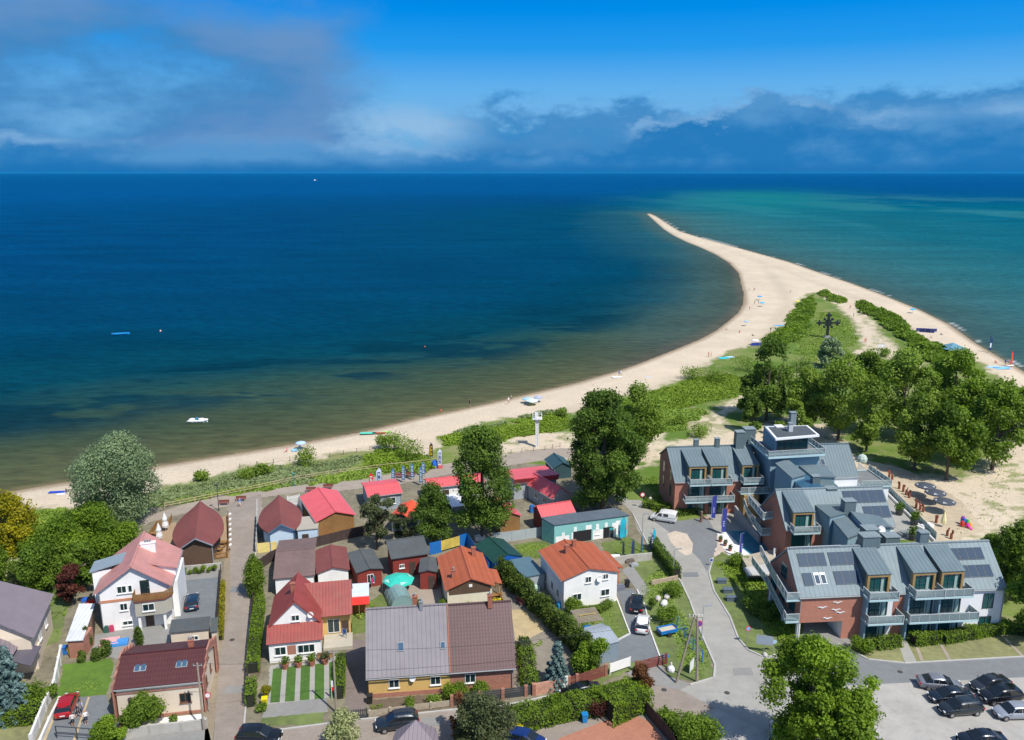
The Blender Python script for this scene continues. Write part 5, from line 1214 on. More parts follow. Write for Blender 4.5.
linkroof([(812, 476), (795, 462), (826, 466), (836, 477)], 8.8, HZ)
linkroof([(815, 487), (808, 478), (826, 476), (838, 486)], 8.2, HZS, HZS)
linkroof([(830, 517), (815, 505), (838, 500), (853, 511)], 8.6, HZS)
linkroof([(848, 538), (828, 514), (850, 513), (870, 529)], 8.0, HZ)
linkroof([(862, 524), (850, 511), (880, 516), (892, 527)], 8.8, HZ)
linkroof([(868, 540), (860, 530), (884, 528), (895, 540)], 7.4, HZL, HZS)
vx = [hl(*a) for a in ((830, 496, 9), (848, 508, 9), (815, 482, 9.5), (889, 545, 8), (873, 538, 8), (860, 545, 7))]
for p, w_, h_ in zip(vx, (1.5, 1.7, 1.2, 2.0, 1.0, .8), (2.4, 2.2, 1.8, 2.6, 1.5, 1)): vent(p.x, p.y, w_, w_ * .8, p.z - 2, p.z + h_ * .5)
dish(hotel, hl(880, 530, 8.5), (.2, -1, .5), .6); dish(hotel, hl(876, 537, 8.2), (.3, -1, .5), .5)
# court wall, ramp and terrace edge
w = MB(); P_ = [hl(x, y, 1.0) for x, y in ((741, 560), (772, 553), (779, 570), (748, 573))]; w.prism([(p.x, p.y) for p in P_], 0, 1.6); hpart(w, 'ramp_roof', mat('planted roof gravel', (.38, .33, .25), .9, .3, 4))
w = MB(); P_ = [hl(x, y, 1.9) for x, y in ((744, 567), (770, 562), (778, 566), (778, 574), (748, 574))]; w.prism([(p.x, p.y) for p in P_], 1.62, 1.78); hpart(w, 'ramp_edge', mat('concrete slab edge', (.45, .44, .42), .9))
w = MB(); a_, b_ = hl(752, 500, 0), hl(767, 532, 0); a_, b_ = (5.9, 27.5), (5.2, 37)
w.ext([(a_[0], a_[1], 0), (b_[0], b_[1], 0), (b_[0], b_[1], 2.4), (a_[0], a_[1], 1.2)], (.3, 0, 0)); hpart(w, 'stair_wall', mat('grey stone wall', (.33, .33, .32), .85, .12))

# hotel entrance sign: dark vertical lettering strokes, too small in the photo to read as words
s = MB()
for z in (3.35, 2.9, 2.45, 2.1):
    s.box(7.35, 7.75, 37.14, 37.195, z - .03, z + .05); s.box(7.5, 7.6, 37.14, 37.195, z - .2, z - .031)
s.build('lettering', mat('black lettering', (.02, .02, .02), .6), sgn)

# ================================================================== VEGETATION
LM = {
 'green': leafmat('leaf mid green', (.075, .135, .014), (.220, .335, .034)),
 'bright': leafmat('leaf bright green', (.072, .135, .012), (.240, .365, .026)),
 'dark': leafmat('leaf dark green', (.056, .108, .014), (.175, .275, .038)),
 'olive': leafmat('leaf olive', (.055, .070, .028), (.17, .20, .08)),
 'silver': leafmat('leaf silver willow', (.14, .205, .09), (.32, .42, .22), .35),
 'willow': leafmat('leaf willow green', (.115, .185, .022), (.30, .42, .060)),
 'yellow': leafmat('leaf yellow green', (.15, .15, .008), (.42, .38, .015)),
 'copper': leafmat('leaf copper', (.045, .014, .012), (.17, .055, .035)),
 'rust': leafmat('leaf rusty young', (.09, .035, .012), (.26, .12, .05)),
 'cream': leafmat('leaf cream blossom', (.22, .26, .08), (.68, .68, .40), .3),
 'spruce': leafmat('needles blue spruce', (.055, .105, .100), (.19, .29, .27), .1),
 'thuja': leafmat('thuja scales', (.032, .065, .008), (.110, .165, .018), .12),
 'hedge': leafmat('hedge leaf', (.060, .115, .008), (.175, .265, .018), .25),
 'dune': leafmat('dune rose leaf', (.105, .180, .012), (.225, .330, .030), .2),
 'marram': leafmat('marram grass', (.16, .21, .08), (.27, .33, .145), .25),
 'grass': leafmat('long grass', (.13, .22, .025), (.27, .38, .06), .25),
 'flower': leafmat('yellow flowers', (.45, .40, .01), (.75, .65, .02), .2)}
BARK = mat('bark', (.10, .075, .055), .95, .25, 3, .5)
DARKCORE = mat('hedge core shade', (.018, .022, .010), .95, .3, 3)  # solid hedge core, its near-black colour painting the shade behind the leaves
def leaf_cloud(cent, rad, n, size, rg, squash=1.0, shell=.7, up=.25, vbase=None, long=1.0):
    """n leaf clusters (small bent quads) spread through the volume of many clumps; returns verts, var"""
    cent = np.asarray(cent, float); rad = np.asarray(rad, float)
    p = rad ** 2; p /= p.sum(); ci = rg.choice(len(rad), n, p=p)
    d = rg.normal(size=(n, 3)); d[:, 2] += up * .6; d /= np.linalg.norm(d, axis=1)[:, None]
    rr = rad[ci] * (shell + (1.08 - shell) * rg.random(n) ** .6)
    off = d * rr[:, None]; off[:, 2] *= squash
    c = cent[ci] + off + rg.normal(size=(n, 3)) * (.1 * size + .17 * rad[ci][:, None])
    nrm = d + rg.normal(size=(n, 3)) * .75 + np.array([0, 0, .35]); nrm /= np.linalg.norm(nrm, axis=1)[:, None]
    t = np.cross(nrm, rg.normal(size=(n, 3))); t /= np.linalg.norm(t, axis=1)[:, None] + 1e-9; b_ = np.cross(nrm, t)
    s_ = size * .86 * (.5 + .9 * rg.random(n))[:, None]
    a1, a2 = t * s_ * .5 * long, b_ * s_ * .36
    fold = nrm * s_ * .12
    v = np.stack([c - a1, c - a2 + fold, c + a1 * 1.1, c + a2 + fold], 1).reshape(-1, 3)
    vb = rg.random(len(rad)) if vbase is None else np.asarray(vbase)
    var = np.clip(vb[ci] * .6 + rg.random(n) * .4, 0, 1)
    return v, np.repeat(var, 4)
def quad_mesh(name, v, var, m, parent=None):
    nq = len(v) // 4; me = bpy.data.meshes.new(name)
    me.vertices.add(len(v)); me.vertices.foreach_set('co', v.astype(np.float32).reshape(-1))
    me.loops.add(len(v)); me.loops.foreach_set('vertex_index', np.arange(len(v), dtype=np.int32))
    me.polygons.add(nq); me.polygons.foreach_set('loop_start', np.arange(0, len(v), 4, dtype=np.int32))
    me.update(calc_edges=True)
    at = me.attributes.new('var', 'FLOAT', 'POINT'); at.data.foreach_set('value', var.astype(np.float32))
    me.materials.append(m)
    o = bpy.data.objects.new(name, me); col.objects.link(o)
    if parent is not None: o.parent = parent
    return o
def crown_clumps(W, Ht, z0, rg, K, shape='round', r=.16, lob=.34):
    c = []; rad = []; tries = 0; D_ = rg.normal(size=(6, 3)); D_ /= np.linalg.norm(D_, axis=1)[:, None]
    while len(c) < K and tries < 9000:
        tries += 1
        p = rg.random(3) * 2 - 1
        if shape == 'dome': a_ = p[0] * math.pi; q_ = math.sqrt(abs(p[1]) * (1 - p[2] ** 2)); p[0], p[1] = math.cos(a_) * q_, math.sin(a_) * q_
        if p @ p > 1: continue
        if p @ p < .12: continue
        x, y, z = p
        if shape == 'poplar': wz = (1 - max(0, z) ** 1.6 * .75) * (1 - max(0, -z) ** 3 * .6)
        elif shape == 'dome':
            wz = (1 - max(0, z) ** 2 * .35) * (min(1.8, .9 / math.sqrt(max(.05, 1 - z * z))) if z < -.3 else 1.0); z = z * .9 + .05
        else: wz = 1.0
        lobes = .97 - lob * .5 + lob * max(0, float((D_ @ p / math.sqrt(p @ p)).max())) ** (2.5 + 4 * (lob > .5))
        c.append((x * W / 2 * wz * lobes * .88, y * W / 2 * wz * lobes * .88, z0 + (z + 1) / 2 * Ht)); rad.append(W * r * (.35 + 1.05 * rg.random()))
    return c, rad
H_ = 1.3
_tn = [0]
def tree(name, label, base, top, wpx, mkey, seed=0, n=9000, leaf=.42, K=34, shape='round', trunk=.22, cat='tree', group=None, r=.15, W=None, Hh=None, lean=0, tr=None, barkm=None, shell=.62, basep=None, lob=.34):
    b0 = basep if basep is not None else G(*base); Hh = Hh or (hgt(base, top)); W = W or wpx / ppm(base[1])
    rg = np.random.default_rng(seed + 100)
    root = thing(name, label, cat, (b0.x, b0.y, 0), 0, group)
    z0 = Hh * trunk
    c, rad = crown_clumps(W, Hh - z0 - W * r * .8, z0 + W * r * .4, rg, K, shape, r, lob)
    v, var = leaf_cloud(c, rad, int(n * 1.25), leaf, rg, .85, shell)
    v[:, 0] += lean * v[:, 2]
    var = np.clip(var + (rg.random() - .5) * .3, 0, 1)
    quad_mesh('crown', v, var, LM[mkey], root)
    mb = MB(); r0 = tr or max(.10, Hh * .022)
    fork = Vector((lean * z0, 0, z0 * 1.15)); mb.cyl((0, 0, -.1), fork, r0, r0 * .75, 8)
    mb.cyl(fork, (lean * Hh * .6, 0, Hh * .7), r0 * .72, r0 * .25, 6)
    idx = rg.choice(len(c), min(9, len(c)), replace=False)
    for i in idx:
        p = Vector(c[i]); p.x += lean * p.z; m_ = fork.lerp(p, .5) + Vector((0, 0, -.04 * Hh)); st = Vector((lean * p.z * .6, 0, max(z0 * .8, min(p.z * .55, Hh * .6))))
        mb.cyl(st, m_.lerp(p, .2), r0 * .42, r0 * .25, 5); mb.cyl(m_.lerp(p, .2), p, r0 * .25, r0 * .08, 5)
    mb.build('trunk', barkm or BARK, root)
    return root
def shrub(name, label, base, wpx, h, mkey, seed=0, n=1500, leaf=.26, cat='shrub', group=None, K=10, ry=None, W=None, basep=None):
    b0 = basep if basep is not None else G(*base); W = W or wpx / ppm(base[1]); rg = np.random.default_rng(seed + 500)
    root = thing(name, label, cat, (b0.x, b0.y, 0), 0, group)
    c = []; rad = []
    for _ in range(K):
        a = rg.random() * 6.283; q_ = math.sqrt(rg.random()) * W * .32
        c.append((math.cos(a) * q_, math.sin(a) * q_ * (ry or 1), h * (.32 + .36 * rg.random()))); rad.append(min(W * .24, h * .42) * (.75 + .5 * rg.random()))
    v, var = leaf_cloud(c, rad, n, leaf, rg, .95, .6); v[:, 2] = np.maximum(v[:, 2], .02)
    quad_mesh('foliage', v, var, LM[mkey], root)
    mb = MB()
    for i in range(3): p = c[i]; mb.cyl((0, 0, -.05), p, .05, .02, 5)
    mb.build('stem', BARK, root); return root
def conifer(name, label, base, top, wpx, mkey='spruce', seed=0, n=7000, leaf=.30, group=None, tiers=13, Hh=None, W=None, column=False, basep=None):
    b0 = basep if basep is not None else G(*base); Hh = Hh or hgt(base, top); W = W or wpx / ppm(base[1]); rg = np.random.default_rng(seed + 900)
    root = thing(name, label, 'conifer', (b0.x, b0.y, 0), 0, group)
    c = []; rad = []; vb = []
    if column:
        for k in range(int(Hh / .35)):
            z = .25 + k * .35; t = z / Hh; w = W / 2 * (.55 + .5 * math.sin(min(1, t * 1.6) * math.pi / 2)) * (1 - max(0, t - .45) ** 1.5 * 1.75)
            for j in range(3):
                a = rg.random() * 6.28; c.append((math.cos(a) * w * .42, math.sin(a) * w * .42, z)); rad.append(max(.12, w * .62)); vb.append(rg.random())
        v, var = leaf_cloud(c, rad, n, leaf, rg, 1.1, .75, .5, vb, 1.3)
    else:
        for k in range(tiers):
            t = k / tiers; z = Hh * (.06 + .9 * t); w = W / 2 * (1 - t) ** .85 * (.85 + .3 * rg.random()) + .1; nb = max(4, int(12 * (1 - t)))
            a0 = rg.random() * 6
            for j in range(nb):
                a = a0 + 6.283 * j / nb
                tone = rg.random()
                for q_ in (.35, .62, .88):
                    rr = w * q_ * (.9 + .2 * rg.random())
                    c.append((math.cos(a) * rr, math.sin(a) * rr, z - rr * .22)); rad.append(max(.14, W * .055 * (1.25 - .4 * q_))); vb.append(tone * .6 + q_ * .4)
        v, var = leaf_cloud(c, rad, n, leaf, rg, .55, .5, .2, vb, 1.6)
    quad_mesh('crown', v, var, LM[mkey], root)
    mb = MB(); mb.cyl((0, 0, -.1), (0, 0, Hh * .93), max(.07, Hh * .018), .02, 6); mb.build('trunk', BARK, root)
    return root
def hedge(name, label, px, w, h, mkey='hedge', seed=0, dens=55, leaf=.2, cat='hedge', group=None, rough=.12, basepts=None):
    P = basepts or [G(*p) for p in px]; rg = np.random.default_rng(seed + 1500)
    o0 = P[0]; root = thing(name, label, cat, (o0.x, o0.y, 0), 0, group)
    core = MB(); vs, vr = [], []
    for a, b_ in zip(P[:-1], P[1:]):
        a = a - o0; b_ = b_ - o0; d = b_ - a; L_ = d.length; d.normalize(); nn_ = Vector((-d.y, d.x, 0))
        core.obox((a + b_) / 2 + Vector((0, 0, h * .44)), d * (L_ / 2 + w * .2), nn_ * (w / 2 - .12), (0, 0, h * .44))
        n = int((L_ + w) * (2 * h + w) * dens)
        u = rg.random(n) * (L_ + w * .7) - w * .35; k = rg.random(n) * (2 * h + w)
        off = np.where(k < h, -w / 2, np.where(k < 2 * h, w / 2, (k - 2 * h) - w / 2)); z = np.where(k < h, k, np.where(k < 2 * h, k - h, h))
        bulge = (vnoise(u * 1.0 + a.x, z * 1.0 + a.y, .9, seed) - .5) * rough * 3
        off = off * (1 + bulge * .6); z = np.maximum(.04, z * (1 + bulge * .5))
        dd = np.array(d); nn2 = np.array(nn_)
        c = np.array(a)[None] + u[:, None] * dd + off[:, None] * nn2; c[:, 2] = z; c += rg.normal(size=c.shape) * rough * .45
        nr = rg.normal(size=c.shape) * .7 + np.where(k < 2 * h, 0, 1)[:, None] * np.array([0, 0, 1.]) + (np.sign(off) * (k < 2 * h))[:, None] * nn2
        nr /= np.linalg.norm(nr, axis=1)[:, None]; t = np.cross(nr, rg.normal(size=c.shape)); t /= np.linalg.norm(t, axis=1)[:, None] + 1e-9; bb = np.cross(nr, t)
        s_ = leaf * (.6 + .8 * rg.random(n))[:, None]
        vs.append(np.stack([c - t * s_ * .5, c - bb * s_ * .38, c + t * s_ * .5, c + bb * s_ * .38], 1).reshape(-1, 3))
        vr.append(np.repeat(np.clip(vnoise(c[:, 0], c[:, 1] + c[:, 2] * 2, 1.1, seed) * .7 + rg.random(n) * .35, 0, 1), 4))
    core.build('shade_core', DARKCORE, root)
    quad_mesh('foliage', np.concatenate(vs), np.concatenate(vr), LM[mkey], root)
    return root
def cover(name, px, mkey, n, h0, h1, size, seed=0, label=None, patch=6, thr=.0, long=1.0):
    """ground cover: leaves over a low uneven canopy inside an outline"""
    poly = [G(*p) for p in px]; rg = np.random.default_rng(seed + 3000)
    xs = [p.x for p in poly]; ys = [p.y for p in poly]
    x = rg.uniform(min(xs), max(xs), n * 3); y = rg.uniform(min(ys), max(ys), n * 3)
    keep = inpoly(x, y, poly); x, y = x[keep], y[keep]
    nz = fbm(x, y, patch, seed); ds, _k = dist_poly(x, y, poly, True); ds = np.maximum(0, ds - 7 * np.clip(vnoise(x, y, 5.5, seed + 7) * .65 + vnoise(x, y, 1.9, seed + 9) * .35 - .38, 0, 1))
    keep = (nz + np.clip(ds / 3, 0, .4) - .4 > thr - .0) & (rg.random(len(x)) < np.clip(ds / 1.2, 0, 1)); x, y, nz = x[keep][:n], y[keep][:n], nz[keep][:n]; ds = ds[keep][:n]
    m = len(x); z = (h0 + (h1 - h0) * smooth01((nz - .3) / .4) * np.clip(ds / 2.5, .25, 1)) * (.45 + .6 * rg.random(m))
    c = np.stack([x, y, z], 1); nr = rg.normal(size=(m, 3)) * .55 + np.array([0, 0, .8]); nr /= np.linalg.norm(nr, axis=1)[:, None]
    t = np.cross(nr, rg.normal(size=(m, 3))); t /= np.linalg.norm(t, axis=1)[:, None] + 1e-9; bb = np.cross(nr, t); s_ = size * (.5 + rg.random(m))[:, None]
    v = np.stack([c - t * s_ * .5 * long, c - bb * s_ * .4, c + t * s_ * .5 * long, c + bb * s_ * .4], 1).reshape(-1, 3)
    var = np.repeat(np.clip(nz * .9 - .1 + rg.random(m) * .5, 0, 1), 4)
    o = quad_mesh(name, v, var, LM[mkey]); o['kind'] = 'stuff'
    if label: o['label'] = label
    return o

# dune vegetation
cover('dune_shrub_cover', [(355, 462), (372, 450), (400, 449), (425, 455), (442, 466), (425, 474), (380, 474), (350, 478)], 'dune', 9000, .3, 1.0, .45, 1, 'dense green dune roses behind the beach flags')
cover('dune_shrub_cover', [(436, 438), (458, 432), (500, 424), (548, 412), (573, 413), (580, 424), (560, 432), (520, 438), (500, 444), (470, 452), (440, 446)], 'dune', 20000, .15, .8, .42, 2, 'dense green dune roses around the white lookout post')
cover('dune_shrub_cover', [(600, 405), (650, 390), (690, 378), (735, 372), (756, 384), (748, 398), (725, 402), (690, 408), (650, 415), (610, 425)], 'dune', 22000, .1, .6, .42, 3, 'green dune scrub between the tall tree and the dark pines')
cover('dune_shrub_cover', [(640, 412), (700, 408), (715, 415), (690, 430), (650, 436), (630, 430)], 'grass', 6000, .1, .7, .5, 4, 'patchy scrub on bare sand behind the hotel', thr=.02)
cover('dune_shrub_cover', [(779, 326), (790, 312), (800, 300), (812, 295), (820, 300), (816, 312), (812, 330), (800, 345), (776, 350), (756, 352), (765, 338)], 'green', 22000, .6, 2.2, .8, 5, 'tall green scrub along the left edge of the monument meadow')
cover('dune_shrub_cover', [(815, 294), (826, 290), (836, 296), (849, 301), (846, 304), (832, 304)], 'green', 2500, .5, 1.8, .9, 6, 'small isolated scrub patch on the spit sand')
cover('dune_shrub_cover', [(855, 304), (862, 302), (882, 309), (906, 322), (925, 338), (946, 350), (966, 358), (985, 368), (985, 380), (950, 372), (925, 362), (905, 344), (886, 330), (870, 318), (857, 313)], 'green', 24000, .8, 2.6, .9, 7, 'long green scrub hedge along the open sea beach')
cover('meadow_grass', [(815, 312), (838, 312), (854, 322), (862, 338), (856, 350), (840, 366), (812, 366), (790, 352), (800, 335)], 'grass', 16000, .03, .22, .4, 8, 'mown meadow around the iron monument')
cover('marram_grass', [(150, 500), (165, 488), (240, 470), (330, 458), (372, 452), (365, 466), (350, 478), (300, 486), (240, 492), (190, 502), (160, 508)], 'marram', 14000, .05, .35, .42, 9, 'pale grey green marram grass on the dune strip', patch=4, long=1.8)
cover('marram_grass', [(168, 500), (240, 484), (330, 470), (432, 458), (432, 466), (330, 486), (240, 496), (170, 508)], 'grass', 22000, .05, .35, .42, 10, 'fresh green grass beside the promenade railing', patch=5, long=1.6)
cover('marram_grass', [(0, 512), (45, 508), (85, 508), (120, 500), (150, 512), (100, 530), (30, 545), (0, 540)], 'grass', 9000, .1, .6, .45, 11, 'rough dune grass left of the grey willow', long=1.5)
cover('marram_grass', [(438, 440), (455, 430), (490, 423), (520, 414), (560, 409), (560, 413), (500, 428), (460, 436), (442, 446)], 'marram', 7000, .1, .6, .5, 12, 'pale marram fringe above the beach', long=1.8)
cover('marram_grass', [(960, 480), (1024, 440), (1030, 520), (985, 540), (930, 545)], 'grass', 700, .03, .15, .24, 13, 'thin grass tufts on the bare sand beside the hotel', patch=4, thr=.12, long=1.5)
cover('ground_cover_leaves', [(712, 566), (722, 554), (742, 560), (782, 575), (806, 622), (800, 642), (778, 654), (760, 630), (735, 590)], 'dune', 7000, .08, .6, .3, 14, 'low planting on the slope below the hotel balconies', patch=2.5, thr=.03)
cover('lawn_tufts', [(654, 560), (672, 570), (700, 610), (712, 665), (700, 682), (668, 676), (650, 620), (640, 590)], 'grass', 4500, .02, .2, .25, 15, 'rough grass around the leaning poles', patch=2)

# big individual trees
tree('willow_tree', 'large rounded grey green willow at the beach edge on the left', (126, 523), 437, 78, 'silver', 1, 32000, .36, 70, 'dome', .0, r=.14, shell=.75)
tree('poplar_tree', 'tallest dark leafy tree left of the hotel', (602, 512), 389, 76, 'dark', 2, 40000, .46, 110, 'dome', .0, r=.10, shell=.5, lob=.5)
tree('poplar_tree', 'lighter green tree standing behind the tallest tree', (634, 455), 386, 60, 'willow', 3, 14000, .55, 36, 'dome', .05, r=.14)
tree('poplar_tree', 'tall dark leafy tree in the middle of the cabins', (482, 540), 426, 82, 'dark', 4, 24000, .40, 84, 'dome', .05, r=.10, shell=.45, lob=.6)
tree('maple_tree', 'round dark green tree in front of the white canopy', (434, 544), 487, 42, 'dark', 5, 12000, .34, 34, 'round', .12, r=.15)
tree('olive_willow', 'thin grey green tree beside the wooden cabin', (377, 550), 497, 38, 'olive', 6, 6500, .32, 26, 'round', .2, r=.12, shell=.5)
tree('olive_willow', 'small grey green tree left of the round dark tree', (404, 546), 508, 26, 'olive', 7, 3800, .32, 18, 'round', .2, r=.13, shell=.5)
tree('lime_tree', 'large bright leafy tree hiding the corner of the car park', (806, 762), 640, 108, 'bright', 8, 30000, .33, 110, 'dome', .06, r=.085, shell=.35, lob=.8)
tree('lime_tree', 'lower bright green tree in front of the large one at the bottom', (846, 778), 686, 74, 'bright', 9, 15000, .31, 50, 'dome', .06, r=.11, shell=.4, lob=.6)
tree('yellow_tree', 'bright yellow green tree at the left edge', (8, 562), 497, 62, 'yellow', 10, 15000, .38, 40, 'dome', .10, r=.13)
spots = [((95, 552), 505, 60, 'bright', 'broad bright green tree beside the grey willow'), ((62, 572), 522, 56, 'bright', 'bright green tree behind the yellow tree'), ((112, 562), 524, 52, 'bright', 'low bright green tree behind the pink roofed house'), ((40, 592), 545, 50, 'green', 'green tree behind the mauve roofed house'), ((84, 592), 542, 34, 'green', 'green tree next to the copper leaved shrub'), ((30, 560), 530, 36, 'green', 'small tree tucked under the yellow tree'), ((-6, 590), 548, 44, 'green', 'green tree above the mauve roof at the edge')]
for i, (b, t, w, mk, lb) in enumerate(spots): tree('garden_tree', lb, b, t, w, mk, 20 + i, 9000, .36, 30, 'dome', .08, r=.15)
tree('copper_shrub', 'dark copper leaved tree beside the pink roofed house', (72, 606), 562, 26, 'copper', 31, 4500, .30, 18, 'dome', .1)
tree('elder_bush', 'cream flowering bush behind the mauve roof', (17, 590), 561, 20, 'cream', 32, 1800, .28, 12, 'round', .2)
# wood behind the hotel: every tree its own
wood = [((766, 420), 333, 52, 'dark', 'dome', 'tall dark tree standing apart behind the hotel on the left'), ((750, 420), 372, 26, 'dark', 'dome', 'smaller dark tree leaning against the tall dark one'), ((752, 432), 395, 20, 'dark', 'dome', 'low dark bush tree at the foot of the tall dark tree'),
  ((829, 368), 337, 28, 'silver', 'dome', 'silver grey willow below the iron monument'), ((838, 440), 362, 66, 'willow', 'dome', 'broad light green willow right behind the roof terrace'), ((806, 428), 370, 44, 'willow', 'dome', 'light green willow left of the roof terrace'),
  ((866, 452), 380, 40, 'willow', 'dome', 'willow with dark trunk behind the rear roof'), ((900, 440), 352, 66, 'willow', 'dome', 'wide willow in the middle of the wood'), ((914, 470), 398, 50, 'willow', 'dome', 'willow with forked trunk above the parasols'),
  ((950, 424), 349, 62, 'green', 'dome', 'tall green tree reaching the open sea beach'), ((946, 480), 404, 56, 'green', 'dome', 'green willow beside the parasols'), ((992, 470), 384, 68, 'green', 'dome', 'large green willow over the bare sand'), ((968, 452), 376, 50, 'green', 'dome', 'green tree between the two willows'),
  ((1022, 440), 384, 40, 'green', 'dome', 'green tree cut by the right edge near the beach'), ((868, 405), 352, 44, 'green', 'dome', 'green tree at the end of the sandy path'), ((790, 440), 398, 30, 'willow', 'dome', 'small willow behind the hotel shafts')]
for i, (b, t, w, mk, shp, lb) in enumerate(wood): tree('willow_tree' if mk in ('willow', 'silver') else 'leafy_tree', lb, b, t, w, mk, 50 + i, 11000 if w > 40 else 5500, .60, 40 if w > 40 else 24, shp, .0 if i == 0 else .13 if w > 40 else .06, r=.135, group='trees of the wood behind the hotel', shell=.5)
for i, (b, t, w, lb) in enumerate((((1010, 600), 520, 46, 'dark green tree at the right edge beside the white hotel wall'), ((1030, 640), 560, 50, 'green tree cut by the right edge below the sand'), ((990, 560), 536, 28, 'low bush tree between hotel roof and sand'), ((1045, 580), 508, 60, 'tree at the right edge above the hotel path'))):
    tree('leafy_tree', lb, b, t, w, 'green', 80 + i, 9000, .42, 30, 'dome', .05, r=.15)
for i, (x, y, w, h, mk, lb) in enumerate(((265, 476, 16, 2.8, 'willow', 'small bright bush on the dune nearest the round roofs'), (246, 478, 20, 2.2, 'willow', 'wide low bush on the dune strip'), (305, 465, 22, 4.2, 'willow', 'bright willow bush on the dune beside the sunbathers'), (201, 481, 14, 2.2, 'willow', 'small willow bush right of the grey willow'),
    (396, 452, 26, 5.0, 'willow', 'airy willow bush near the beach fence'), (413, 460, 26, 5.0, 'willow', 'dense willow bush left of the black and yellow flag'), (385, 449, 16, 4.0, 'willow', 'thin willow bush above the dune roses'),
    (560, 418, 12, 3, 'willow', 'young willow behind the dunes'), (690, 380, 26, 4.0, 'willow', 'bush clump above the green dune'), (745, 372, 30, 5, 'green', 'bush clump beside the turquoise towels'),
    (718, 382, 26, 4.0, 'green', 'long bush clump at the sand edge'), (800, 372, 24, 4, 'dark', 'dark bush left of the silver willow'), (812, 384, 26, 4, 'dark', 'dark rounded bush under the meadow'), (852, 362, 16, 3, 'green', 'bush beside the path bend'), (884, 356, 18, 3, 'green', 'bush near the small white board'),
    (700, 436, 26, 3, 'willow', 'scrub clump left of the hotel path'), (676, 424, 24, 2.4, 'willow', 'scrub clump behind the hotel roof'), (618, 432, 24, 4, 'willow', 'bush at the foot of the lighter tree'))):
    shrub('dune_bush', lb, (x, y), w * 1.1, h * .9, mk, i, 1000, .40, group='bushes scattered over the dunes')
# garden plants
conifer('blue_spruce', 'blue spruce in front of the brown roofed terrace end', (557, 686), 638, 27, 'spruce', 1, 9000, .26)
conifer('blue_spruce', 'large blue spruce at the left edge below the porch roof', (12, 716), 642, 44, 'spruce', 2, 16000, .28, tiers=15)
conifer('thuja', 'tall pointed thuja at the bend of the alley', (256, 596), 556, 21, 'hedge', 3, 11000, .2, column=True)
ORD = 'first second third fourth fifth sixth seventh eighth ninth tenth eleventh twelfth thirteenth fourteenth last'.split()
th = [G(502 + 6.5 * i, 580 + 6.4 * i - 0.1 * i) for i in range(15)]
for i, p in enumerate(th):
    conifer('thuja', '%s thuja from the rear end of the tall dark row beside the white house' % ORD[i], None, None, None, 'thuja', 10 + i, 2600, .22, 'row of tall thujas', Hh=3.6 + .6 * math.sin(i * 2.1), W=2.0, column=True, basep=p)
for i, (x, y, hh, w, lb) in enumerate(((88, 648, 2.9, 1.3, 'tallest pointed thuja in the row above the mown lawn'), (97, 660, 1.6, 1.2, 'clipped thuja in the row above the mown lawn'), (106, 656, 2.3, 1.4, 'thuja beside the maroon roof gable'), (140, 645, 2.6, 1.2, 'pointed thuja beside the garage'), (82, 662, 1.5, .9, 'smallest thuja at the bin corner'), (403, 618, 0, 0, ''), (609, 672, 0, 0, ''))):
    if hh: conifer('thuja', lb, None, None, None, 'thuja', 40 + i, 1800, .18, Hh=hh, W=w, column=True, basep=G(x, y))
conifer('thuja', 'small bright thuja beside the green tunnel greenhouse', None, None, None, 'hedge', 60, 1500, .18, Hh=1.9, W=1.0, column=True, basep=G(419, 612))
tree('garden_tree', 'bright green round tree at the end of the thuja row', (588, 676), 638, 32, 'bright', 101, 8000, .28, 26, 'round', .08, r=.17)
tree('garden_tree', 'small spreading tree in front of the maroon roofed house', (142, 727), 697, 40, 'green', 102, 5500, .26, 24, 'dome', .18, r=.15)
tree('garden_tree', 'bright young tree beside the driveway fence at the bottom left', (108, 752), 720, 36, 'bright', 103, 5500, .26, 24, 'dome', .1, r=.15)
tree('garden_tree', 'large grey green tree at the bottom edge between two cars', (484, 764), 694, 66, 'olive', 104, 17000, .26, 44, 'dome', .08, r=.13)
tree('rusty_shrub', 'rusty leaved shrub in front of the brick terrace half', (462, 738), 694, 34, 'rust', 105, 4200, .25, 20, 'dome', .1, r=.15)
tree('maple_tree', 'small copper red tree beside the red gate', (642, 699), 664, 28, 'rust', 106, 3800, .27, 22, 'round', .25, r=.14, shell=.5)
tree('blossom_tree', 'cream blossoming tree by the tall pole at the bottom', (343, 748), 713, 40, 'cream', 107, 4200, .28, 24, 'dome', .15, r=.15, shell=.5)
tree('round_shrub', 'round dark green shrub by the dark fence at the bottom', (694, 748), 712, 42, 'green', 108, 9000, .24, 26, 'round', .04, r=.18)
shrub('shrub', 'bright shrub at the front of the dark fence at the bottom', (668, 728), 18, 1.9, 'bright', 60, 1800, .2)
shrub('forsythia', 'bright yellow shrub beside the blue car', (517, 733), 12, 1.6, 'flower', 61, 1100, .2)
shrub('copper_shrub', 'dark purple shrub growing out of the long hedge', (596, 716), 20, 2.3, 'copper', 62, 1700, .24)
shrub('vine', 'bright leafy vine over the front fence of the brick half', (457, 699), 26, 1.9, 'bright', 63, 2600, .22, ry=.4)
shrub('vine', 'bright leafy vine beside the brick wall window', (480, 696), 18, 1.9, 'bright', 64, 1600, .22, ry=.5)
shrub('shrub', 'green shrub in the yellow house front garden', (411, 709), 12, 1.5, 'green', 65, 1000, .2)
shrub('shrub', 'pale green shrub under the yellow wall window', (434, 704), 13, 1.4, 'willow', 66, 1000, .2)
shrub('shrub', 'tall dark green bush beside the swing', (574, 612), 17, 2.3, 'green', 67, 1900, .22)
shrub('shrub', 'bushy shrub beside the blue trailer', (667, 623), 20, 2.6, 'green', 68, 2200, .22)
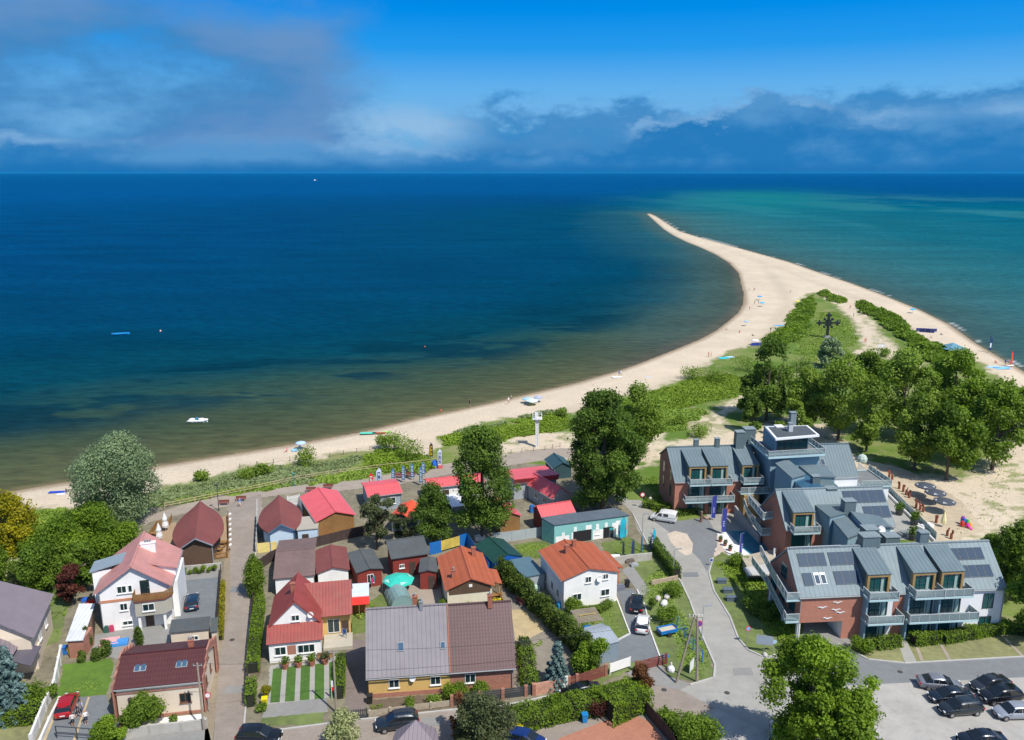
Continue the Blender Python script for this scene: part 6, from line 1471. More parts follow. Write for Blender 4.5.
shrub('shrub', 'leafy shrubs above the heap of stones', (672, 596), 26, 1.8, 'green', 69, 2300, .22, ry=.5)
shrub('shrub', 'dark thuja like shrub at the driveway edge', (651, 610), 9, 2.4, 'dark', 70, 900, .2)
shrub('shrub', 'large bright bush by the hotel passage', (862, 652), 20, 2.1, 'bright', 71, 2400, .24)
shrub('shrub', 'rounded green shrub at the left edge garden', (28, 708), 36, 2.8, 'green', 72, 4200, .26)
shrub('shrub', 'tall green shrub against the pale garden wall', (52, 700), 12, 2.6, 'green', 73, 1500, .24)
shrub('shrub', 'yellow flowering shrub at the cottage porch', (497, 604), 9, 1.0, 'flower', 74, 500, .18)
shrub('shrub', 'pale flowering shrub below the cottage wall', (470, 614), 20, 1.2, 'cream', 75, 1200, .2)
shrub('shrub', 'bright bush at the cottage corner', (443, 609), 11, 1.6, 'bright', 76, 900, .2)
shrub('shrub', 'green bushes on the slope above the lower hotel balcony', (762, 612), 44, 1.7, 'dark', 77, 5000, .28, ry=1.2)
shrub('shrub', 'bright bushes beside the pebble bed at the pool', (738, 566), 30, 1.8, 'bright', 78, 3000, .24, ry=.6)
shrub('shrub', 'golden thuja bush at the corner of the striped lawn', (267, 700), 9, 2.4, 'yellow', 79, 1500, .2)
shrub('shrub', 'small bushes beside the driveway of the barn', (262, 712), 10, 1.2, 'green', 80, 700, .2)
shrub('shrub', 'bright shrubs at the hotel kerb sign', (808, 655), 34, 2.2, 'bright', 81, 3200, .26, ry=.5)
# hedges
hedge('hedge', 'long clipped hedge between bottom street and red paved drive', [(517, 727), (560, 716), (600, 709), (626, 704)], 2.6, 1.9, 'hedge', 1, 60, .22)
hedge('hedge', 'tall clipped hedge block beside the brown gate', [(612, 716), (636, 706)], 3.2, 2.6, 'bright', 2, 60, .22)
hedge('hedge', 'long bright hedge beside the alley in front of the villa', [(260, 606), (256, 640), (253, 672)], 1.3, 1.5, 'bright', 3, 70, .18)
hedge('hedge', 'small green hedge end by the alley gate', [(252, 690), (251, 706)], 1.0, 1.6, 'green', 4, 70, .18)
hedge('hedge', 'hedge at the left edge below the spruce', [(-14, 722), (33, 717)], 3.0, 1.7, 'hedge', 5, 55, .22)
hedge('hedge', 'curved low hedge in front of the white house windows', [(583, 614), (598, 613), (609, 606)], .9, .9, 'hedge', 6, 90, .16)
hedge('hedge', 'dark ivy hedge along the light road', [(653, 548), (676, 578)], 1.2, 1.7, 'dark', 7, 70, .2)
hedge('hedge', 'clipped hedge along the brick wall behind the white van', [(678, 515), (703, 512)], 1.6, 1.2, 'hedge', 8, 60, .2)
hedge('hedge', 'bright low hedge left of the white van', [(647, 507), (668, 511)], 1.8, 1.2, 'bright', 9, 60, .2)
hedge('hedge', 'hedge below the left hotel ground floor flats', [(878, 648), (896, 645)], 1.4, 1.1, 'bright', 10, 60, .2)
hedge('hedge', 'hedge between the two brown hotel garden paths', [(915, 644), (934, 642)], 1.5, 1.3, 'bright', 11, 60, .2)
hedge('hedge', 'long hedge in front of the white hotel wall', [(944, 642), (975, 636), (1005, 631), (1040, 636)], 1.5, 1.2, 'bright', 12, 60, .2)
hedge('hedge', 'dark green hedge left of the striped lawn path', [(341, 665), (340, 698)], .9, 1.7, 'green', 13, 70, .18)
hedge('hedge', 'overgrown hedge beside the brown terrace end', [(524, 646), (530, 690)], 1.5, 1.2, 'green', 14, 60, .22, rough=.35)
hedge('hedge', 'yellow green hedge on top of the dark fence at the bottom', [(662, 724), (684, 742)], 1.4, 1.7, 'bright', 15, 60, .22)
hedge('planting_strip', 'narrow yellow green planting strip between car yard and alley', [(223, 585), (221, 640)], .5, .7, 'yellow', 16, 90, .18)
for i, (px, mk, n, lb) in enumerate((([(258, 572), (290, 556), (330, 546), (372, 540), (372, 546), (335, 552), (300, 560), (262, 580)], 'olive', 900, 'weeds behind the curved dark fence'), ([(250, 596), (272, 600), (268, 660), (262, 664)], 'grass', 700, 'weeds beside the villa wall'), ([(515, 645), (545, 640), (552, 684), (520, 690)], 'grass', 1500, 'weeds in the gravel garden by the terrace'),
    ([(54, 640), (66, 600), (74, 600), (66, 660), (50, 700)], 'green', 1200, 'overgrown strip beside the mauve roofed house'), ([(350, 606), (372, 600), (380, 612), (352, 640)], 'grass', 700, 'tall grass behind the wooden shelter'), ([(455, 600), (500, 596), (505, 612), (470, 618)], 'grass', 900, 'flower bed below the cottage'),
    ([(370, 704), (450, 696), (515, 690), (515, 694), (452, 704), (370, 712)], 'green', 1300, 'front garden plants of the terrace'), ([(560, 690), (640, 662), (645, 664), (600, 683), (562, 692)], 'grass', 900, 'grass strip under the red gate'), ([(640, 480), (660, 470), (672, 500), (655, 505)], 'green', 900, 'undergrowth beside the hotel gable'), ([(-10, 600), (60, 560), (110, 560), (120, 580), (70, 600), (60, 640), (-10, 570)], 'green', 2500, 'undergrowth below the trees at the left edge'))):
    cover('garden_undergrowth', px, mk, n, .05, .5, .26, 40 + i, lb, patch=2)
for i, (px, lb) in enumerate((([(64, 664), (112, 658), (113, 668), (107, 695), (55, 700)], 'mown grass blades of the lawn above the red car'), ([(560, 604), (617, 597), (631, 634), (616, 641), (590, 645), (568, 625)], 'grass blades of the lawn in front of the white house'), ([(513, 545), (545, 540), (560, 552), (545, 560), (520, 556)], 'grass blades beside the green tarpaulin shelter'), ([(600, 543), (630, 537), (652, 552), (640, 556), (608, 556)], 'grass blades of the workshop lawn'))):
    cover('lawn_grass', px, 'grass', 2600, .01, .06, .16, 70 + i, lb, patch=3, thr=-.2)

# ================================================================== VEHICLES
TYRE = mat('tyre rubber', (.02, .02, .02), .85, .1); RIM = mat('alloy rim', (.45, .46, .47), .3, .05, metal=.8)
CG = glass('car glass', (.010, .014, .018)); RED = mat('tail light red', (.45, .01, .01), .2, .02, coat=1); HLG = mat('headlight glass', (.7, .72, .75), .1, .02, coat=1)
PLATE = mat('number plate', (.7, .7, .68), .5, .02)
KINDS = {
 'hatch': dict(L=4.2, W=.88, st=[(-2.10, .60, .82, .42), (-2.0, .78, .98, .30), (-1.5, .87, 1.0, .24), (0, .89, .97, .22), (.95, .87, .95, .22), (1.6, .82, .84, .25), (1.95, .74, .72, .28), (2.10, .55, .58, .38)],
    gh=[(-2.0, .72, .98, .99), (-1.62, .70, 1.0, 1.36), (-.9, .70, .99, 1.48), (0, .70, .98, 1.50), (.35, .69, .97, 1.44), (1.15, .70, .94, .96)], roof=(-1.66, .38), ax=(-1.35, 1.32)),
 'estate': dict(L=4.6, W=.90, st=[(-2.30, .62, .82, .42), (-2.2, .80, 1.0, .30), (-1.5, .90, 1.02, .26), (0, .91, .99, .24), (1.0, .89, .97, .24), (1.8, .84, .86, .26), (2.15, .76, .74, .30), (2.30, .56, .6, .40)],
    gh=[(-2.22, .72, 1.0, 1.01), (-1.92, .71, 1.02, 1.42), (-1.0, .71, 1.01, 1.54), (0, .71, 1.0, 1.55), (.35, .70, .99, 1.48), (1.2, .72, .96, .98)], roof=(-1.98, .38), ax=(-1.42, 1.45)),
 'saloon': dict(L=4.7, W=.90, st=[(-2.35, .60, .80, .42), (-2.25, .80, .96, .32), (-1.5, .89, .98, .24), (0, .90, .95, .22), (1.0, .88, .93, .22), (1.85, .83, .82, .25), (2.2, .74, .70, .30), (2.35, .55, .58, .38)],
    gh=[(-1.75, .70, .97, .98), (-1.05, .68, .97, 1.36), (-.5, .68, .96, 1.43), (0, .68, .95, 1.44), (.35, .67, .94, 1.38), (1.25, .70, .92, .94)], roof=(-1.1, .38), ax=(-1.4, 1.45)),
 'suv': dict(L=4.6, W=.94, st=[(-2.25, .66, .95, .50), (-2.15, .84, 1.1, .40), (-1.5, .93, 1.12, .32), (0, .94, 1.1, .30), (1.0, .92, 1.08, .30), (1.8, .88, 1.0, .34), (2.15, .80, .88, .38), (2.30, .60, .7, .46)],
    gh=[(-2.15, .74, 1.1, 1.12), (-1.85, .73, 1.12, 1.55), (-1.0, .73, 1.1, 1.68), (0, .73, 1.1, 1.69), (.35, .72, 1.08, 1.62), (1.15, .75, 1.06, 1.09)], roof=(-1.9, .38), ax=(-1.42, 1.42)),
 'van': dict(L=4.4, W=.92, st=[(-2.2, .86, 1.0, .35), (-2.15, .90, 1.08, .30), (-1.5, .92, 1.1, .26), (0, .92, 1.1, .25), (1.1, .90, 1.1, .25), (1.7, .85, 1.0, .28), (2.1, .76, .82, .32), (2.2, .58, .64, .4)],
    gh=[(-2.19, .84, 1.07, 1.72), (-1.9, .84, 1.08, 1.80), (-1.0, .84, 1.08, 1.84), (0, .84, 1.08, 1.83), (.55, .80, 1.08, 1.72), (1.35, .78, 1.06, 1.10)], roof=(-2.19, .60), ax=(-1.35, 1.38)),
}
def car(label, rear, front, paint, kind='hatch', cat='car', group='cars', name='parked_car', rails=False, flipz=0):
    k = KINDS[kind]; pr, pf = G(*rear), G(*front); d = pf - pr; c_ = (pr + pf) / 2; ang = math.atan2(d.y, d.x)
    r = thing(name, label, cat, (c_.x, c_.y, .036), ang, group)
    P = mat('paint ' + '%.3f %.3f %.3f' % paint, (*paint,), .28, .03, 1, coat=1.0, metal=.3 if max(paint) < .6 else 0)
    rings = []
    for x, w, zt, zb in k['st']:
        rings.append([(x, -w * .9, zb), (x, w * .9, zb), (x, w, zb + .18), (x, w, zt - .22), (x, w * .95, zt - .04), (x, w * .7, zt), (x, -w * .7, zt), (x, -w * .95, zt - .04), (x, -w, zt - .22), (x, -w, zb + .18)])
    b = MB().loft(rings).build('body', P, r, smooth=True)
    es = b.modifiers.new('bevel', 'BEVEL'); es.width = .03; es.segments = 1; es.limit_method = 'ANGLE'
    rings = []
    for x, w, zb, zt in k['gh']:
        h = max(zt - zb, .01); wb = w + .12
        rings.append([(x, -wb, zb - .05), (x, wb, zb - .05), (x, wb - .02, zb + h * .25), (x, w + .02, zb + h * .8), (x, w - .1, zt), (x, -w + .1, zt), (x, -w - .02, zb + h * .8), (x, -wb + .02, zb + h * .25)])
    gl = MB().loft(rings).build('window_glass', CG if kind != 'van' else P, r, smooth=False)
    # roof panel and pillars
    gh = k['gh']; rg_ = []
    def at(x):
        for a, b_ in zip(gh[:-1], gh[1:]):
            if a[0] <= x <= b_[0]:
                t = (x - a[0]) / (b_[0] - a[0]); return [a[i] + (b_[i] - a[i]) * t for i in range(4)]
        return list(gh[-1])
    for i in range(7):
        x = k['roof'][0] + (k['roof'][1] - k['roof'][0]) * i / 6; q_ = at(x); w, zt = q_[1], q_[3]
        rg_.append([(x, -w + .0, zt - .07), (x, -w + .1, zt + .012), (x, 0, zt + .035), (x, w - .1, zt + .012), (x, w, zt - .07), (x, 0, zt - .06)])
    MB().loft(rg_).build('roof_panel', P, r, smooth=False)
    if kind != 'van':
        pm = MB()
        for xs in (k['gh'][1][0] + .1, -.35, .32):
            for s_ in (-1, 1):
                q_ = at(xs); zt, zb, w = q_[3], q_[2], q_[1]; dx = .35 if xs > 0 else (-.15 if xs < -1 else 0)
                pm.bar((xs + dx, s_ * (w + .125), zb), (xs, s_ * (w + .0), zt - .03), .045)
        pm.build('pillar', P, r)
    else:
        for s_, nm in ((-1, 0), (1, 0)):
            for x0, x1 in ((.15, .95), (-.9, -.1)):
                wm_ = MB(); wm_.ext([(x0, s_ * .945, 1.14), (x1, s_ * .945, 1.14), (x1 - (.35 if x0 > 0 else 0), s_ * .90, 1.60), (x0, s_ * .90, 1.60)], (0, s_ * .02, 0)); wm_.build('side_window', CG, r)
        wm_ = MB(); wm_.obox((.98, 0, 1.44), (.36, 0, -.30), (0, .72, 0), (.02, 0, .03)); wm_.build('windscreen', CG, r)
        wm_ = MB(); wm_.box(-2.24, -2.2, -.66, .66, 1.15, 1.6); wm_.build('rear_window', CG, r)
    for x in k['ax']:
        for s_ in (-1, 1):
            w = MB(); y = s_ * (k['W'] - .12); w.cyl((x, y - .11, .32), (x, y + .11, .32), .33, n=16); o = w.build('wheel', TYRE, r)
            w = MB(); w.cyl((x, y + s_ * .112, .32), (x, y + s_ * .125, .32), .2, n=10); w.build('rim', RIM, o)
    s0, s1 = k['st'][0], k['st'][-1]
    for s_ in (-1, 1):
        w = MB(); w.obox((s0[0] + .06, s_ * .66, s0[2] - .02), (.08, 0, 0), (0, .15, 0), (0, 0, .09)); w.build('taillight', RED, r)
        w = MB(); w.obox((s1[0] - .13, s_ * .58, s1[2] + .04), (.12, -.03 * s_, 0), (0, .13, 0), (0, 0, .06)); w.build('headlight', HLG, r)
        w = MB(); q_ = at(.6); w.ball((.78, s_ * (k['W'] + .1), 1.0 if kind != 'suv' else 1.15), .08, .1, .07); w.build('mirror', P, r)
    w = MB(); w.box(s0[0] - .03, s0[0], -.26, .26, .55, .66); w.box(s1[0], s1[0] + .02, -.26, .26, .40, .50); w.build('number_plate', PLATE, r)
    if rails:
        w = MB(); [w.bar((-1.6, s_ * .62, k['gh'][2][3] + .07), (.3, s_ * .62, k['gh'][2][3] + .05), .025) for s_ in (-1, 1)]; w.build('roof_rail', RIM, r)
    return r
BLK = (.006, .007, .009); NAVY = (.008, .016, .035); SILV = (.30, .32, .36); WHT = (.72, .72, .71)
car('white hatchback parked behind the black car on the driveway', (641, 638), (644, 618), WHT, 'hatch', name='parked_car')
car('black hatchback parked in front of the white car on the driveway', (636, 614), (637, 600), BLK, 'estate')
car('red hatchback on the driveway at the bottom left', (64, 719), (72, 700), (.45, .008, .012), 'hatch')
car('dark blue car in the paved yard beside the round roof restaurant', (192, 614), (193, 597), (.008, .035, .075), 'hatch')
car('white delivery van by the pebble traffic island', (675, 522.5), (652, 519), WHT, 'van', cat='van', name='delivery_van')
car('dark blue estate car in the street in front of the yellow house', (418, 724), (377, 730), (.012, .022, .035), 'suv', rails=True)
car('black car half cut by the bottom edge beside the alley', (240, 741), (279, 742), BLK, 'suv')
car('black car behind the long hedge in the bottom street', (599, 692.5), (562, 699), BLK, 'saloon')
car('bright blue car at the bottom beside the grey green tree', (510, 741), (541, 748), (.006, .03, .16), 'hatch')
g_ = 'cars in the gravel car park'
car('grey silver car with black roof at the head of the left car park row', (921, 686), (957, 689), (.22, .23, .26), 'saloon', group=g_)
car('dark navy car in the middle of the left car park row', (968, 699), (931, 701), (.010, .018, .03), 'saloon', group=g_)
car('dark grey estate at the front of the left car park row', (980, 711), (939, 714), (.018, .026, .030), 'estate', group=g_, rails=True)
car('dark grey car at the head of the right car park row', (1008, 684), (970, 692), (.03, .034, .04), 'saloon', group=g_)
car('black car in the middle of the right car park row', (1019, 699), (981, 702), BLK, 'suv', group=g_)
car('silver blue car cut by the right edge in the car park', (1034, 716), (992, 717), (.34, .37, .42), 'hatch', group=g_)
car('black car cut by the bottom edge of the car park', (1003, 744), (959, 744), (.008, .012, .022), 'saloon', group=g_)
car('dark car roof showing at the bottom edge beside the bright tree', (892, 755), (858, 757), BLK, 'saloon', group=g_)
car('dark blue car hidden behind the bright tree', (834, 716), (866, 718), (.01, .04, .14), 'saloon', group=g_)
car('silver car under the large bright tree at the bottom', (776, 748), (777, 732), (.40, .42, .44), 'hatch', group=g_)

# ================================================================== PEOPLE
SK = mat('skin', (.50, .29, .19), .6, .05); HAIR = mat('brown hair', (.06, .035, .02), .8)
def body(name, J, E, rad):
    me = bpy.data.meshes.new(name); me.from_pydata(J, E, []); o = bpy.data.objects.new(name, me); col.objects.link(o)
    o.modifiers.new('skin', 'SKIN'); sv_ = me.skin_vertices[0].data
    for i, r_ in enumerate(rad): sv_[i].radius = (r_, r_) if not isinstance(r_, tuple) else r_
    sv_[0].use_root = True
    o.modifiers.new('sub', 'SUBSURF').levels = 1
    dg = bpy.context.evaluated_depsgraph_get(); dg.update()
    nm = bpy.data.meshes.new_from_object(o.evaluated_get(dg)); bpy.data.objects.remove(o); return nm
def pose(legs, arms, lean=0.0):
    # joints: pelvis, spine, chest, neck, head(2), shoulders/elbows/hands, hips/knees/feet
    (kl, fl), (kr, fr_) = legs; (el, hl_), (er, hr_) = arms
    J = [(0, 0, .95), (0, lean * .3, 1.12), (0, lean * .7, 1.35), (0, lean, 1.50), (0, lean, 1.58), (0, lean + .01, 1.72),
         (-.18, lean * .8, 1.42), el, hl_, (.18, lean * .8, 1.42), er, hr_, (-.09, 0, .90), kl, fl, (fl[0], fl[1] - .14, .03), (.09, 0, .90), kr, fr_, (fr_[0], fr_[1] - .14, .03)]
    E = [(0, 1), (1, 2), (2, 3), (3, 4), (4, 5), (2, 6), (6, 7), (7, 8), (2, 9), (9, 10), (10, 11), (0, 12), (12, 13), (13, 14), (14, 15), (0, 16), (16, 17), (17, 18), (18, 19)]
    rad = [(.15, .11), (.14, .10), (.16, .11), .06, .085, .085, .065, .045, .035, .065, .045, .035, .09, .062, .045, .035, .09, .062, .045, .035]
    return J, E, rad
PO = [body('p_stand', *pose((((-.10, 0, .50), (-.10, .02, .08)), ((.11, -.03, .50), (.12, .02, .08))), (((-.26, .03, 1.16), (-.27, -.03, .92)), ((.26, .03, 1.16), (.26, -.05, .92))))),
      body('p_walk', *pose((((-.10, -.16, .52), (-.10, -.22, .10)), ((.10, .06, .50), (.10, .30, .14))), (((-.24, .14, 1.18), (-.25, .12, .95)), ((.24, -.12, 1.17), (.24, -.28, .98))), -.04)),
      body('p_sit', [(0, 0, .14), (0, .06, .32), (0, .12, .55), (0, .13, .70), (0, .12, .78), (0, .10, .92), (-.18, .13, .62), (-.24, .30, .36), (-.25, .36, .08), (.18, .13, .62), (.24, .0, .42), (.16, -.30, .40), (-.09, -.04, .12), (-.12, -.40, .42), (-.12, -.72, .08), (-.12, -.86, .05), (.09, -.04, .12), (.12, -.42, .38), (.12, -.76, .07), (.12, -.90, .05)],
           [(0, 1), (1, 2), (2, 3), (3, 4), (4, 5), (2, 6), (6, 7), (7, 8), (2, 9), (9, 10), (10, 11), (0, 12), (12, 13), (13, 14), (14, 15), (0, 16), (16, 17), (17, 18), (18, 19)],
           [(.15, .11), (.14, .10), (.16, .11), .06, .085, .085, .065, .045, .035, .065, .045, .035, .09, .062, .045, .035, .09, .062, .045, .035])]
def cloth(c): return mat('cloth %.2f %.2f %.2f' % c, c, .9, .08, 6)
def person(label, px, pose_=0, top=(.6, .6, .6), low=(.03, .04, .08), rz=0, group=None, name='person', cat='person', z=0.0):
    me = PO[pose_].copy(); me.name = 'person'; me.materials.clear()
    for m_ in (SK, cloth(top) if top else SK, cloth(low), HAIR): me.materials.append(m_)
    lim = (.50, .98, 1.47, 1.70) if pose_ < 2 else (.0, .20, .68, .88)
    for p in me.polygons:
        c_ = p.center; i = 0
        if c_.z > lim[3] or (c_.z > lim[3] - .1 and c_.y > (.03 if pose_ < 2 else .12)): i = 3
        elif c_.z > lim[2]: i = 0
        elif c_.z > lim[1]: i = 1 if abs(c_.x) < .255 else 0
        elif c_.z > lim[0]: i = 2 if (abs(c_.x) < .2 and (pose_ < 2 or c_.y > -.45)) else 0
        if pose_ < 2 and top == low and c_.z > .5 and i in (1, 2): i = 1
        p.material_index = i
    o = bpy.data.objects.new(name, me); col.objects.link(o); p = G(*px); o.location = (p.x, p.y, z); o.rotation_euler = (0, 0, rz)
    tag(o, label, cat, group); return o
person('person in white top and dark shorts standing in the middle of the driveway', (86.5, 724.5), 0, (.75, .75, .75), (.02, .025, .05), .6, z=.02)
person('person in pale blue shirt at the back of the driveway group', (83, 714), 0, (.4, .5, .65), (.1, .15, .3), 2.2, z=.02)
person('person in dark clothes with reddish hair next to the red car', (78.5, 718), 1, (.03, .03, .05), (.02, .02, .03), 2.6, z=.02)
person('person in pale top and black shorts at the front left of the driveway group', (73.5, 727), 0, (.7, .62, .6), (.01, .01, .012), 3.4, z=.02)
person('person in white standing by the hotel hedge in the shade', (650, 505), 0, (.8, .8, .8), (.75, .75, .75), 0)
person('orange vested worker figure with white helmet by the hotel kerb', (783, 651), 0, (.8, .8, .8), (.7, .14, .03), 1.0)
person('person walking past the alley end in a blue jacket', (240, 507), 1, (.15, .35, .75), (.6, .6, .6), 1.5)
person('dark dressed person standing among the blue flags', (407, 476), 0, (.03, .04, .07), (.03, .03, .05), .5)
bp = [((730, 265), 0, 'lone walker at the narrow neck of the spit', (.3, .1, .1)), ((749, 291), 0, 'left one of two people standing on the inner beach bend', (.15, .1, .12)), ((754, 291), 0, 'right one of two people standing on the inner beach bend', (.4, .2, .2)), ((754.5, 304.5), 0, 'person in dark clothes by the blue windbreaks', (.03, .05, .15)), ((758.5, 304), 1, 'pale dressed person by the blue windbreaks', (.6, .55, .5)), ((749.5, 310), 1, 'person in pink near the inner waterline', (.7, .2, .2)), ((790.5, 293), 1, 'walker in grey blue on the open sand', (.25, .3, .4)), ((739.5, 332.5), 2, 'sunbather in red on the inner beach', (.7, .1, .08)), ((726.5, 330), 2, 'pair of legs of a sunbather at the waterline', (.6, .35, .2)), ((770.5, 332), 0, 'person in black by the scrub edge', (.02, .02, .02)), ((789, 314), 0, 'red dressed person at the scrub edge', (.6, .15, .1)), ((752.5, 336), 2, 'small dark sitting figure on the sand', (.05, .05, .05)), ((708.5, 357), 0, 'pink dressed person left of the turquoise towels', (.7, .3, .25)), ((711, 357), 0, 'orange dressed person left of the turquoise towels', (.7, .35, .2)),
 ((470, 406), 0, 'dark dressed person at the waterline above the cabins', (.02, .02, .03)), ((508.5, 403.5), 0, 'person in white walking left of the beach shelter', (.75, .75, .75)), ((511, 401), 0, 'second walker in white beside the beach shelter', (.7, .65, .6)), ((619, 376), 0, 'person in blue beside the white towels', (.1, .2, .5)), ((621, 376), 1, 'person in white beside the white towels', (.8, .8, .8)), ((287, 451), 2, 'sunbather in pink left of the dune bush', (.8, .3, .3)), ((300, 449), 2, 'sunbather beside the small blue beach tent', (.05, .1, .3)), ((67, 492), 2, 'person in dark clothes sitting by the blue towel', (.03, .03, .04)),
 ((850, 309), 0, 'red dressed person where the path meets the beach', (.7, .1, .1)), ((853.5, 317), 0, 'person in black on the sandy path', (.02, .02, .02)), ((865, 343), 0, 'person in orange on the path bend', (.8, .15, .05)), ((866, 342), 0, 'person in blue on the path bend', (.1, .35, .6)), ((796, 369), 0, 'person in dark top on the lower sandy path', (.04, .06, .12)), ((799.5, 370), 0, 'person in white on the lower sandy path', (.7, .7, .75)), ((808.5, 366), 0, 'black dressed person on the lower sandy path', (.03, .02, .04)), ((861, 315), 0, 'walker on the path near the sea scrub', (.5, .5, .5)),
 ((931, 338), 2, 'sunbather below the navy windbreak', (.5, .3, .2)), ((928.5, 342), 2, 'pale sunbather beside a dark bag', (.6, .4, .3)), ((940, 347), 0, 'person in pink near the beach tent', (.6, .3, .25)), ((1005, 365), 0, 'person in blue on the beach by the red windsurf sail', (.05, .15, .5)), ((995.5, 363), 2, 'person in red sitting on the open sea beach', (.6, .1, .1)), ((941, 335), 2, 'sunbather on the open sea beach', (.1, .1, .15)), ((545.5, 210 * 2.0), 0, '', (0, 0, 0))]
for i, (p, po, lb, c_) in enumerate(bp):
    if lb: person(lb, p, po, c_, (.08, .07, .09) if i % 3 else (.5, .3, .2), rz=i * 1.3, group='people on the beach and paths', z=.0 if po < 2 else -.02)

# ================================================================== FLAGS, LAMPS, POLES, SIGNS
POLEM = mat('dark pole', (.05, .055, .06), .5, .1); GALV = mat('galvanised pole', (.42, .44, .45), .45, .08, metal=.4); WOODP = mat('weathered pole wood', (.30, .25, .19), .9, .2, 4)
def feather(label, base, h, color, mark=None, w=.75, dirx=-1, group=None, rz=.2, nm=None):
    p = G(*base); r = thing('feather_flag', label, 'beach flag', (p.x, p.y, 0), rz, group)
    mb = MB(); mb.cyl((0, 0, 0), (0, 0, h * .8), .03, .02, 6)
    for k in range(6):
        t0, t1 = k / 6, (k + 1) / 6; f = lambda t: (dirx * -0 + dirx * .75 * (1 - math.cos(t * math.pi / 2)), 0, h * .8 + h * .2 * math.sin(t * math.pi / 2))
        mb.cyl(f(t0), f(t1), .02, .012, 5)
    mb.build('pole', POLEM, r)
    K = 14; fr_, bk = [], []
    for k in range(K + 1):
        t = k / K; z = h * .16 + (h * .83) * t
        xp = 0 if z < h * .8 else dirx * .75 * (1 - math.cos(math.asin(min(1, (z - h * .8) / (h * .2)))))
        wd = w * (1.0 if t < .8 else 1 - ((t - .8) / .2) ** 1.5 * .9); wv = .06 * math.sin(t * 7)
        fr_.append((xp, wv * .4, z)); bk.append((dirx * max(wd, abs(xp) + .05), wv, z - .05))
    vs = [(x, y - .008, z) for x, y, z in fr_ + bk] + [(x, y + .008, z) for x, y, z in fr_ + bk]; n = K + 1; fs = []
    for k in range(K): fs += [(k, k + 1, n + k + 1, n + k), (2 * n + k, 3 * n + k, 3 * n + k + 1, 2 * n + k + 1), (k, 2 * n + k, 2 * n + k + 1, k + 1), (n + k, n + k + 1, 3 * n + k + 1, 3 * n + k)]
    m_ = MB(); m_.add(vs, fs); fo = m_.build('banner', cloth(color), r)
    if mark:
        m_ = MB()
        for k in range(5):
            z = h * .24 + h * .115 * k; x0, x1 = dirx * w * .22, dirx * w * .78; x0, x1 = min(x0, x1), max(x0, x1)
            for yy in (-.11, .09):
                if k % 2: m_.box(x0, x1, yy, yy + .02, z, z + h * .03); m_.box(x0, x0 + .12, yy + .001, yy + .019, z + h * .03, z + h * .08)
                else: m_.box(x0, x1, yy, yy + .02, z + h * .055, z + h * .08); m_.box(x1 - .14, x1, yy + .001, yy + .019, z, z + h * .055); m_.box(x0, x0 + .12, yy + .001, yy + .019, z, z + h * .055)
        m_.build('lettering', cloth(mark), fo)
    return r
BF = (.07, .17, .34)
feather('red feather flag with white lettering behind the grey cabin', (373.5, 489), 3.3, (.65, .02, .02), (.8, .8, .8), w=.75)
feather('widest pale feather flag with blue edge next to the red flag', (382, 488), 4.1, (.55, .62, .74), (.05, .1, .25), w=.95)
for i, (b, h) in enumerate((((395, 485), 3.5), ((405, 482.5), 3.6), ((414, 480), 3.6), ((422.5, 485.5), 3.9), ((425, 476.5), 3.2))):
    feather(['first slim blue feather flag right of the pale one', 'slim blue feather flag left of the dark dressed person', 'slim blue feather flag right of the dark dressed person', 'slim blue feather flag in front, nearest the sandy yard', 'slim blue feather flag half hidden behind the front one'][i], b, h, BF, (.5, .58, .7), w=.6, group='slim blue feather flags on the promenade')
feather('black and yellow feather flag at the end of the dune', (433, 459), 3.6, (.03, .028, .025), (.8, .45, .01), w=.7)
feather('white and grey feather flag by the tree at the beach access', (442, 468), 4.2, (.55, .58, .66), (.12, .16, .3), w=.8)
for b, h, lb in (((711, 520.5), 4.4, 'blue hotel flag nearest the brick facade'), ((721, 534.5), 4.4, 'blue hotel flag at the edge of the pool'), ((739, 558), 4.0, 'blue hotel flag in front of the pool')):
    p = G(*b); r = thing('banner_flag', lb, 'flag', (p.x, p.y, 0), .2, 'blue flags around the hotel pool')
    m_ = MB(); m_.cyl((0, 0, 0), (0, 0, h), .035, n=6); m_.bar((0, 0, h - .05), (.6, 0, h + .1), .02); m_.build('pole', GALV, r)
    m_ = MB(); m_.ext([(.03, 0, .5), (.75 if 'front of' not in lb else .4, 0, .35), (.85 if 'front of' not in lb else .35, 0, h + .1), (.05, 0, h - .1)], (0, .02, 0)); bn = m_.build('banner', cloth((.03, .045, .27)), r)
    m_ = MB(); [m_.box(.25, .5, -.012, -.002, z, z + .22) for z in (1.4, 1.75, 2.1)]; m_.build('lettering', cloth((.35, .38, .6)), bn)
feather('slim red and turquoise feather flag at the workshop corner', (625, 541), 4.2, (.02, .42, .55), None, w=.9)
fl = G(618, 538); 
feather('slim navy feather flag on the workshop lawn', (634, 558), 3.2, (.03, .05, .12), None, w=.45)
feather('second navy feather flag leaning on the workshop lawn', (624, 556), 2.6, (.02, .03, .06), None, w=.3)
feather('navy feather flag beside the light road', (653, 552), 3.2, (.05, .07, .2), (.4, .45, .6), w=.4)
feather('small turquoise feather flag beside the light road', (655, 549), 3.6, (.0, .42, .6), None, w=.45)
